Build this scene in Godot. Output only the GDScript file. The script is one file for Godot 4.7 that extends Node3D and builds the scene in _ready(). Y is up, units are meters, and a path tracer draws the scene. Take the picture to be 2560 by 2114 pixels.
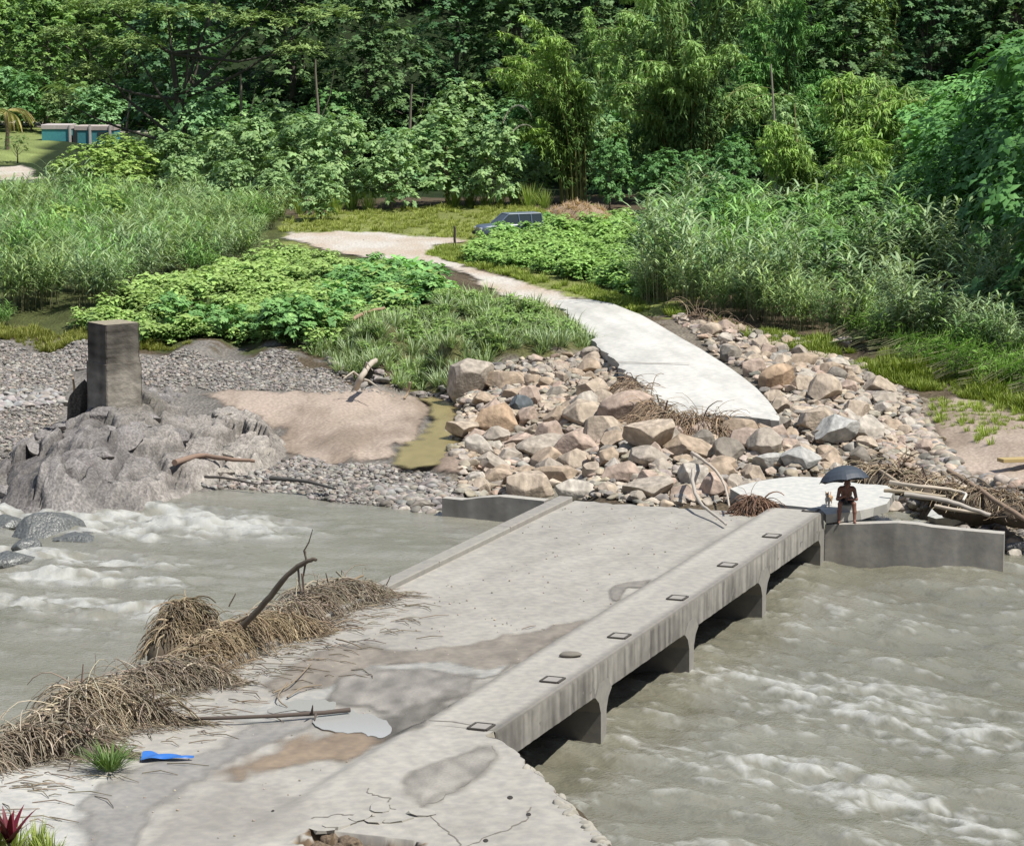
extends Node3D
# A washed-out river ford: a low concrete bridge, heaps of boulders, a broken road and a green valley behind.

const FOCAL := 2700.0                       # of the lens, in pixels of a 1024 px wide picture
const EYE := Vector3(0, 14.2, 0)            # the camera stands 14.2 m above the bridge deck (y = 0)
const TILT := 0.147984
const WATER_LOW := -1.65                     # below the bridge
const WATER_HIGH := -0.7                    # dammed up above the bridge
const END := Vector3(8.97, 0, -76.61)       # far right corner of the bridge; s runs along it (0 .. -26), n across (-8.1 .. 0)
const ALONG := Vector3(0.35775, 0, -0.93382)
const LEAF := 1.25
const ACROSS := Vector3(0.93382, 0, 0.35775)

var used := {}
var rng := RandomNumberGenerator.new()
var n1 := FastNoiseLite.new()
var n2 := FastNoiseLite.new()
var n3 := FastNoiseLite.new()
var n4 := FastNoiseLite.new()
var mats := {}
var tex := {}
var cp := PackedVector3Array()
var shore := PackedVector2Array()      # the land side of the waterline above the bridge
var wall_at := Vector3.ZERO      # the right wing wall: a point on it, its direction and its back
var wall_dir := Vector3.RIGHT
var wall_back := Vector3.FORWARD

# ---------------------------------------------------------------- mesh building
class MB:
	var v := PackedVector3Array()
	var n := PackedVector3Array()
	var c := PackedColorArray()
	var i := PackedInt32Array()

	func tri(a: Vector3, b: Vector3, d: Vector3, col: Color) -> void:
		var nn := (d - a).cross(b - a).normalized()
		var k := v.size()
		v.append(a); v.append(b); v.append(d)
		for q in 3:
			n.append(nn); c.append(col)
		i.append(k); i.append(k + 1); i.append(k + 2)

	func quad(a: Vector3, b: Vector3, d: Vector3, e: Vector3, col: Color) -> void:   # clockwise seen from the front
		var nn := (d - a).cross(b - a).normalized()
		var k := v.size()
		v.append(a); v.append(b); v.append(d); v.append(e)
		for q in 4:
			n.append(nn); c.append(col)
		i.append(k); i.append(k + 1); i.append(k + 2); i.append(k); i.append(k + 2); i.append(k + 3)

	func box(at: Vector3, x: Vector3, y: Vector3, z: Vector3, col: Color, ch := 0.0) -> void:   # half axes
		for f in [[x, y, z], [y, z, x], [z, x, y]]:
			for s in [1.0, -1.0]:
				var o: Vector3 = at + f[2] * s
				var p: Vector3 = f[0] * s
				var q: Vector3 = f[1]
				if ch > 0.0:
					p -= p.normalized() * ch
					q -= q.normalized() * ch
				quad(o - p - q, o - p + q, o + p + q, o + p - q, col)
		if ch > 0.0:
			var ax := [x, y, z]
			for k in 3:
				var a: Vector3 = ax[k]
				var b: Vector3 = ax[(k + 1) % 3]
				var d: Vector3 = ax[(k + 2) % 3]
				var dd := d - d.normalized() * ch
				for sa in [1.0, -1.0]:
					for sb in [1.0, -1.0]:
						var p1: Vector3 = at + a * sa + (b - b.normalized() * ch) * sb
						var p2: Vector3 = at + (a - a.normalized() * ch) * sa + b * sb
						if sa * sb > 0.0:
							quad(p1 - dd, p1 + dd, p2 + dd, p2 - dd, col)
						else:
							quad(p1 - dd, p2 - dd, p2 + dd, p1 + dd, col)

	func leaf(p: Vector3, d: Vector3, side: Vector3, L: float, W: float, col: Color) -> void:
		var nn := side.cross(d)
		var k := v.size()
		v.append(p)
		v.append(p + d * (L * 0.42) + side * (W * 0.5) - nn * (W * 0.12))
		v.append(p + d * L - nn * (L * 0.10))
		v.append(p + d * (L * 0.42) - side * (W * 0.5) - nn * (W * 0.12))
		n.append(nn); n.append((nn + side * 0.3).normalized()); n.append((nn + d * 0.25).normalized()); n.append((nn - side * 0.3).normalized())
		for q in 4:
			c.append(col)
		i.append(k); i.append(k + 2); i.append(k + 1); i.append(k); i.append(k + 3); i.append(k + 2)

	func bent(p: Vector3, d: Vector3, up: Vector3, L: float, W: float, droop: float, col: Color) -> void:   # a leaf that rises and hangs over
		var side := d.cross(up).normalized()
		var m := p + d * (L * 0.5)
		var d2 := (d - up * droop).normalized()
		var e := m + d2 * (L * 0.5)
		var n1 := side.cross(d).normalized()
		var n2 := side.cross(d2).normalized()
		var k := v.size()
		v.append(p); v.append(m + side * (W * 0.5) - n1 * (W * 0.1)); v.append(m - side * (W * 0.5) - n1 * (W * 0.1)); v.append(e)
		n.append(n1); n.append((n1 + n2 + side * 0.4).normalized()); n.append((n1 + n2 - side * 0.4).normalized()); n.append(n2)
		for q in 4:
			c.append(col)
		i.append(k); i.append(k + 2); i.append(k + 1); i.append(k + 1); i.append(k + 2); i.append(k + 3)

	func strap(p: Vector3, d: Vector3, L: float, W: float, droop: float, segs: int, col: Color) -> void:   # arching blade
		var k := v.size()
		var dir := d
		var at := p
		var side := d.cross(Vector3.UP)
		side = side.normalized() if side.length() > 0.01 else Vector3.RIGHT
		for s in segs + 1:
			var t := float(s) / segs
			var w := W * 0.5 * (1.0 - t * t) if s > 0 else W * 0.3
			var nn := side.cross(dir).normalized()
			v.append(at + side * w); v.append(at - side * w)
			n.append((nn + side * 0.25).normalized()); n.append((nn - side * 0.25).normalized())
			c.append(col); c.append(col)
			at += dir * (L / segs)
			dir = (dir + Vector3.DOWN * (droop * (0.4 + t))).normalized()
		for s in segs:
			var q := k + s * 2
			i.append(q); i.append(q + 1); i.append(q + 2); i.append(q + 1); i.append(q + 3); i.append(q + 2)

	func tube(pts: PackedVector3Array, r: PackedFloat32Array, sides: int, col: Color, cap := true) -> void:
		var k := v.size()
		var m := pts.size()
		var ref := Vector3(0.31, 0.11, 0.94)
		for q in m:
			var t := (pts[mini(q + 1, m - 1)] - pts[maxi(q - 1, 0)]).normalized()
			var a := t.cross(ref)
			if a.length() < 0.1:
				a = t.cross(Vector3.RIGHT)
			a = a.normalized()
			var b := t.cross(a)
			for e in sides:
				var g := TAU * e / sides
				var o := a * cos(g) + b * sin(g)
				v.append(pts[q] + o * r[q]); n.append(o); c.append(col)
		for q in m - 1:
			for e in sides:
				var e2 := (e + 1) % sides
				var a1 := k + q * sides + e
				var a2 := k + q * sides + e2
				i.append(a1); i.append(a1 + sides); i.append(a2)
				i.append(a2); i.append(a1 + sides); i.append(a2 + sides)
		if cap:
			for q in [0, m - 1]:
				var kk := v.size()
				var t2 := (pts[1] - pts[0]).normalized() if q == 0 else (pts[m - 1] - pts[m - 2]).normalized()
				v.append(pts[q]); n.append(-t2 if q == 0 else t2); c.append(col)
				for e in sides:
					v.append(v[k + q * sides + e]); n.append(-t2 if q == 0 else t2); c.append(col)
				for e in sides:
					if q == 0:
						i.append(kk); i.append(kk + 1 + e); i.append(kk + 1 + (e + 1) % sides)
					else:
						i.append(kk); i.append(kk + 1 + (e + 1) % sides); i.append(kk + 1 + e)

	func lathe(at: Vector3, axis: Vector3, prof: PackedVector2Array, sides: int, col: Color) -> void:   # (radius, along)
		var a := axis.cross(Vector3(0.3, 0.2, 0.9)).normalized()
		var b := axis.cross(a)
		for q in prof.size() - 1:
			for e in sides:
				var g := TAU * e / sides
				var h := TAU * (e + 1) / sides
				var o1 := a * cos(g) + b * sin(g)
				var o2 := a * cos(h) + b * sin(h)
				quad(at + o1 * prof[q].x + axis * prof[q].y, at + o1 * prof[q + 1].x + axis * prof[q + 1].y, at + o2 * prof[q + 1].x + axis * prof[q + 1].y, at + o2 * prof[q].x + axis * prof[q].y, col)

	func grid(nu: int, nv: int, pts: PackedVector3Array, cols: PackedColorArray) -> void:   # rows of nu points, smooth
		var k := v.size()
		var nn := PackedVector3Array()
		nn.resize(nu * nv)
		for a in nv:
			for b in nu:
				var dx := pts[a * nu + mini(b + 1, nu - 1)] - pts[a * nu + maxi(b - 1, 0)]
				var dz := pts[mini(a + 1, nv - 1) * nu + b] - pts[maxi(a - 1, 0) * nu + b]
				nn[a * nu + b] = dx.cross(dz).normalized()
		var flip := nn[(nv / 2) * nu + nu / 2].y < 0.0
		if flip:
			for q in nn.size():
				nn[q] = -nn[q]
		v.append_array(pts); n.append_array(nn); c.append_array(cols)
		for a in nv - 1:
			for b in nu - 1:
				var p := k + a * nu + b
				if flip:
					i.append(p); i.append(p + 1); i.append(p + nu); i.append(p + 1); i.append(p + nu + 1); i.append(p + nu)
				else:
					i.append(p); i.append(p + nu); i.append(p + 1); i.append(p + 1); i.append(p + nu); i.append(p + nu + 1)

	func smooth_from(k0: int) -> void:   # smooth normals for what was added since vertex k0, by shared indices
		for q in range(k0, v.size()):
			n[q] = Vector3.ZERO
		for t in range(0, i.size(), 3):
			if i[t] >= k0:
				var f := (v[i[t + 2]] - v[i[t]]).cross(v[i[t + 1]] - v[i[t]])
				n[i[t]] += f; n[i[t + 1]] += f; n[i[t + 2]] += f
		for q in range(k0, v.size()):
			n[q] = n[q].normalized()

	func mesh() -> ArrayMesh:
		var a := []
		a.resize(Mesh.ARRAY_MAX)
		a[Mesh.ARRAY_VERTEX] = v; a[Mesh.ARRAY_NORMAL] = n; a[Mesh.ARRAY_COLOR] = c; a[Mesh.ARRAY_INDEX] = i
		var m := ArrayMesh.new()
		m.add_surface_from_arrays(Mesh.PRIMITIVE_TRIANGLES, a)
		return m

# ---------------------------------------------------------------- nodes
func numbered(called: String) -> String:
	var k: int = used.get(called, 0)
	used[called] = k + 1
	return called if k == 0 else "%s_%03d" % [called, k]

func tag(o: Node3D, label: String, category := "", group := "", kind := "") -> void:
	o.set_meta("label", label)
	if category: o.set_meta("category", category)
	if group: o.set_meta("group", group)
	if kind: o.set_meta("kind", kind)

func thing(called: String, at: Vector3, label: String, category: String, group := "", turn := 0.0) -> Node3D:
	var o := Node3D.new()
	o.name = numbered(called)
	add_child(o, true)
	o.position = at
	o.rotation.y = turn
	tag(o, label, category, group)
	return o

func part(called: String, m: Mesh, mat: Material, parent: Node3D) -> MeshInstance3D:
	var o := MeshInstance3D.new()
	var k := 0
	for ch in parent.get_children():
		if ch.name == called or ch.name.begins_with(called + "_0"):
			k += 1
	o.name = called if k == 0 else "%s_%03d" % [called, k]
	o.mesh = m
	o.material_override = mat
	parent.add_child(o, true)
	return o

func single(called: String, m: Mesh, mat: Material, at: Vector3, label: String, category: String, group := "") -> MeshInstance3D:
	var o := MeshInstance3D.new()
	o.name = numbered(called)
	o.mesh = m
	o.material_override = mat
	add_child(o, true)
	o.position = at
	tag(o, label, category, group)
	return o

func setting(called: String, m: Mesh, mat: Material, label := "", category := "") -> MeshInstance3D:
	var o := MeshInstance3D.new()
	o.name = numbered(called)
	o.mesh = m
	o.material_override = mat
	add_child(o, true)
	tag(o, label, category, "", "structure")
	return o

func mass(called: String, m: Mesh, mat: Material, places: Array, tints: Array, label: String, category: String, parent: Node3D = null) -> void:   # what nobody could count
	var mm := MultiMesh.new()
	mm.transform_format = MultiMesh.TRANSFORM_3D
	mm.use_colors = true
	mm.mesh = m
	mm.instance_count = places.size()
	for k in places.size():
		mm.set_instance_transform(k, places[k])
		mm.set_instance_color(k, tints[k])
	var o := MultiMeshInstance3D.new()
	o.multimesh = mm
	o.material_override = mat
	o.name = numbered(called)
	if parent: parent.add_child(o, true)
	else: add_child(o, true)
	o.set_meta("kind", "stuff")
	if not parent: tag(o, label, category, "", "stuff")

# ---------------------------------------------------------------- materials
func surf(key: String, tint := Color(1, 1, 1), rough := 0.9, albedo: Texture2D = null, scale := 0.3, bump: Texture2D = null, bump_cm := 1.0, spec := 0.5) -> StandardMaterial3D:
	if mats.has(key): return mats[key]
	var m := StandardMaterial3D.new()
	m.resource_name = key
	m.vertex_color_use_as_albedo = true
	m.albedo_color = tint.linear_to_srgb()
	m.roughness = rough
	m.metallic_specular = spec
	if albedo:
		m.albedo_texture = albedo
	if bump:
		m.heightmap_enabled = true
		m.heightmap_texture = bump
		m.heightmap_scale = bump_cm
	if albedo or bump:
		m.uv1_triplanar = true
		m.uv1_world_triplanar = true
		m.uv1_scale = Vector3.ONE * scale
	mats[key] = m
	return m

func leafy(key: String, tint := Color(1, 1, 1), back := 0.5, rough := 0.55) -> StandardMaterial3D:
	if mats.has(key): return mats[key]
	var m := surf(key, Color(tint.r * LEAF, tint.g * LEAF, tint.b * LEAF), rough, null, 1.0, null, 1.0, 0.28)
	m.backlight_enabled = true
	m.backlight = Color(0.92 * back, 1.0 * back, 0.5 * back).linear_to_srgb()
	m.cull_mode = BaseMaterial3D.CULL_DISABLED
	return m

func noise_tex(key: String, freq: float, lo: float, hi: float, seed_ := 1, kind := FastNoiseLite.TYPE_SIMPLEX_SMOOTH, oct := 5, warm := Vector3.ONE) -> NoiseTexture2D:
	if tex.has(key): return tex[key]
	var f := FastNoiseLite.new()
	f.noise_type = kind
	f.seed = seed_
	f.frequency = freq
	f.fractal_octaves = oct
	var t := NoiseTexture2D.new()
	t.width = 512; t.height = 512
	t.seamless = true
	t.noise = f
	var g := Gradient.new()
	var a := Color(lo, lo, lo)
	var b := Color(minf(1.0, hi * warm.x), minf(1.0, hi * warm.y), minf(1.0, hi * warm.z))
	g.set_color(0, a); g.set_color(1, b)
	g.set_offset(0, 0.15); g.set_offset(1, 0.85)
	t.color_ramp = g
	tex[key] = t
	return t

# ---------------------------------------------------------------- places
func spot(u: float, v: float, y := 0.0) -> Vector3:        # where the line of sight through a picture point meets the level y
	var a := (u - 512.0) / FOCAL
	var b := (422.5 - v) / FOCAL
	var d := Vector3(a, b * cos(TILT) - sin(TILT), -(cos(TILT) + b * sin(TILT)))
	return EYE + d * ((y - EYE.y) / d.y)

func away(u: float, depth: float, v := 100.0) -> Vector3:         # a place on the ground that far off
	var a := (u - 512.0) / FOCAL
	var b := (422.5 - v) / FOCAL
	var x := a * depth / (cos(TILT) + b * sin(TILT))
	return Vector3(x, land(x, -depth), -depth)

func lie(u: float, v: float) -> Vector3:                   # the ground there
	var d := (spot(u, v, -20.0) - EYE)
	d /= -d.z
	var t0 := 40.0
	var t1 := 40.0
	while t1 < 420.0:
		var p := EYE + d * t1
		if p.y < land(p.x, p.z): break
		t0 = t1
		t1 *= 1.06
	for k in 9:
		var m := (t0 + t1) * 0.5
		var p := EYE + d * m
		if p.y < land(p.x, p.z): t1 = m
		else: t0 = m
	var q := EYE + d * t0
	q.y = land(q.x, q.z)
	return q

func ring(px: Array, y := 1000.0) -> PackedVector2Array:    # an outline on the ground, as (x, z)
	var r := PackedVector2Array()
	for k in range(0, px.size(), 2):
		var p := lie(px[k], px[k + 1]) if y > 900.0 else spot(px[k], px[k + 1], y)
		r.append(Vector2(p.x, p.z))
	return r

func br(s: float, n: float, y: float) -> Vector3:
	return Vector3(END.x + ALONG.x * s + ACROSS.x * n, y, END.z + ALONG.z * s + ACROSS.z * n)

func sn(p: Vector3) -> Vector2:
	var d := p - END
	return Vector2(d.x * ALONG.x + d.z * ALONG.z, d.x * ACROSS.x + d.z * ACROSS.z)

func land(x: float, z: float) -> float:
	var s := 0.0
	var w := 0.0
	var zz := z * 0.35
	for p in cp:
		var dx := p.x - x
		var dz := p.z - zz
		var d := dx * dx + dz * dz + 0.12
		var k := 1.0 / (d * d)
		s += k * p.y
		w += k
	var y := s / w
	if shore.size() and x < 6.0 and z < -72.0 and z > -112.0:
		var at := Vector2(x, z)
		var d := 1e9
		for q in 13:
			var c := Geometry2D.get_closest_point_to_segment(at, shore[q], shore[q + 1])
			d = minf(d, Vector2(x - c.x, (z - c.y) * 0.5).length())
		if not Geometry2D.is_point_in_polygon(at, shore): d = -d
		var t := WATER_HIGH - 0.04 + 0.11 * clampf(d, 0.0, 3.5) + 0.45 * clampf(d, -2.0, 0.0)
		y = lerpf(t, y, smoothstep(1.2, 3.2, absf(d)) if d > 0.0 else smoothstep(2.0, 4.0, -d))
		if d > 0.6: y = maxf(y, WATER_HIGH + 0.06)
	var start := lerpf(212.0, 305.0, smoothstep(-24.0, -42.0, x))
	var far := -z - start
	if far > 0.0:
		y += far * 0.38 * smoothstep(0.0, 25.0, far)
	if z > -45.0:
		y = maxf(y, (45.0 + z) * 0.28 - 1.2)
	return y

func soften(p: Vector3, amp: float) -> float:
	return n2.get_noise_2d(p.x * 6.0, p.z * 6.0) * amp

func unit() -> Vector3:
	var a := rng.randf() * TAU
	var h := rng.randf_range(-1, 1)
	var r := sqrt(1.0 - h * h)
	return Vector3(r * cos(a), h, r * sin(a))

func rand_in(poly: PackedVector2Array) -> Vector2:
	var lo := poly[0]
	var hi := poly[0]
	for p in poly:
		lo = lo.min(p); hi = hi.max(p)
	for k in 200:
		var q := Vector2(rng.randf_range(lo.x, hi.x), rng.randf_range(lo.y, hi.y))
		if Geometry2D.is_point_in_polygon(q, poly): return q
	return (lo + hi) * 0.5

func among(value: float, limits: Array, words: Array) -> String:    # the word for the range a value falls into
	for k in limits.size():
		if value < limits[k]: return words[k]
	return words[-1]

func seen_u(p: Vector3) -> float:
	return 512.0 + p.x / -p.z * FOCAL

func shade(c: Color, a: float) -> Color:
	return Color(c.r * a, c.g * a, c.b * a)

func vary(c: Color, a: float) -> Color:
	var k := 1.0 + rng.randf_range(-a, a)
	return Color(c.r * k * (1.0 + rng.randf_range(-a, a) * 0.35), c.g * k, c.b * k * (1.0 + rng.randf_range(-a, a) * 0.35))

func drape(called: String, poly: PackedVector2Array, res: float, lift: float, mat: Material, paint: Callable, label: String, rough := 0.3) -> void:
	var lo := poly[0]
	var hi := poly[0]
	for p in poly:
		lo = lo.min(p); hi = hi.max(p)
	lo -= Vector2(rough, rough * 3.0); hi += Vector2(rough, rough * 3.0)
	var rz := res * 2.0
	var nu := int((hi.x - lo.x) / res) + 2
	var nv := int((hi.y - lo.y) / rz) + 2
	var b := MB.new()
	for a in nv:
		for k in nu:
			var x := lo.x + k * res
			var z := lo.y + a * rz
			var d := edge_depth(Vector2(x, z), poly, 0.45) + (n2.get_noise_2d(x * 9.0, z * 4.0) + 0.6 * n3.get_noise_2d(x * 12.0, z * 5.0)) * rough
			var c: Color = paint.call(x, z)
			c.a = smoothstep(-rough * 0.35, rough * 0.35, d)
			b.v.append(Vector3(x, ground(x, z) + lift, z)); b.n.append(Vector3.UP); b.c.append(c)
	for a in nv - 1:
		for k in nu - 1:
			var q := a * nu + k
			if b.c[q].a + b.c[q + 1].a + b.c[q + nu].a + b.c[q + nu + 1].a < 0.02: continue
			b.i.append_array(PackedInt32Array([q, q + 1, q + nu, q + 1, q + nu + 1, q + nu]))
	b.smooth_from(0)
	setting(called, b.mesh(), mat, label)

func ground(x: float, z: float) -> float:   # the land with its small unevenness
	return land(x, z) + n2.get_noise_2d(x * 3.0, z * 3.0) * 0.08 + n3.get_noise_2d(x * 14.0, z * 14.0) * 0.04

# ---------------------------------------------------------------- plants
func frame(d: Vector3) -> Vector3:      # a side for a leaf that points along d, turned a little
	var s := d.cross(Vector3.UP)
	if s.length() < 0.05: s = Vector3.RIGHT
	s = s.normalized()
	return (s + unit() * 0.35).normalized()

func whorl(b: MB, at: Vector3, axis: Vector3, n: int, L: float, W: float, droop: float, col: Color) -> void:   # a rosette of hanging leaves at the end of a twig
	var a := axis.cross(Vector3(0.37, 0.2, 0.9)).normalized()
	var c := axis.cross(a)
	var g0 := rng.randf() * TAU
	n = rng.randi_range(maxi(3, n - 4), n + 1)
	droop *= rng.randf_range(0.5, 1.3)
	for k in n:
		var g := g0 + TAU * k / n + rng.randf_range(-0.3, 0.3)
		var d := (a * cos(g) + c * sin(g) + axis * rng.randf_range(0.0, 0.55)).normalized()
		b.bent(at - axis * rng.randf() * L * 0.35, d, axis, L * rng.randf_range(0.7, 1.15), W * rng.randf_range(0.8, 1.2), droop, vary(col, 0.15))

func crown(seed_: int, lumps: Array, sprays: int, per: int, L: float, W: float, c1: Color, c2: Color, droop: float, spread := 0.6) -> ArrayMesh:
	# lumps: [centre, radii]; leaves stand in rosettes near the skin of the lumps
	rng.seed = seed_
	var b := MB.new()
	var total := 0.0
	for l in lumps: total += l[1].x * l[1].y
	for l in lumps:
		var many := int(sprays * l[1].x * l[1].y / total)
		var ce: Vector3 = l[0]
		var ra: Vector3 = l[1]
		for k in many:
			var o := unit()
			if o.y < -0.35: o.y *= -0.6
			o = o.normalized()
			var wob := 1.0 + 0.22 * n1.get_noise_3d(o.x * 90.0 + seed_ * 31.0, o.y * 90.0 + ce.x * 20.0, o.z * 90.0)
			var at := ce + o * ra * (wob * (1.0 - 0.45 * pow(rng.randf(), 2.0)))
			var out := (o / ra).normalized()
			var base := c1.lerp(c2, rng.randf())
			whorl(b, at, (out * spread + Vector3.UP * 0.75 + unit() * 0.25).normalized(), per, L * rng.randf_range(0.75, 1.2), W, droop, base)
	return b.mesh()

func limbs(seed_: int, height: float, r: float, lumps: Array, col: Color, lean := Vector3.ZERO) -> ArrayMesh:
	rng.seed = seed_ + 77
	var b := MB.new()
	var top := lean * height + Vector3.UP * height * 0.62
	var pts := PackedVector3Array()
	var rr := PackedFloat32Array()
	for k in 7:
		var t := k / 6.0
		pts.append(top * t + Vector3(sin(t * 5.0 + seed_) * 0.18, 0, cos(t * 4.0 + seed_) * 0.18) * height * 0.08 + Vector3.DOWN * (0.5 if k == 0 else 0.0))
		rr.append(r * (1.35 if k == 0 else 1.0) * lerpf(1.0, 0.45, t))
	b.tube(pts, rr, 7, col)
	for l in lumps:
		var from := pts[rng.randi_range(2, 6)]
		var to: Vector3 = l[0]
		var p2 := PackedVector3Array()
		var r2 := PackedFloat32Array()
		for k in 5:
			var t := k / 4.0
			p2.append(from.lerp(to, t) + Vector3.UP * sin(t * PI) * -0.12 * from.distance_to(to) * 0.5 + unit() * 0.06 * from.distance_to(to) * t * (1 - t))
			r2.append(r * 0.42 * lerpf(1.0, 0.2, t))
		b.tube(p2, r2, 5, col)
	return b.mesh()

func lumps_for(seed_: int, height: float, width: float, count: int, low := 0.25) -> Array:
	rng.seed = seed_ + 5
	var r := []
	for k in count:
		var t := (k + 0.5) / count
		var y := height * lerpf(low, 0.86, t)
		var reach := width * 0.5 * (0.85 - 0.55 * pow(absf(t - 0.35) / 0.65, 2.0))
		var a := k * 2.4 + rng.randf() * 0.9
		var s := rng.randf_range(0.22, 0.34)
		r.append([Vector3(cos(a) * reach * 0.7, y, sin(a) * reach * 0.7), Vector3(width * s, height * s * 0.62, width * s)])
	return r

func bamboo(seed_: int, height: float, culms: int, lean: Vector3, c1: Color, c2: Color, spread: float) -> Array:
	rng.seed = seed_
	var b := MB.new()
	var st := MB.new()
	var plumes := maxi(3, culms / 9)
	for k in culms:
		var pg := float(k % plumes)
		var a := TAU * pg / plumes + sin(pg * 7.1) * 0.5 + rng.randfn(0.0, 0.22)
		var out := Vector3(cos(a), 0, sin(a))
		var h := height * (0.72 + 0.28 * sin(pg * 2.3 + seed_)) * rng.randf_range(0.8, 1.05)
		var foot := out * rng.randf() * 0.9
		var bend := spread * rng.randf_range(0.55, 1.1)
		var pts := PackedVector3Array()
		var rr := PackedFloat32Array()
		for q in 13:
			var t := q / 12.0
			var y := h * (t - 0.26 * pow(t, 4.0) * (0.3 + bend / spread))
			pts.append(foot + out * bend * pow(t, 2.4) + lean * h * t * t + Vector3.UP * y)
			rr.append(0.055 * (1.0 - 0.85 * t))
		st.tube(pts, rr, 4, Color(0.16, 0.17, 0.05))
		var n := 26
		for q in n:
			var t := lerpf(0.24, 1.0, pow(float(q) / n, 0.8))
			var f := t * 11.99
			var p := pts[int(f)].lerp(pts[int(f) + 1], f - int(f))
			var side := unit()
			side.y = absf(side.y) * 0.3
			var reach := (0.35 + 1.0 * sin(t * PI * 0.95)) * rng.randf_range(0.5, 1.0)
			var base := c1.lerp(c2, clampf((t - 0.3) * 1.3 + rng.randf_range(-0.3, 0.25), 0, 1))
			for e in 15:
				var g := rng.randf()
				var w := p + side * reach * g + Vector3.DOWN * g * g * reach * 0.55
				var d := (side * 0.6 + unit() * 0.7 + Vector3.DOWN * 0.65).normalized()
				b.leaf(w, d, frame(d), rng.randf_range(0.24, 0.46), rng.randf_range(0.06, 0.1), vary(base, 0.18))
	return [b.mesh(), st.mesh()]

func canes(seed_: int, stems: int, height: float, spread: float, c1: Color, c2: Color, per := 13, L := 0.75, W := 0.065, lean := Vector3.ZERO) -> Array:
	rng.seed = seed_
	var b := MB.new()
	var st := MB.new()
	for k in stems:
		var a := rng.randf() * TAU
		var out := Vector3(cos(a), 0, sin(a))
		var h := height * rng.randf_range(0.55, 1.0)
		var foot := out * sqrt(rng.randf()) * spread
		var tip := out * h * rng.randf_range(0.02, 0.28) + lean * h
		var pts := PackedVector3Array()
		var rr := PackedFloat32Array()
		for q in 6:
			var t := q / 5.0
			pts.append(foot + tip * t * t + Vector3.UP * h * t * (1.0 - 0.08 * t))
			rr.append(0.016 * (1.0 - 0.7 * t))
		st.tube(pts, rr, 3, Color(0.2, 0.2, 0.1), false)
		var base := c1.lerp(c2, rng.randf())
		for q in per:
			var t := lerpf(0.3, 1.0, (q + rng.randf()) / per)
			var f := minf(t, 0.999) * 5.0
			var p := pts[int(f)].lerp(pts[int(f) + 1], f - int(f))
			var g := rng.randf() * TAU
			var d := (Vector3(cos(g), 0.75, sin(g)) + lean).normalized()
			b.strap(p, d, L * rng.randf_range(0.6, 1.15), W * rng.randf_range(0.7, 1.2), 0.55, 4, vary(base, 0.2))
	return [b.mesh(), st.mesh()]

func tuft(seed_: int, blades: int, L: float, W: float, c1: Color, c2: Color, droop := 0.3, open := 0.7) -> ArrayMesh:
	rng.seed = seed_
	var b := MB.new()
	for k in blades:
		var g := rng.randf() * TAU
		var o := Vector3(cos(g), 0, sin(g))
		var d := (o * rng.randf_range(0.1, open) + Vector3.UP).normalized()
		b.strap(o * rng.randf() * L * 0.25, d, L * rng.randf_range(0.5, 1.1), W, droop, 3, vary(c1.lerp(c2, rng.randf()), 0.15))
	return b.mesh()

func herb(seed_: int, h: float, leaves: int, L: float, W: float, c1: Color, c2: Color) -> ArrayMesh:
	rng.seed = seed_
	var b := MB.new()
	for k in leaves / 6:
		var g := rng.randf() * TAU
		var o := Vector3(cos(g), 0, sin(g))
		var y := h * rng.randf_range(0.35, 1.0)
		whorl(b, o * sqrt(rng.randf()) * h * 0.6 + Vector3.UP * y, (Vector3.UP + o * 0.5 * rng.randf()).normalized(), 6, L * rng.randf_range(0.7, 1.2), W, 0.7, c1.lerp(c2, rng.randf()))
	return b.mesh()

func frond(b: MB, at: Vector3, dir: Vector3, L: float, leaflet: float, col: Color, droop := 0.16) -> void:
	var d := dir.normalized()
	var p := at
	var pts := PackedVector3Array()
	var rr := PackedFloat32Array()
	for k in 12:
		pts.append(p); rr.append(0.03 * (1.0 - k / 13.0))
		var s := d.cross(Vector3.UP).normalized()
		for w in [-1.0, 1.0]:
			if k > 1:
				var e: Vector3 = (s * w + d * 0.7 + Vector3.DOWN * 0.45).normalized()
				for g in 2:
					b.leaf(p + d * g * L / 24.0, e, d.cross(e).normalized(), leaflet * (1.0 - 0.5 * absf(k - 5) / 7.0), 0.07 * L / 3.0, vary(col, 0.2))
		p += d * (L / 12.0)
		d = (d + Vector3.DOWN * droop).normalized()
	b.tube(pts, rr, 4, shade(col, 0.8), false)

# a plant of two meshes: crown and trunk
func plant(called: String, meshes: Array, m1: Material, m2: Material, at: Vector3, size: float, turn: float, label: String, category: String, group: String, names := ["crown", "trunk"], stretch := 1.0) -> Node3D:
	var o := thing(called, at, label, category, group, turn)
	var a := part(names[0], meshes[0], m1, o)
	var b := part(names[1], meshes[1], m2, o)
	for q in [a, b]:
		q.scale = Vector3(size, size * stretch, size)
	return o

# ---------------------------------------------------------------- stones
var ball := []   # icospheres by fineness: [points, indices]

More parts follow.
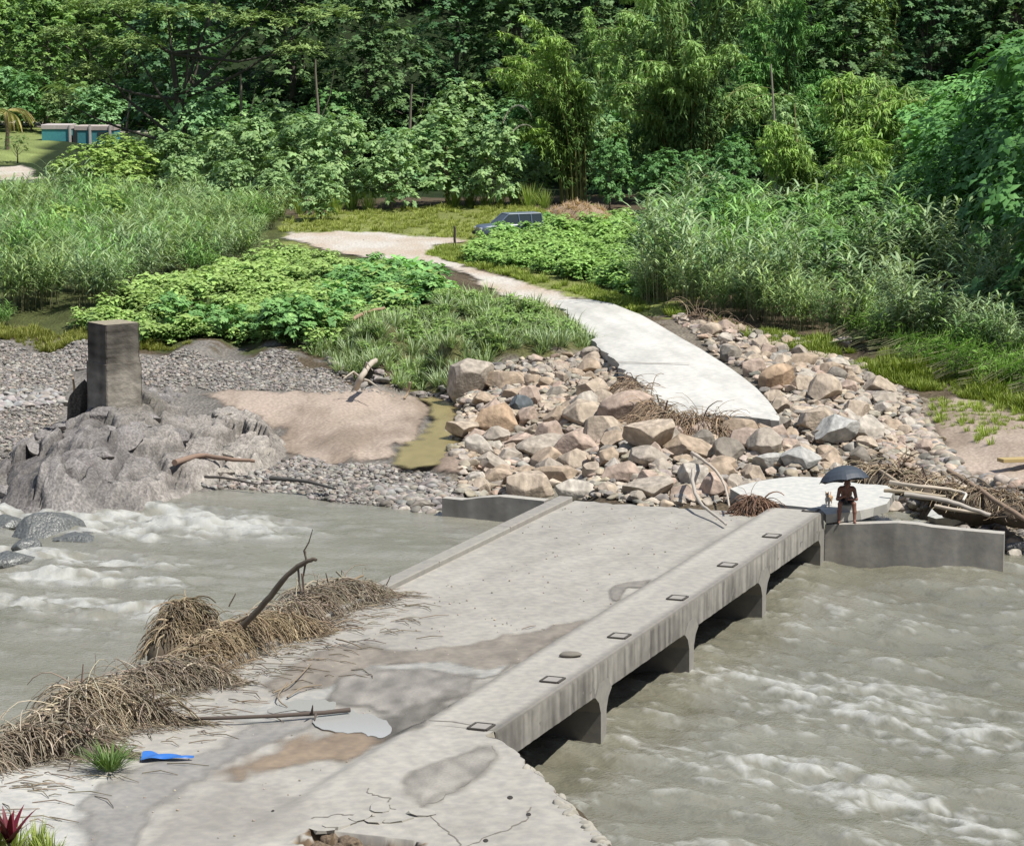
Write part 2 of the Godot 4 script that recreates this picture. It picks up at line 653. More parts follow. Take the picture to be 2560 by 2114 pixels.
func make_balls() -> void:
	var t := (1.0 + sqrt(5.0)) / 2.0
	var p := PackedVector3Array()
	for q in [[-1, t, 0], [1, t, 0], [-1, -t, 0], [1, -t, 0], [0, -1, t], [0, 1, t], [0, -1, -t], [0, 1, -t], [t, 0, -1], [t, 0, 1], [-t, 0, -1], [-t, 0, 1]]:
		p.append(Vector3(q[0], q[1], q[2]).normalized())
	var f := PackedInt32Array([0, 11, 5, 0, 5, 1, 0, 1, 7, 0, 7, 10, 0, 10, 11, 1, 5, 9, 5, 11, 4, 11, 10, 2, 10, 7, 6, 7, 1, 8, 3, 9, 4, 3, 4, 2, 3, 2, 6, 3, 6, 8, 3, 8, 9, 4, 9, 5, 2, 4, 11, 6, 2, 10, 8, 6, 7, 9, 8, 1])
	ball.append([p, f])
	for s in 4:
		var seen := {}
		var g := PackedInt32Array()
		var pp := p.duplicate()
		for k in range(0, f.size(), 3):
			var m := []
			for e in 3:
				var a := mini(f[k + e], f[k + (e + 1) % 3])
				var b := maxi(f[k + e], f[k + (e + 1) % 3])
				var key := a * 100000 + b
				if not seen.has(key):
					seen[key] = pp.size()
					pp.append((pp[a] + pp[b]).normalized())
				m.append(seen[key])
			g.append_array(PackedInt32Array([f[k], m[0], m[2], f[k + 1], m[1], m[0], f[k + 2], m[2], m[1], m[0], m[1], m[2]]))
		p = pp; f = g
		ball.append([p, f])

func stone(seed_: int, fine: int, axes: Vector3, cuts: int, depth: float, rough: float) -> ArrayMesh:
	rng.seed = seed_
	var b := MB.new()
	var planes := []
	for k in cuts:
		planes.append([unit(), rng.randf_range(depth, 0.93)])
	for p in ball[fine][0]:
		var q: Vector3 = p
		for pl in planes:
			var e: float = q.dot(pl[0]) - pl[1]
			if e > 0.0: q -= pl[0] * e * 0.985
		q *= 1.0 + rough * n1.get_noise_3d(p.x * 40.0 + seed_ * 13.0, p.y * 40.0, p.z * 40.0) + rough * 0.35 * n1.get_noise_3d(p.x * 140.0, p.y * 140.0 + seed_ * 7.0, p.z * 140.0)
		b.v.append(q * axes); b.n.append(p)
		var sh := 1.0 + 0.16 * n1.get_noise_3d(p.x * 60.0, p.y * 60.0 + seed_ * 5.0, p.z * 60.0)
		b.c.append(Color(sh, sh, sh))
	for k in range(0, ball[fine][1].size(), 3):
		b.i.append(ball[fine][1][k]); b.i.append(ball[fine][1][k + 2]); b.i.append(ball[fine][1][k + 1])
	b.smooth_from(0)
	return b.mesh()

# ---------------------------------------------------------------- living bodies: one skin round a skeleton
func skin(into: MB, bones: Array, cell: float, blend: float, paint: Callable) -> void:
	# bones: [from, to, radius, radius]; the skin is drawn where the smooth minimum of the distances is zero
	var lo: Vector3 = bones[0][0]
	var hi := lo
	for k in bones:
		var r := maxf(k[2], k[3]) + blend + cell * 2.0
		for e in 2:
			lo = lo.min(k[e] - Vector3.ONE * r); hi = hi.max(k[e] + Vector3.ONE * r)
	var nx := int((hi.x - lo.x) / cell) + 2
	var ny := int((hi.y - lo.y) / cell) + 2
	var nz_ := int((hi.z - lo.z) / cell) + 2
	var g := PackedFloat32Array()
	g.resize(nx * ny * nz_)
	g.fill(1.0)
	for k in bones:
		var a: Vector3 = k[0]
		var ab: Vector3 = k[1] - a
		var len2 := maxf(ab.length_squared(), 1e-9)
		var r := maxf(k[2], k[3]) + blend + cell * 2.0
		var l2: Vector3 = ((a.min(k[1]) - Vector3.ONE * r - lo) / cell).floor()
		var h2: Vector3 = ((a.max(k[1]) + Vector3.ONE * r - lo) / cell).ceil()
		for z in range(maxi(0, int(l2.z)), mini(nz_ - 1, int(h2.z)) + 1):
			for y in range(maxi(0, int(l2.y)), mini(ny - 1, int(h2.y)) + 1):
				for x in range(maxi(0, int(l2.x)), mini(nx - 1, int(h2.x)) + 1):
					var p := lo + Vector3(x, y, z) * cell
					var t := clampf((p - a).dot(ab) / len2, 0.0, 1.0)
					var d := p.distance_to(a + ab * t) - lerpf(k[2], k[3], t)
					var at := (z * ny + y) * nx + x
					var o := g[at]
					var h := clampf(0.5 + 0.5 * (o - d) / blend, 0.0, 1.0)
					g[at] = lerpf(o, d, h) - blend * h * (1.0 - h)
	var id := {}
	var step := [1, nx, nx * ny]
	var k0 := into.v.size()
	for z in nz_ - 1:
		for y in ny - 1:
			for x in nx - 1:
				var at := (z * ny + y) * nx + x
				var neg := 0
				for e in 8:
					if g[at + (e & 1) + ((e >> 1) & 1) * nx + ((e >> 2) & 1) * nx * ny] < 0.0: neg += 1
				if neg == 0 or neg == 8: continue
				var s := Vector3.ZERO
				var m := 0
				for e in 8:
					for ax in 3:
						if e & (1 << ax): continue
						var f := e | (1 << ax)
						var v1 := g[at + (e & 1) + ((e >> 1) & 1) * nx + ((e >> 2) & 1) * nx * ny]
						var v2 := g[at + (f & 1) + ((f >> 1) & 1) * nx + ((f >> 2) & 1) * nx * ny]
						if (v1 < 0.0) != (v2 < 0.0):
							var t := v1 / (v1 - v2)
							s += Vector3(e & 1, (e >> 1) & 1, (e >> 2) & 1).lerp(Vector3(f & 1, (f >> 1) & 1, (f >> 2) & 1), t)
							m += 1
				id[at] = into.v.size()
				var w := lo + (Vector3(x, y, z) + s / m) * cell
				into.v.append(w); into.n.append(Vector3.UP); into.c.append(paint.call(w))
	for at in id:
		for ax in 3:
			var d1: int = step[(ax + 1) % 3]
			var d2: int = step[(ax + 2) % 3]
			var e: int = at + step[ax]
			if (g[at] < 0.0) == (g[e] < 0.0): continue
			if not (id.has(at - d1) and id.has(at - d2) and id.has(at - d1 - d2)): continue
			var q := [id[at - d1 - d2], id[at - d2], id[at], id[at - d1]]
			if g[at] < 0.0: q.reverse()
			into.i.append_array(PackedInt32Array([q[0], q[1], q[2], q[0], q[2], q[3]]))
	into.smooth_from(k0)

# ---------------------------------------------------------------- washed-up straw, sticks
func stick(called: String, pts: Array, r0: float, r1: float, mat: Material, col: Color, label: String, category: String, group := "", twigs := []) -> Node3D:
	var o := thing(called, pts[0], label, category, group)
	var b := MB.new()
	var pp := PackedVector3Array()
	var rr := PackedFloat32Array()
	var n := (pts.size() - 1) * 4
	for k in n + 1:
		var f := minf(k / 4.0, pts.size() - 1.001)
		var a := int(f)
		var p0: Vector3 = pts[maxi(a - 1, 0)]
		var p3: Vector3 = pts[mini(a + 2, pts.size() - 1)]
		pp.append((pts[a] as Vector3).cubic_interpolate(pts[a + 1], p0, p3, f - a) - pts[0] + unit() * r0 * 0.18)
		rr.append(lerpf(r0, r1, float(k) / n) * rng.randf_range(0.92, 1.08))
	b.tube(pp, rr, 7, col)
	part("shaft" if twigs.is_empty() else "limb", b.mesh(), mat, o)
	for t in twigs:
		var tb := MB.new()
		var tp := PackedVector3Array()
		var tr := PackedFloat32Array()
		for k in t.size():
			tp.append(t[k] - pts[0]); tr.append(r1 * 0.7 * (1.0 - 0.7 * k / (t.size() - 1.0)))
		tb.tube(tp, tr, 5, col)
		part("twig", tb.mesh(), mat, o)
	return o

func thatch(called: String, ridge: Array, foot: float, many: int, size: float, label: String, floor_y: float, way: Vector3, mat: Material, c1: Color, c2: Color, wild := 0.35, group := "") -> Node3D:
	# ridge: [place, height over floor]; straw hangs from the ridge along ±way
	var o := thing(called, ridge[0][0], label, "debris", group)
	var org: Vector3 = ridge[0][0]
	var core := MB.new()
	for k in ridge.size() - 1:
		for q in 3:
			var t := q / 3.0
			var p: Vector3 = (ridge[k][0] as Vector3).lerp(ridge[k + 1][0], t)
			var h: float = lerpf(ridge[k][1], ridge[k + 1][1], t)
			var k0 := core.v.size()
			for bp in ball[2][0]:
				var w: Vector3 = bp * Vector3(foot * 0.75, h * 0.8, foot * 0.75) * (1.0 + 0.25 * n1.get_noise_3d(bp.x * 60.0 + k * 50.0, bp.y * 60.0, bp.z * 60.0 + q * 30.0))
				core.v.append(Vector3(p.x, floor_y, p.z) + w - org); core.n.append(bp); core.c.append(shade(c2, 0.55))
			for e in range(0, ball[2][1].size(), 3):
				core.i.append(k0 + ball[2][1][e]); core.i.append(k0 + ball[2][1][e + 2]); core.i.append(k0 + ball[2][1][e + 1])
			core.smooth_from(k0)
	part("packed_core", core.mesh(), mat, o)
	var b := MB.new()
	for k in many:
		var f := rng.randf() * (ridge.size() - 1.001)
		var a := int(f)
		var p: Vector3 = (ridge[a][0] as Vector3).lerp(ridge[a + 1][0], f - a)
		var h: float = lerpf(ridge[a][1], ridge[a + 1][1], f - a)
		var sgn := 1.0 if rng.randf() < 0.68 else -1.0
		var along: Vector3 = (ridge[a + 1][0] - ridge[a][0]).normalized()
		var s := pow(rng.randf(), 1.3)
		p.y = floor_y + h * (1.0 - 0.75 * s) + rng.randf_range(-0.04, 0.07)
		p += way * sgn * foot * s * 0.9 + along * rng.randf_range(-0.15, 0.15)
		var d := (way * sgn * rng.randf_range(0.4, 1.0) + along * rng.randfn(0.0, wild * 1.5) + Vector3.UP * rng.randf_range(-0.25, 0.5) * (1.0 - s)).normalized()
		var col := vary(c1.lerp(c2, rng.randf()), 0.25)
		if rng.randf() < 0.10: col = shade(c1, 1.35)
		if rng.randf() < 0.16: d = (unit() + way * sgn * 0.4).normalized()
		var L := size * rng.randf_range(0.5, 1.3)
		var w := rng.randf_range(0.009, 0.02) if rng.randf() < 0.93 else 0.03
		var segs := 6
		var pts := PackedVector3Array()
		var rr := PackedFloat32Array()
		for q in segs + 1:
			pts.append(p - org); rr.append(w * (1.0 - 0.5 * q / segs))
			p += d * (L / segs)
			d = (d + Vector3.DOWN * 0.34 + unit() * 0.2).normalized()
			if p.y < floor_y + 0.03:
				p.y = floor_y + 0.03 + rng.randf() * 0.03
				d.y = absf(d.y) * 0.2
				d = d.normalized()
		b.tube(pts, rr, 3, col, false)
	for k in many / 28:      # thicker sticks stuck in it
		var f := rng.randf() * (ridge.size() - 1.001)
		var p: Vector3 = (ridge[int(f)][0] as Vector3).lerp(ridge[int(f) + 1][0], f - int(f)) - org
		p.y = floor_y - org.y + lerpf(ridge[int(f)][1], ridge[int(f) + 1][1], f - int(f)) * rng.randf_range(0.2, 0.95)
		p += way * rng.randf_range(-0.2, 0.5) * foot
		var d := (unit() + way * 0.4 + Vector3.UP * 0.15).normalized()
		var L := size * rng.randf_range(0.4, 1.0)
		b.tube(PackedVector3Array([p - d * L * 0.5, p + unit() * 0.05, p + d * L * 0.5 + unit() * 0.12]), PackedFloat32Array([0.03, 0.026, 0.012]), 5, vary(shade(c2, 1.2), 0.5))
	var st := part("straw", b.mesh(), mat, o)
	st.set_meta("kind", "stuff")
	return o

# ---------------------------------------------------------------- sheets, walls
func rounded(poly: PackedVector2Array, ragged: float, steps := 6) -> PackedVector2Array:
	var r := PackedVector2Array()
	var n := poly.size()
	for k in n:
		for q in steps:
			var p := poly[k].cubic_interpolate(poly[(k + 1) % n], poly[(k + n - 1) % n], poly[(k + 2) % n], float(q) / steps)
			r.append(p + Vector2(n2.get_noise_2d(p.x * 22.0, p.y * 12.0), n2.get_noise_2d(p.x * 22.0 + 300.0, p.y * 12.0) * 2.0) * ragged)
	return r

func sheet(called: String, poly: PackedVector2Array, y: float, ragged: float, mat: Material, col: Color, label: String) -> void:
	var r := rounded(poly, ragged)
	var t := Geometry2D.triangulate_polygon(r)
	if t.is_empty():
		r = rounded(poly, ragged * 0.3)
		t = Geometry2D.triangulate_polygon(r)
	var b := MB.new()
	for p in r:
		b.v.append(Vector3(p.x, y, p.y)); b.n.append(Vector3.UP); b.c.append(col)
	for k in range(0, t.size(), 3):
		var a := r[t[k]]
		var e := (r[t[k + 1]] - a).cross(r[t[k + 2]] - a)
		b.i.append(t[k]); b.i.append(t[k + 1 if e > 0.0 else k + 2]); b.i.append(t[k + 2 if e > 0.0 else k + 1])
	setting(called, b.mesh(), mat, label)

func edge_depth(p: Vector2, poly: PackedVector2Array, squash := 0.6) -> float:    # how far inside an outline, negative outside
	var best := 1e9
	for q in poly.size():
		var c := Geometry2D.get_closest_point_to_segment(p, poly[q], poly[(q + 1) % poly.size()])
		best = minf(best, Vector2(p.x - c.x, (p.y - c.y) * squash).length())
	return best if Geometry2D.is_point_in_polygon(p, poly) else -best

func film_sheet(called: String, poly0: PackedVector2Array, y: Callable, soft: float, mat: Material, col: Color, label: String, res := 0.09, strength := 1.0, mottle := 0.3) -> void:   # a thin deposit that frays out at its edge
	var poly := rounded(poly0, 0.0, 3)
	var lo := poly[0]
	var hi := poly[0]
	for p in poly:
		lo = lo.min(p); hi = hi.max(p)
	lo -= Vector2(soft, soft * 2.0); hi += Vector2(soft, soft * 2.0)
	var nu := int((hi.x - lo.x) / res) + 2
	var nv := int((hi.y - lo.y) / (res * 2.0)) + 2
	var b := MB.new()
	for a in nv:
		for k in nu:
			var p := Vector2(lo.x + k * res, lo.y + a * res * 2.0)
			var d := edge_depth(p, poly)
			var w := n3.get_noise_2d(p.x * 12.0, p.y * 6.0) * 0.7 + n2.get_noise_2d(p.x * 9.0, p.y * 5.0)
			var al := smoothstep(-soft, soft * 0.6, d + w * soft * 1.3) * strength
			b.v.append(Vector3(p.x, y.call(p), p.y)); b.n.append(Vector3.UP)
			var st := 1.0 + mottle * n2.get_noise_2d(p.x * 14.0 + 30.0, p.y * 7.0) + mottle * 0.8 * n3.get_noise_2d(p.x * 20.0, p.y * 9.0)
			b.c.append(Color(col.r * st, col.g * st, col.b * st, al))
	for a in nv - 1:
		for k in nu - 1:
			var q := a * nu + k
			if b.c[q].a + b.c[q + 1].a + b.c[q + nu].a + b.c[q + nu + 1].a < 0.01: continue
			b.i.append_array(PackedInt32Array([q, q + 1, q + nu, q + 1, q + nu + 1, q + nu]))
	b.smooth_from(0)
	setting(called, b.mesh(), mat, label)

func fading(m: StandardMaterial3D) -> StandardMaterial3D:
	m.transparency = BaseMaterial3D.TRANSPARENCY_ALPHA
	return m

func slab_shape(top: PackedVector3Array, thick: float, col: Color, side: Color) -> ArrayMesh:   # a broken plate with ragged sides
	var flat := PackedVector2Array()
	for p in top: flat.append(Vector2(p.x, p.z))
	var t := Geometry2D.triangulate_polygon(flat)
	var b := MB.new()
	for k in range(0, t.size(), 3):
		var a := top[t[k]]
		var e := (flat[t[k + 1]] - flat[t[k]]).cross(flat[t[k + 2]] - flat[t[k]])
		if e > 0.0: b.tri(a, top[t[k + 1]], top[t[k + 2]], col)
		else: b.tri(a, top[t[k + 2]], top[t[k + 1]], col)
	for q in b.n.size():
		b.n[q] = Vector3.UP if b.n[q].y > 0.0 else b.n[q]
	var mid := Vector3.ZERO
	for p in top: mid += p / top.size()
	for k in top.size():
		var p := top[k]
		var q := top[(k + 1) % top.size()]
		var j1 := Vector3(n2.get_noise_2d(p.x * 60.0, p.z * 60.0), 0, n2.get_noise_2d(p.z * 60.0, p.x * 60.0)) * 0.12
		var j2 := Vector3(n2.get_noise_2d(q.x * 60.0, q.z * 60.0), 0, n2.get_noise_2d(q.z * 60.0, q.x * 60.0)) * 0.12
		var p2 := p + Vector3.DOWN * thick + j1
		var q2 := q + Vector3.DOWN * thick + j2
		var f := (q - p).cross(Vector3.UP).dot(p - mid)
		if f > 0.0: b.quad(p, p2, q2, q, side)
		else: b.quad(p, q, q2, p2, side)
	return b.mesh()

func upon(u: float, v: float, p: Vector3, dir: Vector3) -> Vector3:    # where the line of sight meets the upright plane through p along dir
	var far := spot(u, v, -30.0)
	var nn := dir.cross(Vector3.UP)
	var d := far - EYE
	return EYE + d * ((p - EYE).dot(nn) / d.dot(nn))

func wall_along(pts: Array, low: float, thick: Vector3, col: Color, base_y: float) -> ArrayMesh:    # pts on the top front edge; thick points to the back
	var b := MB.new()
	var fine := []
	for k in pts.size() - 1:
		for q in 8:
			fine.append((pts[k] as Vector3).lerp(pts[k + 1], q / 8.0))
	fine.append(pts[-1])
	var rows := 10
	for face in 2:
		var k0 := b.v.size()
		for r in rows + 1:
			for p in fine:
				var y: float = lerpf(p.y, low, float(r) / rows)
				var w: Vector3 = Vector3(p.x, y, p.z) + thick * face
				var st := 0.95 + 0.45 * n2.get_noise_2d(w.x * 22.0 + 50.0 * face, w.y * 4.0 + w.z * 8.0) + 0.3 * n3.get_noise_3d(w.x * 7.0, w.y * 14.0, w.z * 7.0)
				st *= lerpf(1.0, 0.72, smoothstep(WATER_LOW + 0.3, WATER_LOW, y + base_y))
				b.v.append(w); b.n.append(Vector3.UP); b.c.append(shade(col, st))
		var n: int = fine.size()
		for r in rows:
			for k in n - 1:
				var q: int = k0 + r * n + k
				if face == 0: b.i.append_array(PackedInt32Array([q, q + 1, q + n, q + 1, q + n + 1, q + n]))
				else: b.i.append_array(PackedInt32Array([q, q + n, q + 1, q + 1, q + n, q + n + 1]))
		b.smooth_from(k0)
	for k in fine.size() - 1:
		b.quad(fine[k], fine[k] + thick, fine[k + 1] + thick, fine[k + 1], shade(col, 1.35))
	for e in [0, fine.size() - 1]:
		var p: Vector3 = fine[e]
		var l := Vector3(p.x, low, p.z)
		if e == 0: b.quad(p, l, l + thick, p + thick, col)
		else: b.quad(p, p + thick, l + thick, l, col)
	return b.mesh()

func _ready() -> void:
	# camera, sky, sun
	var cam := Camera3D.new()
	cam.name = "camera"
	add_child(cam)
	cam.position = EYE
	cam.rotation.x = -TILT
	cam.fov = rad_to_deg(2.0 * atan(422.5 / FOCAL))
	cam.near = 0.5
	cam.far = 1500.0
	cam.current = true
	n1.seed = 11; n1.frequency = 0.02; n1.fractal_octaves = 3
	n2.seed = 22; n2.frequency = 0.05; n2.fractal_octaves = 3
	n3.seed = 33; n3.frequency = 0.11; n3.fractal_octaves = 2
	n4.seed = 44; n4.frequency = 0.05; n4.fractal_octaves = 4
	var env := Environment.new()
	env.background_mode = Environment.BG_SKY
	var sky := Sky.new()
	var sm := ProceduralSkyMaterial.new()
	sm.sky_top_color = Color(0.52, 0.63, 0.80)
	sm.sky_horizon_color = Color(0.88, 0.90, 0.92)
	sm.sky_curve = 0.18
	sm.ground_bottom_color = Color(0.25, 0.27, 0.2)
	sm.ground_horizon_color = Color(0.5, 0.53, 0.5)
	var cloud := FastNoiseLite.new()
	cloud.seed = 9; cloud.frequency = 0.011; cloud.fractal_octaves = 5
	var ct := NoiseTexture2D.new()
	ct.width = 1024; ct.height = 512; ct.seamless = true; ct.noise = cloud
	var cg := Gradient.new()
	cg.set_color(0, Color(1, 1, 1, 0)); cg.set_color(1, Color(1, 1, 1, 0.55))
	cg.set_offset(0, 0.42); cg.set_offset(1, 0.72)
	ct.color_ramp = cg
	sm.sky_cover = ct
	sm.sky_cover_modulate = Color(0.95, 0.96, 0.98)
	sky.sky_material = sm
	env.sky = sky
	env.background_energy_multiplier = 0.52
	env.tonemap_mode = Environment.TONE_MAPPER_LINEAR
	env.tonemap_exposure = 1.3
	env.sdfgi_enabled = true; env.ssao_enabled = true; env.ssil_enabled = true
	var we := WorldEnvironment.new()
	we.name = "sky_and_air"
	we.environment = env
	add_child(we)
	var sun := DirectionalLight3D.new()
	sun.name = "sun"
	add_child(sun)
	sun.light_energy = 1.58
	sun.light_color = Color(1.0, 0.985, 0.955)
	sun.light_angular_distance = 0.6
	sun.shadow_enabled = true
	sun.look_at_from_position(Vector3(0.43, 0.86, 0.26) * 10.0, Vector3.ZERO)
	make_balls()
	lay_land()
	lay_water()
	build_bridge()
	build_approach()
	build_road_slabs()
	build_outcrop()
	build_far_places()
	grow_forest()
	grow_banks()
	pile_boulders()
	wash_up()
	seat_person()
	park_car()

# ---------------------------------------------------------------- the ground
func lay_land() -> void:
	var m: Array = [
		560, 770, -2.6, 650, 650, -2.6, 700, 760, -2.6, 800, 620, -2.6, 900, 700, -2.6, 900, 590, -2.6, 1000, 600, -2.4, 1020, 700, -2.6, 1020, 820, -2.6, 700, 830, -2.6,
		850, 560, -2.4, 880, 572, -2.5, 920, 574, -2.5, 960, 576, -2.5, 1000, 578, -2.4, 840, 580, -2.5, 470, 528, -1.6, 500, 520, -1.6, 450, 524, -1.5, 190, 506, -1.5, 215, 508, -1.5, 240, 510, -1.5, 265, 512, -1.5, 290, 515, -1.5, 315, 518, -1.5, 345, 520, -1.5, 375, 524, -1.55, 400, 528, -1.6, 425, 530, -1.6, 445, 532, -1.6, 870, 586, -2.6, 845, 574, -2.6, 900, 588, -2.6, 860, 566, -2.5, 440, 522, -1.35, 420, 519, -1.3, 400, 517, -1.3, 370, 512, -1.3, 340, 508, -1.3, 315, 504, -1.3, 290, 500, -1.3, 265, 497, -1.3, 240, 495, -1.3, 215, 495, -1.3, 190, 497, -1.3, 530, 515, -1.4, 1030, 562, -1.55, 1050, 548, -1.0, 900, 514, -0.5, 960, 520, -0.6, 1010, 533, -0.9, 850, 510, -0.4, 1060, 520, -0.4, 1100, 500, -0.2,
		50, 600, -1.7, 200, 600, -1.7, 300, 560, -1.6, 400, 540, -1.6, 200, 700, -1.7, 60, 680, -1.7, 430, 534, -1.5, 330, 520, -1.4, 100, 560, -1.5,  -60, 600, -1.7, -60, 520, -1.2,
		215, 482, -0.45, 240, 483, -0.47, 265, 486, -0.48, 290, 490, -0.5, 315, 494, -0.5, 340, 498, -0.5, 370, 502, -0.5, 400, 507, -0.5, 420, 509, -0.5, 440, 512, -0.52, 300, 460, -0.35, 380, 470, -0.35, 430, 480, -0.35, 460, 488, -0.3, 180, 488, -0.6,
		425, 450, -0.8, 412, 458, -0.7, 440, 450, -0.75, 440, 432, -0.8, 442, 416, -0.75, 436, 406, -0.65, 415, 392, -0.5, 390, 384, -0.42, 350, 440, -0.25, 330, 400, 0.0, 250, 392, 0.05, 400, 402, -0.3, 390, 440, -0.3, 404, 434, -0.35, 420, 422, -0.38, 465, 450, -0.35, 455, 465, -0.35,
		30, 360, 0.25, 30, 400, 0.15, 30, 440, -0.05, 150, 358, 0.25, 230, 362, 0.25, 300, 377, 0.15, 365, 388, -0.2, 10, 470, -0.35, -60, 400, 0.1, -60, 350, 0.3,
		20, 332, 0.8, 100, 338, 0.8, 200, 343, 0.75, 290, 348, 0.7, 300, 320, 1.5, 200, 300, 1.5, 100, 300, 1.4, 20, 290, 1.5, 380, 352, 1.1, 380, 320, 1.9, 450, 330, 1.9, 500, 330, 1.6, 550, 338, 1.3, 400, 374, 0.1, 440, 384, -0.1, 330, 366, 0.4, 470, 372, 0.5,
		420, 280, 1.5, 470, 300, 1.5, 520, 310, 1.4, 480, 400, 0.1, 470, 430, -0.2, 520, 470, 0.0, 600, 490, -0.15, 520, 400, 0.3, 560, 370, 0.7, 600, 410, 0.4, 640, 450, 0.3, 700, 470, 0.15, 700, 440, 0.4, 640, 380, 0.7, 600, 350, 0.9, 760, 500, -0.15, 620, 502, -0.2, 700, 500, -0.2, 800, 460, 0.3, 850, 470, 0.1,
		760, 435, 0.5, 820, 420, 0.6, 880, 440, 0.2, 760, 370, 1.1, 700, 330, 1.25, 820, 380, 0.9, 900, 400, 0.6, 560, 300, 1.1, 620, 330, 1.1, 680, 370, 0.95, 730, 400, 0.8,
		960, 410, 0.5, 1000, 440, 0.3, 950, 450, 0.1, 1010, 480, -0.1, 950, 480, -0.1, 1000, 510, -0.4, 720, 300, 1.4, 800, 330, 1.3, 900, 350, 1.2, 1000, 370, 1.0, 800, 280, 1.8, 900, 280, 1.8, 1010, 300, 1.6, 1080, 400, 0.8, 1080, 330, 1.4,
		480, 260, 1.0, 400, 250, 0.9, 300, 240, 0.9, 350, 225, 1.0, 450, 220, 1.0, 500, 235, 1.0, 560, 230, 1.2, 560, 260, 1.2, 650, 260, 1.5, 450, 200, 1.0, 600, 205, 1.2, 700, 205, 1.4, 900, 205, 1.6, 1050, 205, 1.6,
		150, 200, 1.2, 50, 200, 1.2, 280, 210, 1.0, -60, 250, 1.4, -60, 200, 1.3, 20, 178, 1.4, 60, 176, 1.4, 100, 150, 2.3, 20, 140, 2.7, 75, 118, 3.1, 20, 126, 3.0, 160, 128, 3.0, 200, 190, 1.1,
		300, 790, -0.5, 100, 720, -0.6, 200, 780, -0.5, 450, 790, -0.6, 60, 830, -0.5, 100, 640, -1.7, 250, 600, -1.7, 480, 800, -0.8, 380, 840, -0.8]
	for k in range(0, m.size(), 3):
		var p := spot(m[k], m[k + 1], m[k + 2])
		cp.append(Vector3(p.x, m[k + 2], p.z * 0.35))
	shore = ring([-120, 522, -60, 516, 0, 509, 60, 508, 150, 505, 190, 494, 215, 489, 240, 488, 290, 493, 330, 500, 380, 507, 420, 512, 445, 514, 475, 512, 520, 500, 600, 470, 560, 420, 470, 395, 330, 372, 200, 366, -120, 372], WATER_HIGH)
	# rows and columns of the sheet: fine where the photo looks, coarse to the horizon
	var xs := PackedFloat32Array()
	var x := -700.0
	while x < 700.0:
		xs.append(x)
		x += clampf((absf(x) - 26.0) * 0.08, 0.42, 60.0)
	var zs := PackedFloat32Array()
	var z := 60.0
	while z > -900.0:
		zs.append(z)
		var st := 0.5
		if z > -60.0: st = clampf((z + 60.0) * 0.1, 0.8, 8.0)
		elif z < -140.0: st = 0.5 + (-140.0 - z) * 0.012
		if z < -330.0: st = 3.0 + (-330.0 - z) * 0.1
		z -= st
	var soil := Color(0.13, 0.1, 0.065)
	var zones := [
		[ring([-80, 325, 60, 333, 200, 340, 300, 345, 400, 300, 470, 262, 290, 215, 150, 195, -80, 195]), Color(0.1, 0.115, 0.04)],
		[ring([290, 246, 280, 222, 330, 212, 440, 206, 520, 205, 560, 215, 640, 240, 700, 300, 660, 318, 560, 296, 470, 262, 400, 252]), Color(0.27, 0.3, 0.09)],
		[ring([460, 372, 560, 350, 610, 350, 560, 300, 480, 290, 400, 300, 330, 360]), Color(0.15, 0.15, 0.06)],
		[ring([-60, 345, 130, 345, 280, 346, 330, 375, 400, 395, 430, 395, 470, 470, 445, 512, 330, 505, 240, 490, -60, 512]), Color(0.235, 0.215, 0.19)],
		[ring([440, 400, 520, 355, 610, 350, 680, 310, 760, 350, 900, 390, 1000, 470, 1060, 545, 1000, 560, 900, 530, 820, 520, 560, 505, 440, 515]), Color(0.24, 0.205, 0.16)],
		[ring([930, 400, 980, 390, 1060, 410, 1100, 470, 1060, 520, 980, 490, 940, 470, 925, 440]), Color(0.39, 0.33, 0.25)],
		[ring([-60, 165, 40, 160, 60, 118, 5, 112, -80, 120]), Color(0.29, 0.35, 0.12)],
	]
	var pts := PackedVector3Array()
	var cols := PackedColorArray()
	for zz in zs:
		for xx in xs:
			pts.append(Vector3(xx, ground(xx, zz), zz))
			var w := Vector2(xx + n2.get_noise_2d(xx * 9.0, zz * 6.0) * 0.9, zz + n2.get_noise_2d(xx * 9.0 + 99.0, zz * 6.0) * 3.0)
			var c := soil
			if zz < -204.0: c = Color(0.028, 0.045, 0.016)
			if zz > -240.0 and zz < -60.0 and absf(xx) < 45.0 or zz < -200.0 and xx < -30.0:
				for q in zones:
					if Geometry2D.is_point_in_polygon(w, q[0]): c = q[1]
			cols.append(shade(c, 1.0 + 0.28 * n2.get_noise_2d(xx * 4.0, zz * 3.0) + 0.3 * n3.get_noise_2d(xx * 8.0, zz * 5.0)))
	var b := MB.new()
	b.grid(xs.size(), zs.size(), pts, cols)
	var grain := noise_tex("grain", 0.02, 0.62, 1.0, 3)
	setting("ground", b.mesh(), surf("earth", Color(1, 1, 1), 0.95, grain, 0.6, grain, 6.0, 0.3), "valley floor of soil, grass and gravel between the river and the forest")
	# what lies on it
	var sandm := fading(surf("sand", Color(1, 1, 1), 0.9, noise_tex("fine", 0.03, 0.8, 1.0, 5), 0.35, noise_tex("fine", 0.03, 0.8, 1.0, 5), 3.0, 0.3))
	var pale := func(px: float, pz: float) -> Color:
		var t := 0.5 + 1.3 * n2.get_noise_2d(px * 5.0, pz * 2.0) + 0.5 * n3.get_noise_2d(px * 9.0, pz * 3.0)
		return Color(0.42, 0.34, 0.275).lerp(Color(0.28, 0.22, 0.17), clampf(t, 0, 1))
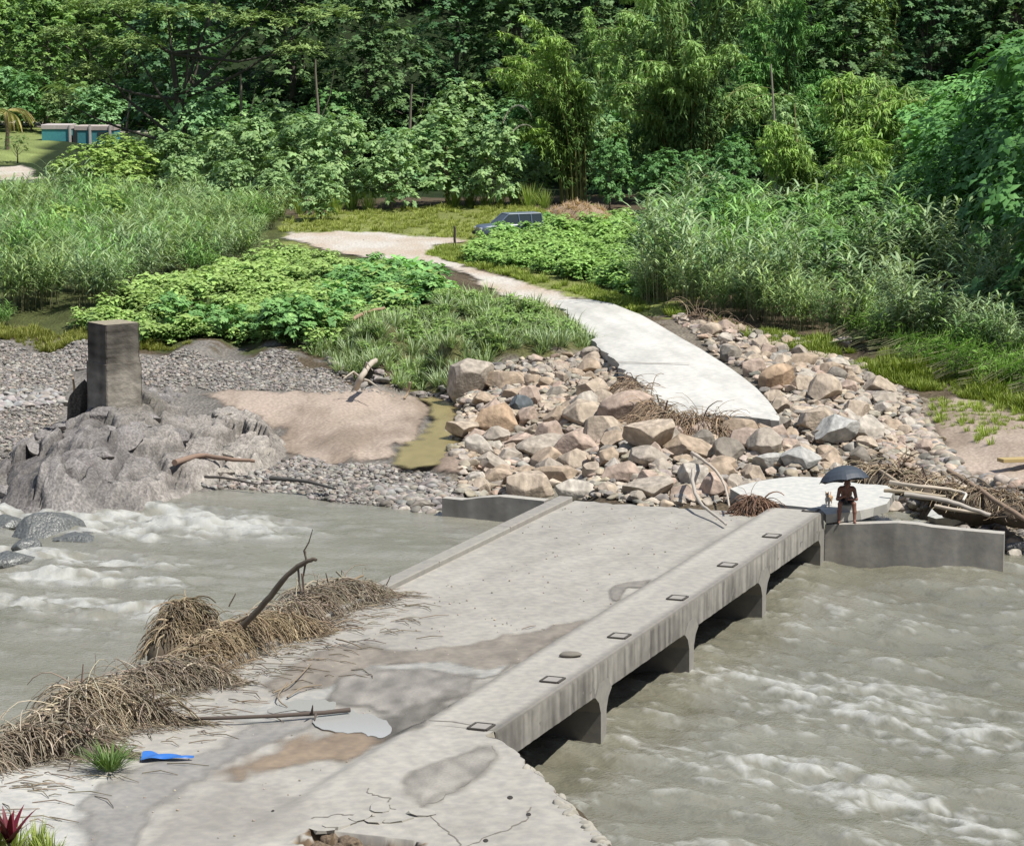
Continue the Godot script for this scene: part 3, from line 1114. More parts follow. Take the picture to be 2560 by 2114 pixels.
	drape("sand_flat", ring([200, 394, 250, 391, 300, 394, 350, 392, 390, 390, 424, 402, 430, 412, 418, 426, 404, 440, 398, 463, 360, 466, 310, 458, 270, 450, 285, 430, 240, 412]), 0.14, 0.05, sandm, pale, "smooth pale tan sand flat between the rock outcrop and the green pool", 0.5)
	var mud := func(px: float, pz: float) -> Color: return shade(Color(0.27, 0.205, 0.16), 1.0 + 0.35 * n2.get_noise_2d(px * 9.0, pz * 5.0))
	drape("mud_patch", ring([445, 452, 470, 446, 492, 452, 484, 466, 462, 476, 440, 470]), 0.14, 0.06, sandm, mud, "reddish mud patch between the pool and the boulder heap")
	var track := func(px: float, pz: float) -> Color:
		var t := 0.5 + 1.1 * n2.get_noise_2d(px * 6.0, pz * 2.5)
		return Color(0.58, 0.54, 0.48).lerp(Color(0.5, 0.41, 0.32), clampf(t, 0, 1))
	drape("dirt_track", ring([286, 233, 330, 232, 380, 233, 440, 238, 470, 243, 430, 246, 428, 256, 470, 268, 520, 283, 575, 299, 560, 308, 530, 306, 490, 290, 455, 270, 410, 262, 360, 258, 310, 246, 286, 240]), 0.22, 0.07, sandm, track, "pale dirt track winding from the broken slab into the meadow", 0.5)
	drape("garden_path", ring([-30, 171, 20, 166, 34, 170, 30, 178, 70, 180, 70, 183, 20, 184, -30, 182]), 0.3, 0.08, sandm, track, "pale path at the edge of the lawn on the left", 0.2)
	drape("forest_road", ring([-30, 119, 20, 121, 60, 125, 115, 129, 160, 133, 160, 136, 110, 133, 55, 129, -30, 124]), 0.4, 0.1, sandm, track, "narrow pale road in front of the turquoise building", 0.2)
	drape("river_bank_sand", ring([932, 402, 970, 396, 1040, 412, 1080, 460, 1040, 500, 985, 480, 950, 462, 930, 436]), 0.2, 0.05, sandm, pale, "sandy bank on the right below the flattened reeds", 0.5)

func lay_water() -> void:
	# one sheet for the river: dammed above the bridge, lower below it
	var foam_low := []     # [place, reach along, reach across, strength]
	for q in [[880, 702, 3.0, 0.9, 0.75], [840, 712, 2.5, 0.7, 0.7], [925, 690, 2.2, 0.7, 0.5], [850, 778, 3.2, 0.55, 0.6], [700, 765, 2.6, 0.3, 0.7], [740, 757, 2.0, 0.3, 0.8], [860, 792, 2.6, 0.5, 1.0], [890, 806, 2.8, 0.6, 0.9], [930, 822, 3.2, 0.6, 0.8], [820, 770, 1.6, 0.3, 0.7], [1005, 735, 3.5, 0.8, 0.9], [985, 745, 3.0, 0.8, 0.6], [1015, 830, 2.5, 0.4, 0.8], [640, 725, 2.0, 0.35, 0.4], [700, 672, 2.6, 0.35, 0.4], [760, 610, 2.2, 0.25, 0.35], [840, 600, 1.6, 0.4, 0.5], [870, 610, 1.6, 0.4, 0.45], [960, 640, 1.8, 0.5, 0.45], [560, 745, 1.4, 0.4, 0.5], [760, 720, 3.0, 0.6, 0.35], [820, 680, 3.0, 0.6, 0.35], [610, 705, 1.0, 0.2, 0.5], [900, 560, 1.8, 0.3, 0.4], [790, 690, 4.0, 1.2, 0.3], [930, 730, 5.0, 1.0, 0.3], [660, 790, 3.0, 0.5, 0.3]]:
		foam_low.append([spot(q[0], q[1], WATER_LOW), q[2], q[3], q[4]])
	for s in [-6.3, -12.85, -19.45]:
		foam_low.append([br(s, 0.35, 0), 0.5, 0.28, 1.3])
		foam_low.append([br(s - 0.2, 1.8, 0), 1.6, 0.3, 0.6])
	foam_low.append([br(-24.0, 0.6, 0), 1.2, 0.5, 0.7])
	var foam_high := []
	for q in [[60, 512, 3.0, 0.9, 0.9], [110, 520, 3.2, 0.8, 1.0], [150, 528, 3.0, 0.6, 0.95], [195, 520, 2.4, 0.6, 0.85], [220, 526, 1.6, 0.5, 0.5], [110, 536, 2.0, 0.5, 0.8], [85, 560, 2.2, 0.6, 0.9], [40, 575, 2.6, 0.5, 0.85], [120, 582, 2.4, 0.4, 0.5], [15, 600, 3.0, 0.6, 0.75], [80, 612, 2.6, 0.5, 0.45], [150, 610, 2.0, 0.5, 0.35], [20, 512, 2.6, 0.8, 0.8], [60, 630, 3.0, 0.5, 0.3], [10, 552, 1.6, 0.5, 0.9], [180, 508, 1.8, 0.4, 0.5]]:
		foam_high.append([spot(q[0], q[1], WATER_HIGH), q[2], q[3], q[4]])
	var xs := PackedFloat32Array()
	var x := -90.0
	while x < 90.0:
		xs.append(x)
		x += clampf((absf(x) - 17.0) * 0.3, 0.115, 6.0)
	var zs := PackedFloat32Array()
	var z := -5.0
	while z > -100.0:
		zs.append(z)
		z -= 0.2 if z < -44.0 and z > -90.0 else 2.0
	var way := Vector2(0.80, 0.60)      # the current below the bridge
	var way2 := Vector2(0.97, 0.24)
	var pts := PackedVector3Array()
	var cols := PackedColorArray()
	for zz in zs:
		for xx in xs:
			var q := sn(Vector3(xx, 0, zz))
			var low := smoothstep(-7.0, -3.0, q.y)
			var w := way2.lerp(way, low)
			var a := xx * w.x + zz * w.y
			var c := -xx * w.y + zz * w.x
			var f := 0.0
			var near := zz < -40.0 and zz > -92.0 and absf(xx) < 22.0
			if near:
				for e in (foam_low if low > 0.5 else foam_high):
					var dx: float = xx - e[0].x
					var dz: float = zz - e[0].z
					var da: float = (dx * w.x + dz * w.y) / (e[1] * 1.25)
					var dc: float = (-dx * w.y + dz * w.x) / (e[2] * 1.5)
					var g: float = da * da + dc * dc
					if g < 6.0: f += e[3] * (0.42 if low > 0.5 else 1.1) * exp(-g)
			var rip := n4.get_noise_2d(a * 9.0, c * 24.0)
			var big := n4.get_noise_2d(a * 3.2 + 200.0, c * 6.5)
			var tiny := n4.get_noise_2d(a * 26.0, c * 60.0 + 90.0)
			var rough := lerpf(0.35, 1.0, low)
			if low < 0.5: rough = lerpf(0.4, 1.3, clampf(f * 1.5, 0, 1))
			var y := lerpf(WATER_HIGH, WATER_LOW + 0.36 * smoothstep(-9.0, 1.0, q.x), low) + (big * 0.2 + rip * 0.12 + tiny * 0.035) * rough + f * 0.05 * (0.6 + rip * 2.0)
			if xx < -14.0 and low < 0.5:
				y += 0.5 * smoothstep(-15.0, -19.0, xx) * smoothstep(-74.0, -78.0, zz)
			pts.append(Vector3(xx, y, zz))
			var murk := Color(0.148, 0.141, 0.104).lerp(Color(0.2, 0.192, 0.15), clampf(0.5 + big, 0, 1))
			if low < 0.5: murk = Color(0.232, 0.222, 0.183).lerp(Color(0.188, 0.178, 0.14), clampf(0.5 + big * 1.2, 0, 1))
			var nz := rip * 0.75 + tiny * 0.85 + n3.get_noise_2d(a * 5.0, c * 14.0) * 0.35
			var ridge := 1.0 - absf(n4.get_noise_2d(a * 7.0 + 500.0, c * 20.0)) * 3.2
			var lace := smoothstep(0.1, 1.0, ridge * 0.55 + nz * 0.9 + minf(f, 1.1) * 0.75 - 0.38) * smoothstep(0.05, 0.4, f)
			var fleck := smoothstep(0.32, 0.75, nz + big * 0.4) * (0.45 if low > 0.5 else 0.12)
			cols.append(murk.lerp(Color(0.44, 0.435, 0.40), clampf(maxf(lace * 0.85, fleck), 0, 0.9)))
	var b := MB.new()
	b.grid(xs.size(), zs.size(), pts, cols)
	var wm := surf("river", Color(1, 1, 1), 0.11, null, 1.0, noise_tex("ripple", 0.02, 0.0, 1.0, 8), 1.1, 0.45)
	wm.uv1_scale = Vector3(0.55, 0.55, 0.8)
	wm.uv1_triplanar = true; wm.uv1_world_triplanar = true
	setting("river", b.mesh(), wm, "murky grey-green river, foaming over rocks and rushing out below the bridge")
	var pool := fading(surf("pool_water", Color(1, 1, 1), 0.26, null, 1.0, null, 1.0, 0.6))
	film_sheet("pool", ring([396, 464, 402, 450, 416, 438, 430, 424, 432, 410, 420, 398, 440, 398, 456, 415, 452, 440, 458, 452, 444, 460, 425, 466], -0.38), func(_p: Vector2) -> float: return -0.38, 0.3, pool, Color(0.29, 0.235, 0.11), "still yellow-green pool between the sand flat and the boulders", 0.1, 0.97, 0.12)

# ---------------------------------------------------------------- the bridge
func build_bridge() -> void:
	var fine := noise_tex("fine", 0.03, 0.8, 1.0, 5)
	var conc := surf("concrete", Color(1, 1, 1), 0.85, noise_tex("cement", 0.02, 0.9, 1.0, 6, FastNoiseLite.TYPE_SIMPLEX_SMOOTH, 6, Vector3(1, 0.99, 0.97)), 0.31, fine, 1.0, 0.4)
	var base := Color(0.335, 0.318, 0.288)
	var o := thing("bridge", br(0, -4, 0), "low concrete ford bridge with a wide kerb beam crossing the river", "bridge")
	var off := br(0, -4, 0)
	var put := func(s: float, n: float, y: float) -> Vector3: return br(s, n, y) - off
	# roadway
	var b := MB.new()
	var pts := PackedVector3Array()
	var cols := PackedColorArray()
	var ns := 170
	var nn := 42
	for k in ns:
		var s := 0.15 - 26.15 * k / (ns - 1.0)
		for e in nn:
			var n := lerpf(-7.66, -1.74, e / (nn - 1.0))
			var p: Vector3 = put.call(s + (n2.get_noise_2d(n * 30.0, 3.0) * 0.25 if k == 0 else 0.0), n, 0.0)
			var w := p + off
			p.y = n2.get_noise_2d(w.x * 3.0, w.z * 3.0) * 0.003
			pts.append(p)
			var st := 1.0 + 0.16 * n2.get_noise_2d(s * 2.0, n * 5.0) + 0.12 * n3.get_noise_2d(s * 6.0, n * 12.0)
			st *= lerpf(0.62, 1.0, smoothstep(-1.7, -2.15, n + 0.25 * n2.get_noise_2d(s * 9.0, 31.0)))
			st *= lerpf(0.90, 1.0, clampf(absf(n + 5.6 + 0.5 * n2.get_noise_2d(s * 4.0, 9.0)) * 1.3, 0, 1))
			cols.append(shade(base, st))
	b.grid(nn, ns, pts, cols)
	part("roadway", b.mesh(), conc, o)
	b = MB.new()
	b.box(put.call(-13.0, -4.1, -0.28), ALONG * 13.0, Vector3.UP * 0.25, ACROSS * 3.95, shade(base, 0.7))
	part("deck_slab", b.mesh(), conc, o)
	# left kerb
	b = MB.new()
	for k in 5:
		var s0 := -5.2 * k
		var hgt := 0.15 + n3.get_noise_2d(s0 * 9.0, 5.0) * 0.02
		b.box(put.call(s0 - 2.6, -7.88, hgt - 0.35), ALONG * 2.595, Vector3.UP * 0.35, ACROSS * 0.22, shade(base, rng.randf_range(0.78, 0.92)), 0.025)
	part("kerb", b.mesh(), conc, o)
	# right edge beam: a wide flat kerb with stained outer face
	b = MB.new()
	var prof := [Vector2(-1.74, -0.02), Vector2(-1.64, 0.17), Vector2(-1.60, 0.2), Vector2(-0.05, 0.2), Vector2(0.0, 0.16)]
	var rows := []
	for k in prof.size() - 1:
		var m := 8 if k == 2 else 2
		for q in m: rows.append(prof[k].lerp(prof[k + 1], float(q) / m))
	for q in 9: rows.append(Vector2(0.0, lerpf(0.16, -0.55, q / 8.0)))
	pts.clear(); cols.clear()
	for k in 262:
		var s := 0.1 - 0.1 * k
		for r in rows:
			var p: Vector3 = put.call(s, r.x, r.y)
			if r.y < 0.17 and r.x > -0.1: p += ACROSS * 0.012 * n3.get_noise_2d(s * 20.0, r.y * 20.0)
			if r.y == 0.2: p.y += 0.008 * n2.get_noise_2d(s * 9.0, r.x * 9.0)
			pts.append(p)
			var st := 1.0 + 0.12 * n2.get_noise_2d(s * 3.0, r.x * 6.0)
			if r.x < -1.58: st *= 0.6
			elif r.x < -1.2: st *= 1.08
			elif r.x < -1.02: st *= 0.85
			if r.x > -0.1:
				var streak := n3.get_noise_2d(s * 34.0, r.y * 2.5) + 0.8 * n2.get_noise_2d(s * 5.0, r.y * 4.0)
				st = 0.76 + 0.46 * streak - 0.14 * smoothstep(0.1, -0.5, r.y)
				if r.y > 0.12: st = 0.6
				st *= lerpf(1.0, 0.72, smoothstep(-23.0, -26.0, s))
			cols.append(shade(base, clampf(st, 0.22, 1.25)))
	var nr := rows.size()
	var k0 := 0
	for k in 261:
		for r in nr - 1:
			var q := k * nr + r
			b.i.append_array(PackedInt32Array([q, q + nr, q + 1, q + 1, q + nr, q + nr + 1]))
	b.v = pts.duplicate(); b.c = cols.duplicate(); b.n.resize(pts.size())
	b.smooth_from(k0)
	part("edge_beam", b.mesh(), conc, o)
	b = MB.new()
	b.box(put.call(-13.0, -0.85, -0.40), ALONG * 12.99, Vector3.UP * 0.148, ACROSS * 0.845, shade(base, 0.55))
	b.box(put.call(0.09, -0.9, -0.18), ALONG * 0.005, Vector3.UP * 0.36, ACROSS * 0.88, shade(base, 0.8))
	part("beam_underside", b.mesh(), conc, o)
	# piers with flared heads
	for s in [-0.2, -6.3, -12.85, -19.45, -25.7]:
		b = MB.new()
		var sh := [Vector2(-0.55, -0.56), Vector2(-0.32, -0.72), Vector2(-0.19, -0.98), Vector2(-0.16, -3.2), Vector2(0.16, -3.2), Vector2(0.19, -0.98), Vector2(0.32, -0.72), Vector2(0.55, -0.56), Vector2(0.3, -0.3), Vector2(-0.3, -0.3)]
		if s == -0.2: sh = [Vector2(-0.35, -0.56), Vector2(-0.15, -0.75), Vector2(-0.12, -3.2), Vector2(0.25, -3.2), Vector2(0.25, -0.3), Vector2(-0.2, -0.3)]
		var flat := PackedVector2Array(sh)
		var t := Geometry2D.triangulate_polygon(flat)
		for e in [0.03, -8.0]:
			for q in range(0, t.size(), 3):
				var p1: Vector3 = put.call(s + flat[t[q]].x, e, flat[t[q]].y)
				var p2: Vector3 = put.call(s + flat[t[q + 1]].x, e, flat[t[q + 1]].y)
				var p3: Vector3 = put.call(s + flat[t[q + 2]].x, e, flat[t[q + 2]].y)
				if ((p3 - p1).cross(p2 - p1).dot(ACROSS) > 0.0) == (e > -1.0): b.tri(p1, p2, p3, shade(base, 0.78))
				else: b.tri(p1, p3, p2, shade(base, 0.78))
		for q in flat.size():
			var c1 := flat[q]
			var c2 := flat[(q + 1) % flat.size()]
			if minf(c1.y, c2.y) > -0.1: continue
			var a1: Vector3 = put.call(s + c1.x, 0.03, c1.y)
			var a2: Vector3 = put.call(s + c2.x, 0.03, c2.y)
			var a3: Vector3 = put.call(s + c2.x, -8.0, c2.y)
			var a4: Vector3 = put.call(s + c1.x, -8.0, c1.y)
			var mid: Vector3 = put.call(s, -4.0, -1.5)
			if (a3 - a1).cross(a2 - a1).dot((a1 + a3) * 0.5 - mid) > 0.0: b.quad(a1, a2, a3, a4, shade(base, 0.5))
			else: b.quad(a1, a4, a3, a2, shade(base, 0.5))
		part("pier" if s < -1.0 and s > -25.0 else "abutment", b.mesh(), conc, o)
	# steel anchor plates let into the kerb
	var steel := surf("rusty_steel", Color(1, 1, 1), 0.7, null, 1.0, null, 1.0, 0.4)
	for s in [0.0, -4.2, -8.48, -12.81, -17.24, -21.7, -25.86]:
		b = MB.new()
		var h := Vector2(0.23, 0.2)
		for e in [[0.0, h.y, h.x, 0.022], [0.0, -h.y, h.x, 0.022], [h.x, 0.0, 0.022, h.y - 0.024], [-h.x, 0.0, 0.022, h.y - 0.024]]:
			b.box(put.call(s + e[0], -0.36 + e[1], 0.222), ALONG * e[2], Vector3.UP * 0.016, ACROSS * e[3], Color(0.07, 0.062, 0.052))
		var f := part("anchor_plate", b.mesh(), steel, o)
		b = MB.new()
		b.box(put.call(s, -0.36, 0.21), ALONG * (h.x - 0.04), Vector3.UP * 0.022, ACROSS * (h.y - 0.04), Color(0.27, 0.25, 0.22))
		part("plate_filling", b.mesh(), steel, f)
	single("concrete_lump", stone(931, 2, Vector3(0.26, 0.07, 0.16), 6, 0.7, 0.1), surf("lump", Color(0.16, 0.145, 0.12), 0.9), br(-19.5, -0.75, 0.25), "small flat dark lump lying on the wide kerb of the bridge", "stone")
	# wing walls
	var p0 := br(0.12, 0.02, 0)
	var dirw := (upon(1003, 533, p0, (ACROSS + ALONG * 0.12).normalized()) - p0)
	dirw.y = 0
	dirw = dirw.normalized()
	var tops := []
	for q in [[825, 524.5], [860, 523.5], [898, 522.3], [918, 524.0], [932, 526.6], [965, 530], [1004, 533.5]]:
		tops.append(upon(q[0], q[1], p0, dirw))
	wall_at = p0
	wall_dir = dirw
	var w1 := thing("wing_wall", tops[0], "long grey wing wall right of the bridge end, its foot in the river", "wall")
	var rel := []
	for q in tops: rel.append(q - tops[0])
	var back := dirw.cross(Vector3.UP)
	if back.z > 0.0: back = -back
	wall_back = back
	part("wall_body", wall_along(rel, -3.0 - tops[0].y, back * 0.42, shade(base, 0.85), tops[0].y), conc, w1)
	var p1 := br(-0.35, -7.95, 0)
	var dirl := upon(443, 496, p1, (-ACROSS + ALONG * 0.05).normalized()) - p1
	dirl.y = 0
	dirl = dirl.normalized()
	tops = []
	for q in [[442, 497.5], [462, 499.5], [480, 497.2], [500, 496], [520, 498], [544, 500.5]]:
		tops.append(upon(q[0], q[1], p1, dirl))
	var w2 := thing("wing_wall", tops[0], "short grey wing wall left of the bridge end below a tan boulder", "wall")
	rel = []
	for q in tops: rel.append(q - tops[0])
	back = dirl.cross(Vector3.UP)
	if back.z > 0.0: back = -back
	part("wall_body", wall_along(rel, -2.0 - tops[0].y, back * 0.4, shade(base, 0.85), tops[0].y), conc, w2)

# ---------------------------------------------------------------- the near end: cracked paving, mud and puddles
const D := 2.0527      # pixel readings taken from an enlarged print
func ringd(px: Array, y: float) -> PackedVector2Array:
	var r := []
	for q in px: r.append(q / D)
	return ring(r, y)

func build_approach() -> void:
	var conc: Material = mats["concrete"]
	var base := Color(0.345, 0.328, 0.298)
	var o := thing("paved_approach", br(-30, -5, 0), "cracked concrete approach in the foreground sloping up to the bridge", "pavement")
	var off := br(-30, -5, 0)
	var edge := []
	for q in [[483, 740], [497, 743], [513, 752], [527, 768], [543, 781], [561, 799], [580, 818], [598, 834], [610, 848], [632, 880], [650, 930], [660, 1000]]:
		var e := sn(spot(q[0], q[1], 0.1))
		edge.append(e)
	var hole := ringd([600, 1800, 626, 1722, 656, 1698, 700, 1688, 740, 1690, 775, 1682, 808, 1678, 812, 1694, 826, 1712, 846, 1728, 862, 1760, 850, 1800, 740, 1810], 0.0)
	var b := MB.new()
	var pts := PackedVector3Array()
	var cols := PackedColorArray()
	var ns := 230
	var nn := 170
	for k in ns:
		var s := -26.01 - 21.0 * k / (ns - 1.0)
		var right := -0.02
		for q in edge.size() - 1:
			if s <= edge[q].x and s >= edge[q + 1].x:
				right = lerpf(edge[q].y, edge[q + 1].y, (edge[q].x - s) / maxf(edge[q].x - edge[q + 1].x, 0.001))
		if s < edge[-1].x: right = edge[-1].y
		if s > edge[0].x: right = lerpf(-0.05, edge[0].y, clampf((-26.0 - s) / (-26.0 - edge[0].x), 0, 1))
		right += n3.get_noise_2d(s * 14.0, 2.0) * 0.12
		for e in nn:
			var t := e / (nn - 1.0)
			var n := lerpf(-8.1, right, t)
			var w := br(s, n, 0.0)
			var y := 0.2 * smoothstep(-2.1, -1.55, n) * (1.0 - smoothstep(-27.0, -36.0, s)) + 0.02 * n2.get_noise_2d(w.x * 5.0, w.z * 5.0)
			y += 0.10 * smoothstep(-28.0, -40.0, s) * smoothstep(-4.0, 0.0, n)
			var st := 1.0 + 0.15 * n2.get_noise_2d(w.x * 4.0, w.z * 3.0) + 0.13 * n3.get_noise_2d(w.x * 12.0, w.z * 9.0)
			var c := shade(base, st)
			var p2 := Vector2(w.x + n3.get_noise_2d(w.x * 30.0, w.z * 30.0) * 0.08, w.z + n3.get_noise_2d(w.x * 30.0 + 70.0, w.z * 30.0) * 0.2)
			if s < -33.0:
				var hd := edge_depth(p2, hole, 0.7) + 0.24 * n2.get_noise_2d(w.x * 34.0, w.z * 20.0) + 0.1 * n3.get_noise_2d(w.x * 30.0, w.z * 20.0)
				if hd > -0.25:
					y += 0.04 * smoothstep(-0.25, 0.0, hd) - (0.36 + 0.5 * n2.get_noise_2d(w.x * 30.0, w.z * 20.0) + 0.3 * n3.get_noise_2d(w.x * 20.0, w.z * 14.0)) * smoothstep(0.0, 0.3, hd) - 0.06 * smoothstep(0.0, 0.03, hd)
					c = c.lerp(shade(Color(0.13, 0.09, 0.055), 1.0 + 1.1 * n3.get_noise_2d(w.x * 40.0, w.z * 30.0)), smoothstep(-0.06, 0.0, hd))
			pts.append(Vector3(w.x, y, w.z) - off)
			cols.append(c)
	b.grid(nn, ns, pts, cols)
	part("paving", b.mesh(), conc, o)
	# the broken edge over the water
	b = MB.new()
	pts.clear(); cols.clear()
	var av: PackedVector3Array = (o.get_child(0) as MeshInstance3D).mesh.surface_get_arrays(0)[Mesh.ARRAY_VERTEX]
	for k in ns:
		var top := av[k * nn + nn - 1]
		for r in 6:
			var t := r / 5.0
			var j := n3.get_noise_2d(k * 6.0, r * 40.0)
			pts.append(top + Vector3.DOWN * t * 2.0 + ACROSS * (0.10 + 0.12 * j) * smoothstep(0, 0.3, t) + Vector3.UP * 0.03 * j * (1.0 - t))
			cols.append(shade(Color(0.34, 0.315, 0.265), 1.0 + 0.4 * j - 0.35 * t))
	var k0 := 0
	b.v = pts.duplicate(); b.c = cols.duplicate(); b.n.resize(pts.size())
	for k in ns - 1:
		for r in 5:
			var q := k * 6 + r
			b.i.append_array(PackedInt32Array([q, q + 6, q + 1, q + 1, q + 6, q + 7]))
	b.smooth_from(k0)
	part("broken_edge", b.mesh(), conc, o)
	# thin dark joint at the end of the bridge and cracks
	var dark := surf("crack_dark", Color(1, 1, 1), 0.95)
	for line in [[818, 1478, 870, 1487, 930, 1490, 985, 1500], [752, 1622, 768, 1634, 800, 1640, 790, 1652, 812, 1662], [870, 1660, 900, 1690, 935, 1722, 945, 1745], [640, 1684, 700, 1678, 770, 1676, 800, 1684], [868, 1656, 900, 1648, 960, 1612, 1005, 1580, 1020, 1555, 1010, 1540], [0, 1700, 60, 1706, 130, 1702], [640, 1330, 700, 1322, 760, 1300], [940, 1742, 1020, 1710, 1075, 1690, 1090, 1660]]:
		var cb := MB.new()
		var c := PackedVector2Array()
		for q in range(0, line.size(), 2):
			var p := spot(line[q] / D, line[q + 1] / D, 0.1 if line[q] > 700 else 0.03)
			c.append(Vector2(p.x, p.z))
		var fine := []
		for q in c.size() - 1:
			for e in 6:
				var p := c[q].lerp(c[q + 1], e / 6.0)
				fine.append(p + Vector2(n3.get_noise_2d(p.x * 40.0, p.y * 40.0), n3.get_noise_2d(p.y * 40.0, p.x * 40.0)) * (0.09 if line[0] != 818 else 0.0))
		fine.append(c[-1])
		for q in fine.size() - 1:
			var d: Vector2 = (fine[q + 1] - fine[q]).normalized()
			var w: Vector2 = Vector2(-d.y, d.x) * (0.012 + 0.012 * n3.get_noise_2d(q * 30.0, 4.0))
			w.y *= 2.0
			var h := func(p: Vector2) -> Vector3:
				return Vector3(p.x, top_of(p) + 0.006, p.y) - off
			cb.quad(h.call(fine[q] - w), h.call(fine[q + 1] - w), h.call(fine[q + 1] + w), h.call(fine[q] + w), Color(0.15, 0.135, 0.115))
			for e in 4: cb.n[cb.n.size() - 1 - e] = Vector3.UP
		part("crack", cb.mesh(), dark, o)
	# broken plates round the hole
	for q in [[780, 1660, 0.7, 0.14, 0.05], [812, 1684, 0.3, 0.2, -0.08], [866, 1670, 0.5, 0.16, 0.06], [742, 1678, 0.7, 0.12, 0.03], [700, 1690, 0.8, 0.14, -0.03], [660, 1702, 0.5, 0.14, -0.05], [770, 1684, 0.5, 0.16, -0.06]]:
		var p := spot(q[0] / D, q[1] / D, 0.1)
		var top := PackedVector3Array()
		rng.seed = int(q[0])
		for e in 9:
			var a := TAU * e / 9.0
			top.append(Vector3(cos(a) * q[2] * 0.5, 0.05, sin(a) * q[3] * 1.6) * Vector3(rng.randf_range(0.7, 1.1), 1, rng.randf_range(0.7, 1.1)))
		var pl := part("broken_plate", slab_shape(top, 0.06, shade(base, 1.02), shade(base, 0.85)), conc, o)
		pl.position = p + Vector3.UP * (-0.02 + maxf(q[4], 0.0) * 0.4) - off
		pl.rotation = Vector3(q[4] * 0.6, q[0] * 0.01, q[4] * 0.8)
	b = MB.new()
	rng.seed = 45
	for k in 90:
		var p := spot(rng.randf_range(650, 800) / D, rng.randf_range(1706, 1750) / D, -0.2) - off
		var d := (ACROSS.rotated(Vector3.UP, rng.randfn(0.0, 0.6)) + Vector3.UP * rng.randf_range(-0.1, 0.35)).normalized()
		b.tube(PackedVector3Array([p, p + d * 0.2, p + d * rng.randf_range(0.3, 0.6) + Vector3.DOWN * 0.06]), PackedFloat32Array([0.012, 0.012, 0.006]), 3, vary(Color(0.36, 0.28, 0.18), 0.35), false)
	part("straw_in_hole", b.mesh(), dark, o).set_meta("kind", "stuff")
	var clod := []
	for k in 3: clod.append(stone(880 + k, 2, Vector3(1.2, 0.8, 1.0), 10, 0.6, 0.25))
	for k in 70:
		var q := spot(rng.randf_range(622, 845) / D, rng.randf_range(1698, 1735) / D, 0.0)
		var ce := part("earth_clod", clod[k % 3], surf("dry_earth", Color(0.2, 0.145, 0.095), 0.95, noise_tex("grain", 0, 0, 0), 1.2, noise_tex("grain", 0, 0, 0), 4.0), o)
		ce.position = q + Vector3(0, rng.randf_range(-0.32, -0.1), 0.1) - off
		ce.rotation = Vector3(rng.randf(), rng.randf() * 6.0, rng.randf())
		ce.scale = Vector3.ONE * rng.randf_range(0.1, 0.24)
	# rubble lip
	rng.seed = 71
	var lumpm := []
	for k in 4: lumpm.append(stone(600 + k, 2, Vector3(1, 0.6, 0.8), 9, 0.6, 0.15))
	for k in 46:
		var f := rng.randf_range(3.0, 8.6)
		var e: Vector2 = (edge[int(f)] as Vector2).lerp(edge[int(f) + 1], f - int(f))
		var w := br(e.x, e.y - rng.randf_range(-0.05, 0.2), rng.randf_range(0.02, 0.12))
		var mi := part("rubble", lumpm[k % 4], surf("rubble", Color(0.34, 0.32, 0.275), 0.95, noise_tex("cement", 0, 0, 0), 0.5), o)
		mi.position = w - off
		mi.rotation = Vector3(rng.randf(), rng.randf() * 6, rng.randf())
		mi.scale = Vector3.ONE * rng.randf_range(0.07, 0.2)
	for q in [[1047, 1638, 0.07], [1085, 1672, 0.06], [997, 1722, 0.06], [560, 1652, 0.04]]:
		var pit := MB.new()
		pit.lathe(Vector3.ZERO, Vector3.UP, PackedVector2Array([Vector2(0.0, 0.012), Vector2(q[2] * 0.6, 0.01), Vector2(q[2] * 0.8, 0.0)]), 9, Color(0.03, 0.027, 0.022))
		var mi := part("pit", pit.mesh(), dark, o)
		var p := spot(q[0] / D, q[1] / D, 0.12)
		mi.position = Vector3(p.x, top_of(Vector2(p.x, p.z)) + 0.004, p.z) - off
		mi.scale.z = 2.2
	# films of mud, grit and water on the deck, a few millimetres thick
	var film := fading(surf("mud_film", Color(1, 1, 1), 0.5, noise_tex("cement", 0, 0, 0), 0.4))
	var grit := fading(surf("grit", Color(1, 1, 1), 0.9, noise_tex("cement", 0, 0, 0), 1.3))
	var wet := surf("puddle_water", Color(1, 1, 1), 0.05, null, 1.0, null, 1.0, 0.6)
	var lift := func(h: float) -> Callable: return func(p: Vector2) -> float: return top_of(p) + h
	film_sheet("mud_film", ringd([1213, 1268, 1120, 1288, 1000, 1318, 900, 1324, 800, 1338, 740, 1326, 660, 1338, 590, 1368, 545, 1405, 600, 1436, 660, 1436, 700, 1402, 740, 1372, 830, 1362, 910, 1368, 1000, 1388, 1050, 1362, 1130, 1312], 0.03), lift.call(0.018), 0.2, film, Color(0.235, 0.205, 0.17), "dark brown film of wet mud across the bridge roadway")
	film_sheet("grit_patch", ringd([696, 1410, 712, 1386, 760, 1374, 830, 1372, 910, 1380, 985, 1394, 930, 1432, 868, 1470, 812, 1498, 790, 1474, 740, 1450, 690, 1442], 0.03), lift.call(0.030), 0.22, grit, Color(0.225, 0.21, 0.19), "dark grit patch on the roadway beside the puddle", 0.08, 1.0, 0.45)
	film_sheet("grit_patch", ringd([770, 1500, 800, 1470, 860, 1440, 930, 1425, 880, 1465, 820, 1505], 0.03), lift.call(0.034), 0.3, grit, Color(0.15, 0.14, 0.125), "darkest strip of grit against the kerb beside the puddle", 0.08, 0.8, 0.5)
	sheet("puddle", ringd([640, 1478, 690, 1456, 740, 1456, 780, 1470, 803, 1492, 798, 1510, 760, 1512, 700, 1500, 660, 1496], 0.03), 0.044, 0.22, wet, Color(0.34, 0.335, 0.32), "shiny sky-grey puddle on the roadway beside the kerb")
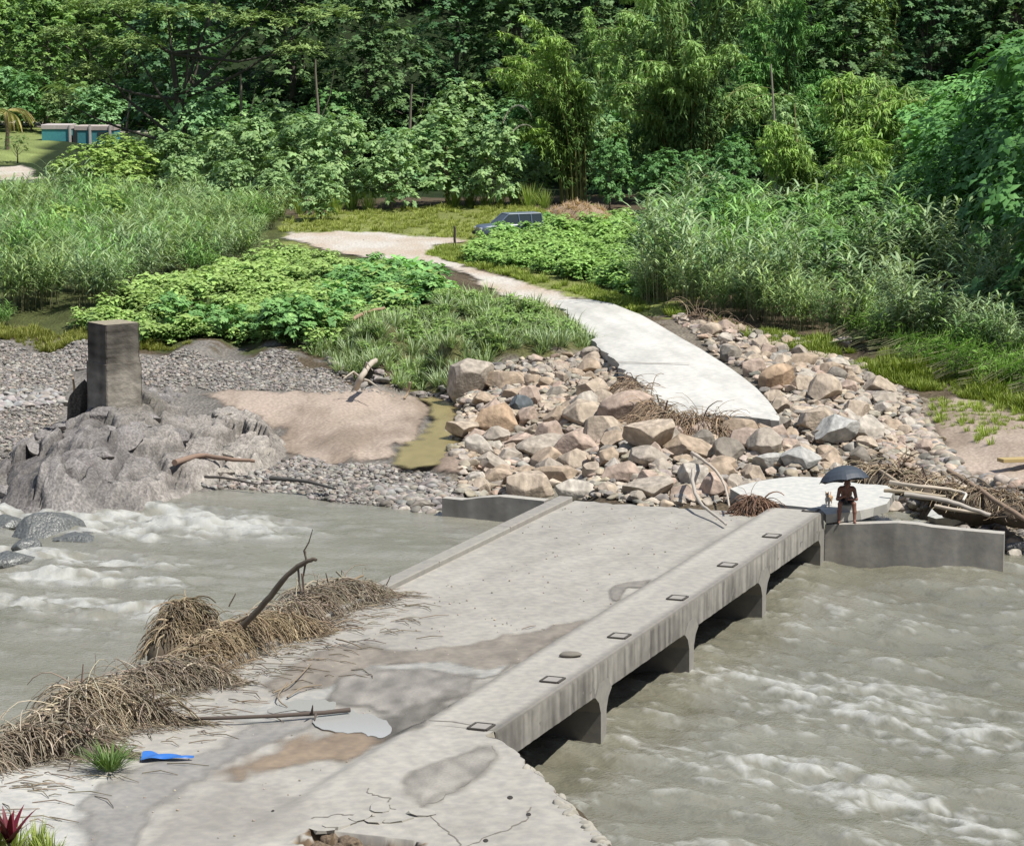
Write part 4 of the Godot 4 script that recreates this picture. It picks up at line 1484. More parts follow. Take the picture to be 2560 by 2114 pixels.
	sheet("puddle", ringd([545, 1452, 600, 1440, 690, 1440, 682, 1452, 640, 1458, 590, 1464], 0.03), 0.04, 0.25, wet, Color(0.34, 0.33, 0.31), "thin strip of water left of the grit patch")
	film_sheet("mud_film", ringd([468, 1580, 560, 1538, 690, 1508, 770, 1514, 730, 1542, 640, 1560, 560, 1575], 0.03), lift.call(0.026), 0.3, film, Color(0.27, 0.205, 0.145), "brown mud tongue on the approach in front of the puddle", 0.09, 0.9)
	film_sheet("mud_film", ringd([185, 1800, 176, 1660, 212, 1606, 290, 1572, 400, 1548, 470, 1512, 560, 1470, 640, 1480, 560, 1512, 470, 1560, 380, 1606, 320, 1648, 292, 1700, 282, 1800], 0.03), lift.call(0.014), 0.22, film, Color(0.29, 0.275, 0.255), "broad grey mud film on the approach left of the bare concrete", 0.09, 0.95, 0.14)
	film_sheet("silt_patch", ringd([-60, 1570, 120, 1580, 236, 1588, 190, 1640, 196, 1690, 176, 1800, -60, 1800], 0.03), lift.call(0.010), 0.14, film, Color(0.45, 0.44, 0.41), "pale silt patch at the lower left of the approach", 0.1, 1.0, 0.12)
	film_sheet("mud_streak", ringd([832, 1602, 880, 1584, 950, 1548, 1000, 1532, 1021, 1545, 1008, 1572, 950, 1606, 900, 1632, 866, 1654, 850, 1640], 0.18), lift.call(0.014), 0.2, grit, Color(0.25, 0.235, 0.21), "grey grit streak on the ramp near its broken edge", 0.07, 1.0, 0.4)
	film_sheet("wet_mark", ringd([1256, 1226, 1266, 1200, 1336, 1188, 1310, 1202, 1282, 1204, 1270, 1228], 0.03), lift.call(0.018), 0.08, film, Color(0.22, 0.2, 0.175), "small dark wet mark in the middle of the roadway", 0.06)
	film_sheet("dust_film", ringd([300, 1800, 330, 1690, 420, 1640, 560, 1620, 640, 1650, 620, 1700, 480, 1730, 460, 1800], 0.05), lift.call(0.006), 0.4, film, Color(0.33, 0.305, 0.28), "faint pinkish dust film at the lower edge of the approach", 0.12, 0.22, 0.4)
	film_sheet("silt_band", ringd([470, 1470, 620, 1420, 700, 1400, 760, 1368, 900, 1358, 1000, 1376, 1040, 1362, 1000, 1392, 880, 1376, 760, 1380, 700, 1420, 640, 1444, 560, 1480], 0.03), lift.call(0.022), 0.12, film, Color(0.42, 0.41, 0.38), "thin pale silt rim round the grit patch", 0.08, 0.8, 0.2)

	# specks of grit and small stones left on the paving
	rng.seed = 77
	var sp := []
	var sc := []
	for k in 700:
		var e := Vector2(rng.randf_range(-40.0, -0.5), rng.randf_range(-7.5, -1.9))
		if n2.get_noise_2d(e.x * 9.0, e.y * 9.0) < -0.05: continue
		var p := br(e.x, e.y, 0.0)
		var r := rng.randf_range(0.006, 0.03)
		sp.append(Transform3D(Basis(Vector3.UP, rng.randf() * 6.0).scaled(Vector3.ONE * r), Vector3(p.x, top_of(Vector2(p.x, p.z)) + r * 0.4 + 0.005, p.z)))
		sc.append(vary(Color(0.3, 0.26, 0.21), 0.4))
	mass("grit", stone(990, 1, Vector3(1.1, 0.6, 0.9), 6, 0.7, 0.05), surf("grit_stone", Color(1, 1, 1), 0.9), sp, sc, "specks of grit and tiny stones scattered over the roadway", "grit")

func top_of(p: Vector2) -> float:
	var e := sn(Vector3(p.x, 0, p.y))
	if e.x > -26.0: return 0.2 if e.y > -1.6 else 0.004
	return 0.2 * smoothstep(-2.1, -1.55, e.y) * (1.0 - smoothstep(-27.0, -36.0, e.x)) + 0.02 * n2.get_noise_2d(p.x * 5.0, p.y * 5.0) + 0.10 * smoothstep(-28.0, -40.0, e.x) * smoothstep(-4.0, 0.0, e.y)

func build_road_slabs() -> void:
	var white := surf("pale_concrete", Color(1, 1, 1), 0.85, noise_tex("blotch", 0.02, 0.9, 1.0, 15, FastNoiseLite.TYPE_SIMPLEX_SMOOTH, 6, Vector3(1, 0.99, 0.97)), 0.3, noise_tex("fine", 0, 0, 0, 0), 0.8, 0.4)
	var col := Color(0.56, 0.55, 0.515)
	# the long road slab, undermined at its near end; left and right edges as (u, v, height)
	var left := [[543, 301, 1.15], [562, 307, 1.2], [574, 322, 1.25], [590, 335, 1.3], [600, 348, 1.3], [612, 358, 1.3], [632, 376, 1.25], [646, 392, 1.2], [662, 410, 1.1], [690, 417, 1.05], [716, 415, 1.0], [748, 416, 0.98], [779, 420, 0.95]]
	var right := [[590, 299, 1.15], [612, 303, 1.2], [640, 314, 1.25], [660, 325, 1.3], [682, 338, 1.3], [700, 348, 1.3], [722, 362, 1.25], [742, 376, 1.2], [757, 388, 1.15], [768, 400, 1.1], [774, 408, 1.05], [778, 414, 1.0], [780, 417, 0.96]]
	var b := MB.new()
	var pts := PackedVector3Array()
	var cols := PackedColorArray()
	var nu := 30
	var rows := (left.size() - 1) * 6 + 1
	var org := lie(660, 360)
	for k in rows:
		var f := minf(k / 6.0, left.size() - 1.001)
		var a := int(f)
		var t := f - a
		var l := spot(lerpf(left[a][0], left[a + 1][0], t), lerpf(left[a][1], left[a + 1][1], t), lerpf(left[a][2], left[a + 1][2], t))
		var r := spot(lerpf(right[a][0], right[a + 1][0], t), lerpf(right[a][1], right[a + 1][1], t), lerpf(right[a][2], right[a + 1][2], t))
		l += Vector3(1, 0, 0) * (n3.get_noise_2d(k * 9.0, 1.0) * 0.3 + n3.get_noise_2d(k * 31.0, 5.0) * 0.15)
		for e in nu:
			var g := e / (nu - 1.0)
			var p := l.lerp(r, g)
			p.y += 0.05 * sin(g * PI) + 0.02 * n2.get_noise_2d(p.x * 5.0, p.z * 3.0)
			pts.append(p - org)
			var st := 0.97 + 0.22 * n2.get_noise_2d(p.x * 5.0, p.z * 2.0) + 0.12 * n3.get_noise_2d(p.x * 12.0, p.z * 6.0)
			st *= lerpf(1.0, 0.9, smoothstep(0.12, 0.0, absf(g - 0.7 - 0.1 * n2.get_noise_2d(p.z * 2.0, 17.0))))
			st *= lerpf(0.82, 1.0, smoothstep(0.0, 0.12, g + 0.08 * n3.get_noise_2d(p.x * 10.0, p.z * 5.0)))
			st *= lerpf(1.0, 0.82, smoothstep(0.2, 0.0, absf(g - 0.3 - 0.15 * n2.get_noise_2d(p.z * 2.0, 7.0))) * smoothstep(30, 0, k))
			cols.append(shade(col, st))
	b.grid(nu, rows, pts, cols)
	var o := thing("road_slab", org, "long white concrete road slab hanging broken over the boulders", "road")
	part("surface", b.mesh(), white, o)
	b = MB.new()
	var rim := PackedVector3Array()
	for k in rows: rim.append(pts[k * nu])
	for e in range(1, nu): rim.append(pts[(rows - 1) * nu + e])
	for k in range(rows - 2, -1, -1): rim.append(pts[k * nu + nu - 1])
	for k in rim.size() - 1:
		var th := 0.3
		var inn := (Vector3(0, 0, 0) - rim[k]).normalized()
		var j := n3.get_noise_2d(k * 30.0, 8.0)
		var j2 := n3.get_noise_2d((k + 1) * 30.0, 8.0)
		var d1 := rim[k] + Vector3(0, -th - 0.08 * j, 0) + Vector3(0.07 * j, 0, 0)
		var d2 := rim[k + 1] + Vector3(0, -th - 0.08 * j2, 0) + Vector3(0.07 * j2, 0, 0)
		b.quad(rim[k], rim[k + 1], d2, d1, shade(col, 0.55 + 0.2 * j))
	part("broken_side", b.mesh(), white, o)
	b = MB.new()
	var line := [spot(614, 362, 1.305), spot(650, 363.5, 1.32), spot(690, 364, 1.33)]
	for k in 2:
		b.quad(line[k] - org, line[k] + Vector3(0, 0, -0.12) - org, line[k + 1] + Vector3(0, 0, -0.1) - org, line[k + 1] - org, Color(0.2, 0.17, 0.13))
		for e in 4:
			b.n[b.n.size() - 1 - e] = Vector3.UP
			b.v[b.v.size() - 1 - e].y += 0.03
	part("joint", b.mesh(), white, o)
	# the flat broken slab beside the bridge end
	var top := PackedVector3Array()
	var at := spot(810, 495, 0.19)
	for q in [[730, 488], [742, 484.5], [756, 481], [775, 478], [792, 476], [812, 476.5], [829, 477.5], [846, 481], [863, 483.6], [876, 484], [887, 485], [894, 490], [891, 497], [887, 503], [874, 507], [860, 510], [842, 512.5], [826, 514], [821, 509], [804, 506.5], [785, 504.5], [768, 500.5], [754, 498], [742, 495]]:
		var p := spot(q[0], q[1], 0.11 + (514.0 - q[1]) / 37.0 * 0.17)
		top.append(p - at)
	var sl := thing("broken_slab", at, "flat broken white slab tilted beside the bridge end behind the seated person", "slab")
	part("plate", slab_shape(top, 0.26, Color(0.5, 0.495, 0.47), Color(0.36, 0.35, 0.325)), white, sl)
	# lighter broken pieces behind the right wing wall
	for q in [[948, 521, 1.5, 0.7, 0.30, "angular pale slab piece standing behind the middle of the right wing wall"], [985, 522, 1.2, 0.8, 0.45, "pale wedge of broken concrete near the right end of the wing wall"], [1000, 517, 1.3, 0.8, -0.25, "bluish grey broken block above the right end of the wing wall"]]:
		var p := lie(q[0], q[1])
		var tp := PackedVector3Array()
		rng.seed = int(q[0])
		for e in 8:
			var a := TAU * e / 8.0
			tp.append(Vector3(cos(a) * q[2] * 0.5, 0.0, sin(a) * q[3] * 0.7) * rng.randf_range(0.75, 1.1))
		var pc := thing("slab_piece", p + Vector3.UP * 0.35, q[5], "slab")
		var pm := part("plate", slab_shape(tp, 0.35, Color(0.52, 0.53, 0.52), Color(0.36, 0.36, 0.35)), white, pc)
		pm.rotation = Vector3(0.35, 0, q[4])

func build_outcrop() -> void:
	# the dark layered rock with the stump of an old bridge pier on it
	var out := ring([0, 500, 60, 506, 150, 503, 188, 486, 240, 473, 285, 458, 300, 444, 285, 430, 220, 404, 165, 380, 138, 362, 72, 372, 62, 410, 40, 440, -20, 470], -0.4)
	var lo := out[0]
	var hi := out[0]
	for p in out:
		lo = lo.min(p); hi = hi.max(p)
	lo -= Vector2(1, 2); hi += Vector2(1, 2)
	var nu := 210
	var nv := 210
	var cell := FastNoiseLite.new()
	cell.noise_type = FastNoiseLite.TYPE_CELLULAR
	cell.seed = 5
	cell.frequency = 0.62
	cell.fractal_type = FastNoiseLite.FRACTAL_NONE
	cell.cellular_return_type = FastNoiseLite.RETURN_CELL_VALUE
	var gap := cell.duplicate() as FastNoiseLite
	gap.cellular_return_type = FastNoiseLite.RETURN_DISTANCE2_SUB
	var pts := PackedVector3Array()
	var cols := PackedColorArray()
	var peak := spot(108, 408, 0.9)
	var ridge := spot(70, 470, 0.0)
	var saddle := spot(160, 430, 0.3)
	for a in nv:
		for k in nu:
			var p := Vector2(lerpf(lo.x, hi.x, k / (nu - 1.0)), lerpf(lo.y, hi.y, a / (nv - 1.0)))
			var best := 1e9
			for q in out.size():
				var c := Geometry2D.get_closest_point_to_segment(p, out[q], out[(q + 1) % out.size()])
				var d := Vector2(p.x - c.x, (p.y - c.y) * 0.45).length()
				best = minf(best, d)
			var inside := Geometry2D.is_point_in_polygon(p, out)
			var t := (best if inside else -best)
			var h := -1.1 + smoothstep(-0.3, 0.9, t) * 1.0
			h += 0.95 * exp(-(pow(p.x - peak.x, 2.0) / 3.6 + pow((p.y - peak.z), 2.0) / 70.0))
			h += 0.5 * exp(-(pow(p.x - ridge.x, 2.0) / 3.0 + pow((p.y - ridge.z), 2.0) / 14.0))
			h += 0.3 * exp(-(pow(p.x - saddle.x, 2.0) / 4.0 + pow((p.y - saddle.z), 2.0) / 30.0))
			var wx := p.x + 0.5 * n2.get_noise_2d(p.x * 12.0, p.y * 6.0)
			var wz := p.y + 1.2 * n2.get_noise_2d(p.x * 12.0 + 60.0, p.y * 6.0)
			var ux := (wx * 0.9 + wz * 0.12)
			var uz := (wz * 0.42 - wx * 0.25)
			var blk := cell.get_noise_2d(ux, uz)
			var crack := smoothstep(0.0, 0.22, gap.get_noise_2d(ux, uz) + 1.0)
			var blk2 := cell.get_noise_2d(ux * 2.7 + 40.0, uz * 2.7)
			var crack2 := smoothstep(0.0, 0.25, gap.get_noise_2d(ux * 2.7 + 40.0, uz * 2.7) + 1.0)
			var edge_t := smoothstep(-0.2, 0.6, t)
			h += (0.26 * blk + 0.10 * blk2) * edge_t - (0.2 * (1.0 - crack) + 0.08 * (1.0 - crack2)) * edge_t
			h += 0.06 * n3.get_noise_2d(p.x * 16.0, p.y * 8.0) + 0.12 * n2.get_noise_2d(p.x * 9.0, p.y * 4.0) * edge_t
			pts.append(Vector3(p.x, h, p.y))
			var c := Color(0.235, 0.214, 0.202).lerp(Color(0.35, 0.322, 0.3), clampf(0.5 + 0.6 * blk + 0.8 * n2.get_noise_2d(p.x * 9.0, p.y * 6.0), 0, 1))
			if p.x > saddle.x - 0.6: c = c.lerp(Color(0.5, 0.45, 0.39), clampf((p.x - saddle.x + 0.6) * 0.22, 0, 0.85))
			c = c.lerp(Color(0.14, 0.125, 0.09), 0.7 * exp(-(pow(p.x - peak.x - 0.9, 2.0) / 1.6 + pow(p.y - peak.z + 1.5, 2.0) / 16.0)))
			c = shade(c, lerpf(0.6, 1.0, crack * (0.5 + 0.5 * crack2)) * (1.0 + 0.25 * n3.get_noise_2d(p.x * 20.0, p.y * 12.0)))
			cols.append(c)
	var b := MB.new()
	b.grid(nu, nv, pts, cols)
	var m := surf("outcrop", Color(1, 1, 1), 0.9, noise_tex("grain", 0, 0, 0), 0.8, noise_tex("grain", 0, 0, 0), 5.0, 0.35)
	var oc := setting("rock_outcrop", b.mesh(), m, "cracked purplish grey rock outcrop at the water's edge carrying an old pier stump", "rock")
	rng.seed = 207
	var bl := []
	for k in 8: bl.append(stone(840 + k, 4, Vector3(rng.randf_range(0.9, 1.3), rng.randf_range(0.6, 0.9), rng.randf_range(0.8, 1.2)), 22, 0.45, 0.03))
	var bm := [surf("outcrop_block", Color(0.275, 0.252, 0.24), 0.92, noise_tex("grain", 0, 0, 0), 0.9, noise_tex("grain", 0, 0, 0), 5.0, 0.3), surf("outcrop_block_pale", Color(0.335, 0.308, 0.292), 0.92, noise_tex("grain", 0, 0, 0), 0.9, noise_tex("grain", 0, 0, 0), 5.0, 0.3), surf("outcrop_block_cream", Color(0.46, 0.415, 0.355), 0.92, noise_tex("grain", 0, 0, 0), 0.9, noise_tex("grain", 0, 0, 0), 5.0, 0.3)]
	for k in 84:
		var q := rand_in(out)
		var iu := clampi(int((q.x - lo.x) / (hi.x - lo.x) * (nu - 1)), 1, nu - 2)
		var iv := clampi(int((q.y - lo.y) / (hi.y - lo.y) * (nv - 1)), 1, nv - 2)
		var gp := pts[iv * nu + iu]
		if Vector2(q.x - peak.x, (q.y - peak.z) * 0.5).length() < 0.9: continue
		var r := rng.randf_range(0.25, 0.65) * (0.7 if q.x > saddle.x else 1.0)
		var bo := part("rock_block", bl[k % 8], bm[2] if q.x > saddle.x + rng.randf() * 2.0 else bm[k % 2], oc)
		bo.position = gp + Vector3.DOWN * r * rng.randf_range(0.32, 0.6)
		bo.rotation = Vector3(rng.randf_range(-0.4, 0.4), rng.randf_range(-0.6, 0.6) - 0.3, rng.randf_range(-0.5, 0.2))
		bo.scale = Vector3(r, r * rng.randf_range(0.7, 1.2), r * 1.5)
	# stump of the old pier
	var o := thing("pier_stump", spot(115, 411, 0.75), "weathered square stump of an old concrete pier standing on the rock outcrop", "pillar", "", 0.66)
	var cm := surf("old_concrete", Color(1, 1, 1), 0.95, noise_tex("cement", 0, 0, 0), 0.5, noise_tex("grain", 0, 0, 0), 4.0, 0.3)
	for blk in [[0.0, -0.6, 1.75, 0.71, 0.70, "lower_block"], [0.0, 1.75, 3.12, 0.66, 0.655, "upper_block"]]:
		b = MB.new()
		var rows := 26
		for side in 4:
			var k0 := b.v.size()
			var ax := Vector3(1, 0, 0).rotated(Vector3.UP, side * PI / 2)
			var outw := Vector3(0, 0, 1).rotated(Vector3.UP, side * PI / 2)
			for r in rows + 1:
				var t := float(r) / rows
				var y := lerpf(blk[1], blk[2], t)
				var hw := lerpf(blk[3], blk[4], t)
				for e in 15:
					var g := e / 14.0 * 2.0 - 1.0
					var w := ax * hw * g + outw * hw
					var line := smoothstep(0.12, 0.0, absf(fposmod(y * 2.3, 1.0) - 0.5))
					var jit := 0.02 * n3.get_noise_3d(w.x * 20.0 + 9.0, y * 20.0, w.z * 20.0) - 0.012 * line
					if absf(g) > 0.99: jit -= 0.02
					b.v.append(w + outw * jit + Vector3.UP * y); b.n.append(outw)
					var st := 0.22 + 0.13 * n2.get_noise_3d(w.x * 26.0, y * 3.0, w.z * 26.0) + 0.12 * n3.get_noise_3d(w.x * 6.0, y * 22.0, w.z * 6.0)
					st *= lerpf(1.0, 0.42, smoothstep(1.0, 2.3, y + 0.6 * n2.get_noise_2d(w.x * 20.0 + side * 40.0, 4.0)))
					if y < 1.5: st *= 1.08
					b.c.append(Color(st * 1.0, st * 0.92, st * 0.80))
			for r in rows:
				for e in 14:
					var q := k0 + r * 15 + e
					b.i.append_array(PackedInt32Array([q, q + 15, q + 1, q + 1, q + 15, q + 16]))
			b.smooth_from(k0)
		var hw: float = blk[4]
		b.quad(Vector3(-hw, blk[2], -hw), Vector3(hw, blk[2], -hw), Vector3(hw, blk[2], hw), Vector3(-hw, blk[2], hw), Color(0.3, 0.27, 0.2) if blk[5] == "upper_block" else Color(0.25, 0.23, 0.2))
		for q in 4: b.n[b.n.size() - 1 - q] = Vector3.UP
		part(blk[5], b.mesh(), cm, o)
	# a torn-off slab and a stick leaning on its left
	var lean := thing("leaning_slab", spot(79, 416, 0.5), "dark torn piece of masonry leaning against the left side of the pier stump", "rubble")
	var lp := part("masonry", stone(861, 4, Vector3(0.42, 1.15, 0.5), 20, 0.5, 0.06), surf("dark_masonry", Color(0.13, 0.115, 0.095), 0.95, noise_tex("grain", 0, 0, 0), 0.9, noise_tex("grain", 0, 0, 0), 6.0), lean)
	lp.position.y = 0.45
	lp.rotation.z = -0.12
	rng.seed = 8
	stick("driftwood_post", [spot(78, 420, 0.3), spot(75, 395, 0.9), spot(73, 378, 1.7)], 0.07, 0.04, surf("bark", Color(1, 1, 1), 0.9), Color(0.34, 0.27, 0.19), "thin weathered post leaning beside the pier stump", "post")
	# rocks in the rapids
	var slate := surf("slate", Color(0.17, 0.175, 0.165), 0.35, noise_tex("grain", 0, 0, 0), 0.9, noise_tex("grain", 0, 0, 0), 6.0, 0.5)
	for q in [[45, 532, 2.6, 1.2, 2.2, 0.4, "long dark wet rock breaking the rapids at the left edge"], [78, 540, 1.6, 0.6, 1.6, 1.2, "low dark rock just right of the long wet rock in the rapids"], [8, 562, 1.1, 0.8, 1.5, 2.0, "dark rock at the left picture edge with white water running off it"], [28, 548, 1.0, 0.6, 1.0, 0.1, "small dark rock between the two larger rapids rocks"], [3, 525, 1.2, 0.7, 1.2, 2.6, "rounded rock in the rapids under the outcrop's left foot"]]:
		var p := spot(q[0], q[1], -0.7)
		var st := single("river_rock", stone(int(q[0]) + 300, 3, Vector3(q[2] * 0.5, q[3] * 0.5, q[4] * 0.5), 12, 0.62, 0.12), slate, p, q[6], "rock")
		st.rotation.y = q[5]

# ---------------------------------------------------------------- lawn, turquoise building, palms on the far left
func build_far_places() -> void:
	var paint := surf("wall_paint", Color(1, 1, 1), 0.8, noise_tex("cement", 0, 0, 0), 0.3)
	var at := away(78, 262.0, 127)
	var o := thing("turquoise_building", at, "low turquoise building with a pale parapet at the forest edge", "building", "", -0.05)
	var tq := Color(0.07, 0.30, 0.34)
	var b := MB.new()
	b.box(Vector3(-2.2, 0.5, -1.5), Vector3(1.35, 0, 0), Vector3(0, 0.8, 0), Vector3(0, 0, 1.5), tq)
	b.box(Vector3(1.6, 0.45, -1.5), Vector3(1.9, 0, 0), Vector3(0, 0.75, 0), Vector3(0, 0, 1.5), shade(tq, 0.8))
	part("wall", b.mesh(), paint, o)
	b = MB.new()
	b.box(Vector3(-2.2, 1.52, -1.5), Vector3(1.42, 0, 0), Vector3(0, 0.22, 0), Vector3(0, 0, 1.57), Color(0.52, 0.47, 0.46), 0.03)
	b.box(Vector3(1.6, 1.42, -1.5), Vector3(1.97, 0, 0), Vector3(0, 0.22, 0), Vector3(0, 0, 1.57), Color(0.46, 0.40, 0.38), 0.03)
	part("parapet", b.mesh(), paint, o)
	for k in 3:
		b = MB.new()
		b.box(Vector3(-0.78 + k * 1.95, 0.7, 0.08), Vector3(0.11, 0, 0), Vector3(0, 1.05, 0), Vector3(0, 0, 0.11), Color(0.5, 0.46, 0.44), 0.02)
		part("post", b.mesh(), paint, o)
	b = MB.new()
	b.box(Vector3(-0.3, 0.55, 0.02), Vector3(0.22, 0, 0), Vector3(0, 0.75, 0), Vector3(0, 0, 0.03), Color(0.025, 0.03, 0.03))
	part("doorway", b.mesh(), paint, o)
	b = MB.new()
	b.box(Vector3(2.4, 0.75, 0.02), Vector3(0.5, 0, 0), Vector3(0, 0.3, 0), Vector3(0, 0, 0.03), Color(0.03, 0.05, 0.05))
	part("window", b.mesh(), paint, o)
	var lawn_tree := leafy("lawn_leaf", Color(0.9, 1, 0.8))
	var bark := surf("bark", Color(1, 1, 1), 0.9)
	var lu := lumps_for(31, 2.6, 2.6, 6, 0.45)
	plant("sapling", [crown(31, lu, 90, 7, 0.2, 0.1, Color(0.07, 0.12, 0.04), Color(0.1, 0.16, 0.05), 0.3), limbs(31, 2.4, 0.07, lu, Color(0.06, 0.05, 0.035))], lawn_tree, bark, away(17, 238.0, 145), 1.0, 0.4, "small sapling standing alone on the lawn at the far left", "tree", "")
	# yellowing palm
	rng.seed = 91
	b = MB.new()
	for k in 17:
		var a := k * 2.4
		frond(b, Vector3(0, 2.6, 0), Vector3(cos(a), rng.randf_range(0.25, 1.0), sin(a)), 2.6, 0.5, Color(0.38, 0.33, 0.14) if k % 3 else Color(0.26, 0.3, 0.07), 0.2)
	var tb := MB.new()
	tb.tube(PackedVector3Array([Vector3(0, -0.4, 0), Vector3(0.1, 1.2, 0), Vector3(0, 2.7, 0)]), PackedFloat32Array([0.2, 0.14, 0.16]), 8, Color(0.13, 0.1, 0.07))
	plant("palm", [b.mesh(), tb.mesh()], leafy("frond", Color(1, 1, 1)), bark, away(6, 248.0, 125), 1.25, 0.0, "yellowing palm beside the lawn at the far left", "palm", "", ["fronds", "trunk"])
	b = MB.new()
	for k in 16:
		var a := k * 2.4
		frond(b, Vector3(0, 4.2, 0), Vector3(cos(a), rng.randf_range(0.5, 1.6), sin(a)), 3.0, 0.6, Color(0.16, 0.24, 0.06), 0.17)
	tb = MB.new()
	tb.tube(PackedVector3Array([Vector3(0, -0.4, 0), Vector3(0.1, 2.0, 0), Vector3(0, 4.3, 0)]), PackedFloat32Array([0.22, 0.16, 0.17]), 8, Color(0.1, 0.08, 0.06))
	plant("palm", [b.mesh(), tb.mesh()], mats["frond"], bark, away(65, 276.0, 115), 1.0, 0.6, "bright green palm rising behind the turquoise building", "palm", "", ["fronds", "trunk"])

# ---------------------------------------------------------------- the forest
func grow_forest() -> void:
	var bark := surf("bark", Color(1, 1, 1), 0.9)
	var dark := leafy("dark_leaf", Color(1, 1, 1), 0.5, 0.5)
	var dark2 := leafy("dark_leaf_cool", Color(0.85, 1.0, 1.05), 0.5, 0.45)
	var light := leafy("light_leaf", Color(1.5, 1.5, 1.1), 0.5, 0.5)
	var proto := []
	for k in 5:
		var lu := lumps_for(100 + k, 16.0, 9.5, 17, 0.02)
		proto.append([crown(100 + k, lu, 1150, 9, 0.52, 0.25, Color(0.045, 0.095, 0.038), Color(0.15, 0.235, 0.09), 0.7), limbs(100 + k, 16.0, 0.32, lu, Color(0.11, 0.095, 0.075))])
	rng.seed = 5
	var rows := []
	for k in 15: rows.append([-40 + k * 80, 228.0, 1.0])
	for k in 14: rows.append([0 + k * 80, 248.0, 1.05])
	for k in 13: rows.append([-20 + k * 88, 272.0, 1.1])
	for k in 12: rows.append([-20 + k * 92, 300.0, 1.1])
	for k in 5: rows.append([-130.0 + k * 24.0, 230.0 + (k % 3) * 20.0, 1.05])
	var j := 0
	for r in rows:
		j += 1
		var u: float = r[0] + rng.randf_range(-18, 18)
		var left: bool = u < 190
		var depth: float = r[1] + rng.randf_range(-4, 4)
		if left: depth = 292.0 + (r[1] - 228.0) * 0.9 + rng.randf_range(-3, 3)
		var g := "dark broad-leaved trees of the forest slope" if not left else "lighter trees behind the turquoise building"
		var l := "tall dark broad-leaved tree in the forest behind the meadow" if not left else "light green tree on the slope behind the turquoise building"
		var m: Material = [dark, dark2, dark][j % 3] if not left else light
		l = "%s %s of the forest, %s" % [among(r[1], [230.0, 250.0, 280.0], ["tall dark tree in the front row", "dark tree in the second row", "dark tree high on the slope", "topmost dark tree"]), "", among(u, [260.0, 330.0, 400.0, 470.0, 540.0, 610.0, 690.0, 760.0, 830.0, 900.0, 970.0], ["behind the spreading tree", "right of the spreading tree", "above the left thicket", "above the round bush tree", "left of the leaning bamboo", "behind the leaning bamboo", "left of the great domed bamboo", "behind the great domed bamboo", "above the bare pole", "above the yellow bamboo", "below the arching bamboo", "at the top right corner"])] if not left else "light green tree %s, %s" % [among(u, [-50.0, 20.0, 60.0, 100.0, 150.0], ["beyond the left picture edge", "at the upper left corner", "above the yellowing palm", "above the turquoise building's left end", "above the turquoise building's right end", "behind the spreading tree's left side"]), among(depth, [296.0, 316.0, 340.0], ["front row", "second row", "third row", "topmost row"])]
		l = l.replace("  ", " ")
		plant("forest_tree", proto[j % 5], m, bark, away(u, depth), r[2] * rng.randf_range(0.85, 1.15), rng.randf() * 6.0, l, "tree", g)
	# the big spreading tree on the left, in flat feathery layers
	var lay := []
	for q in [[-6.5, 14.0, 0.5, 3.6], [-2.5, 16.5, -1.0, 4.2], [2.5, 17.0, 0.5, 4.2], [6.5, 15.5, -0.5, 3.8], [10.0, 13.5, 0.5, 3.0], [-9.5, 12.0, 0.0, 2.8], [0.0, 13.6, 2.5, 3.2], [5.0, 13.0, 2.0, 2.8], [-4.5, 11.2, 1.8, 2.4], [8.5, 10.8, 1.6, 2.0], [-8.5, 9.0, 0.6, 1.8], [-10.5, 7.0, 0.4, 1.5]]:
		lay.append([Vector3(q[0], q[1], q[2]), Vector3(q[3], 0.95, q[3] * 0.8)])
	var sam := [crown(210, lay, 1500, 8, 0.5, 0.16, Color(0.12, 0.18, 0.06), Color(0.24, 0.33, 0.11), 0.3, 0.3), limbs(210, 17.0, 0.42, lay, Color(0.05, 0.045, 0.035), Vector3(-0.12, 0, 0))]
	plant("spreading_tree", sam, leafy("feather_leaf", Color(1, 1, 1)), bark, away(196, 212.0), 1.0, 0.0, "spreading feathery tree with dark leaning limbs at the upper left", "tree", "")
	plant("spreading_tree", sam, mats["feather_leaf"], bark, away(150, 300.0), 1.0, 2.4, "second feathery tree rising behind the turquoise building", "tree", "")
	# bare pale trunks standing in the shade
	rng.seed = 17
	for q in [[238, 214.0, 9.0, 0.02, "slim dark trunk in the deep shade right of the spreading tree"], [322, 216.0, 10.0, -0.03, "thin pale trunk in the shade above the left bushes"], [404, 217.0, 8.0, 0.05, "pale vine-hung trunk in the shade above the round bush"], [118, 230.0, 7.0, 0.1, "forked pale stem right of the turquoise building"]]:
		var p := away(q[0], q[1])
		stick("bare_tree", [p + Vector3.DOWN * 0.4, p + Vector3(q[2] * q[3], q[2] * 0.5, 0), p + Vector3(q[2] * q[3] * 1.6, q[2], 0.3)], 0.2, 0.07, bark, Color(0.2, 0.17, 0.13), q[4], "trunk", "", [[p + Vector3(q[2] * q[3], q[2] * 0.5, 0), p + Vector3(q[2] * q[3] + 0.9, q[2] * 0.7, 0.2), p + Vector3(q[2] * q[3] + 1.3, q[2] * 0.92, 0.2)]])
	# big round bushes in front of the forest
	var mid := leafy("bush_leaf", Color(1, 1, 1), 0.5, 0.45)
	var bp := []
	for k in 4:
		var lu := lumps_for(300 + k, 6.4, 6.4, 11, 0.12)
		bp.append([crown(300 + k, lu, 440, 8, 0.47, 0.27, Color(0.12, 0.205, 0.08), Color(0.30, 0.43, 0.18), 0.75), limbs(300 + k, 6.0, 0.12, lu, Color(0.15, 0.12, 0.08))])
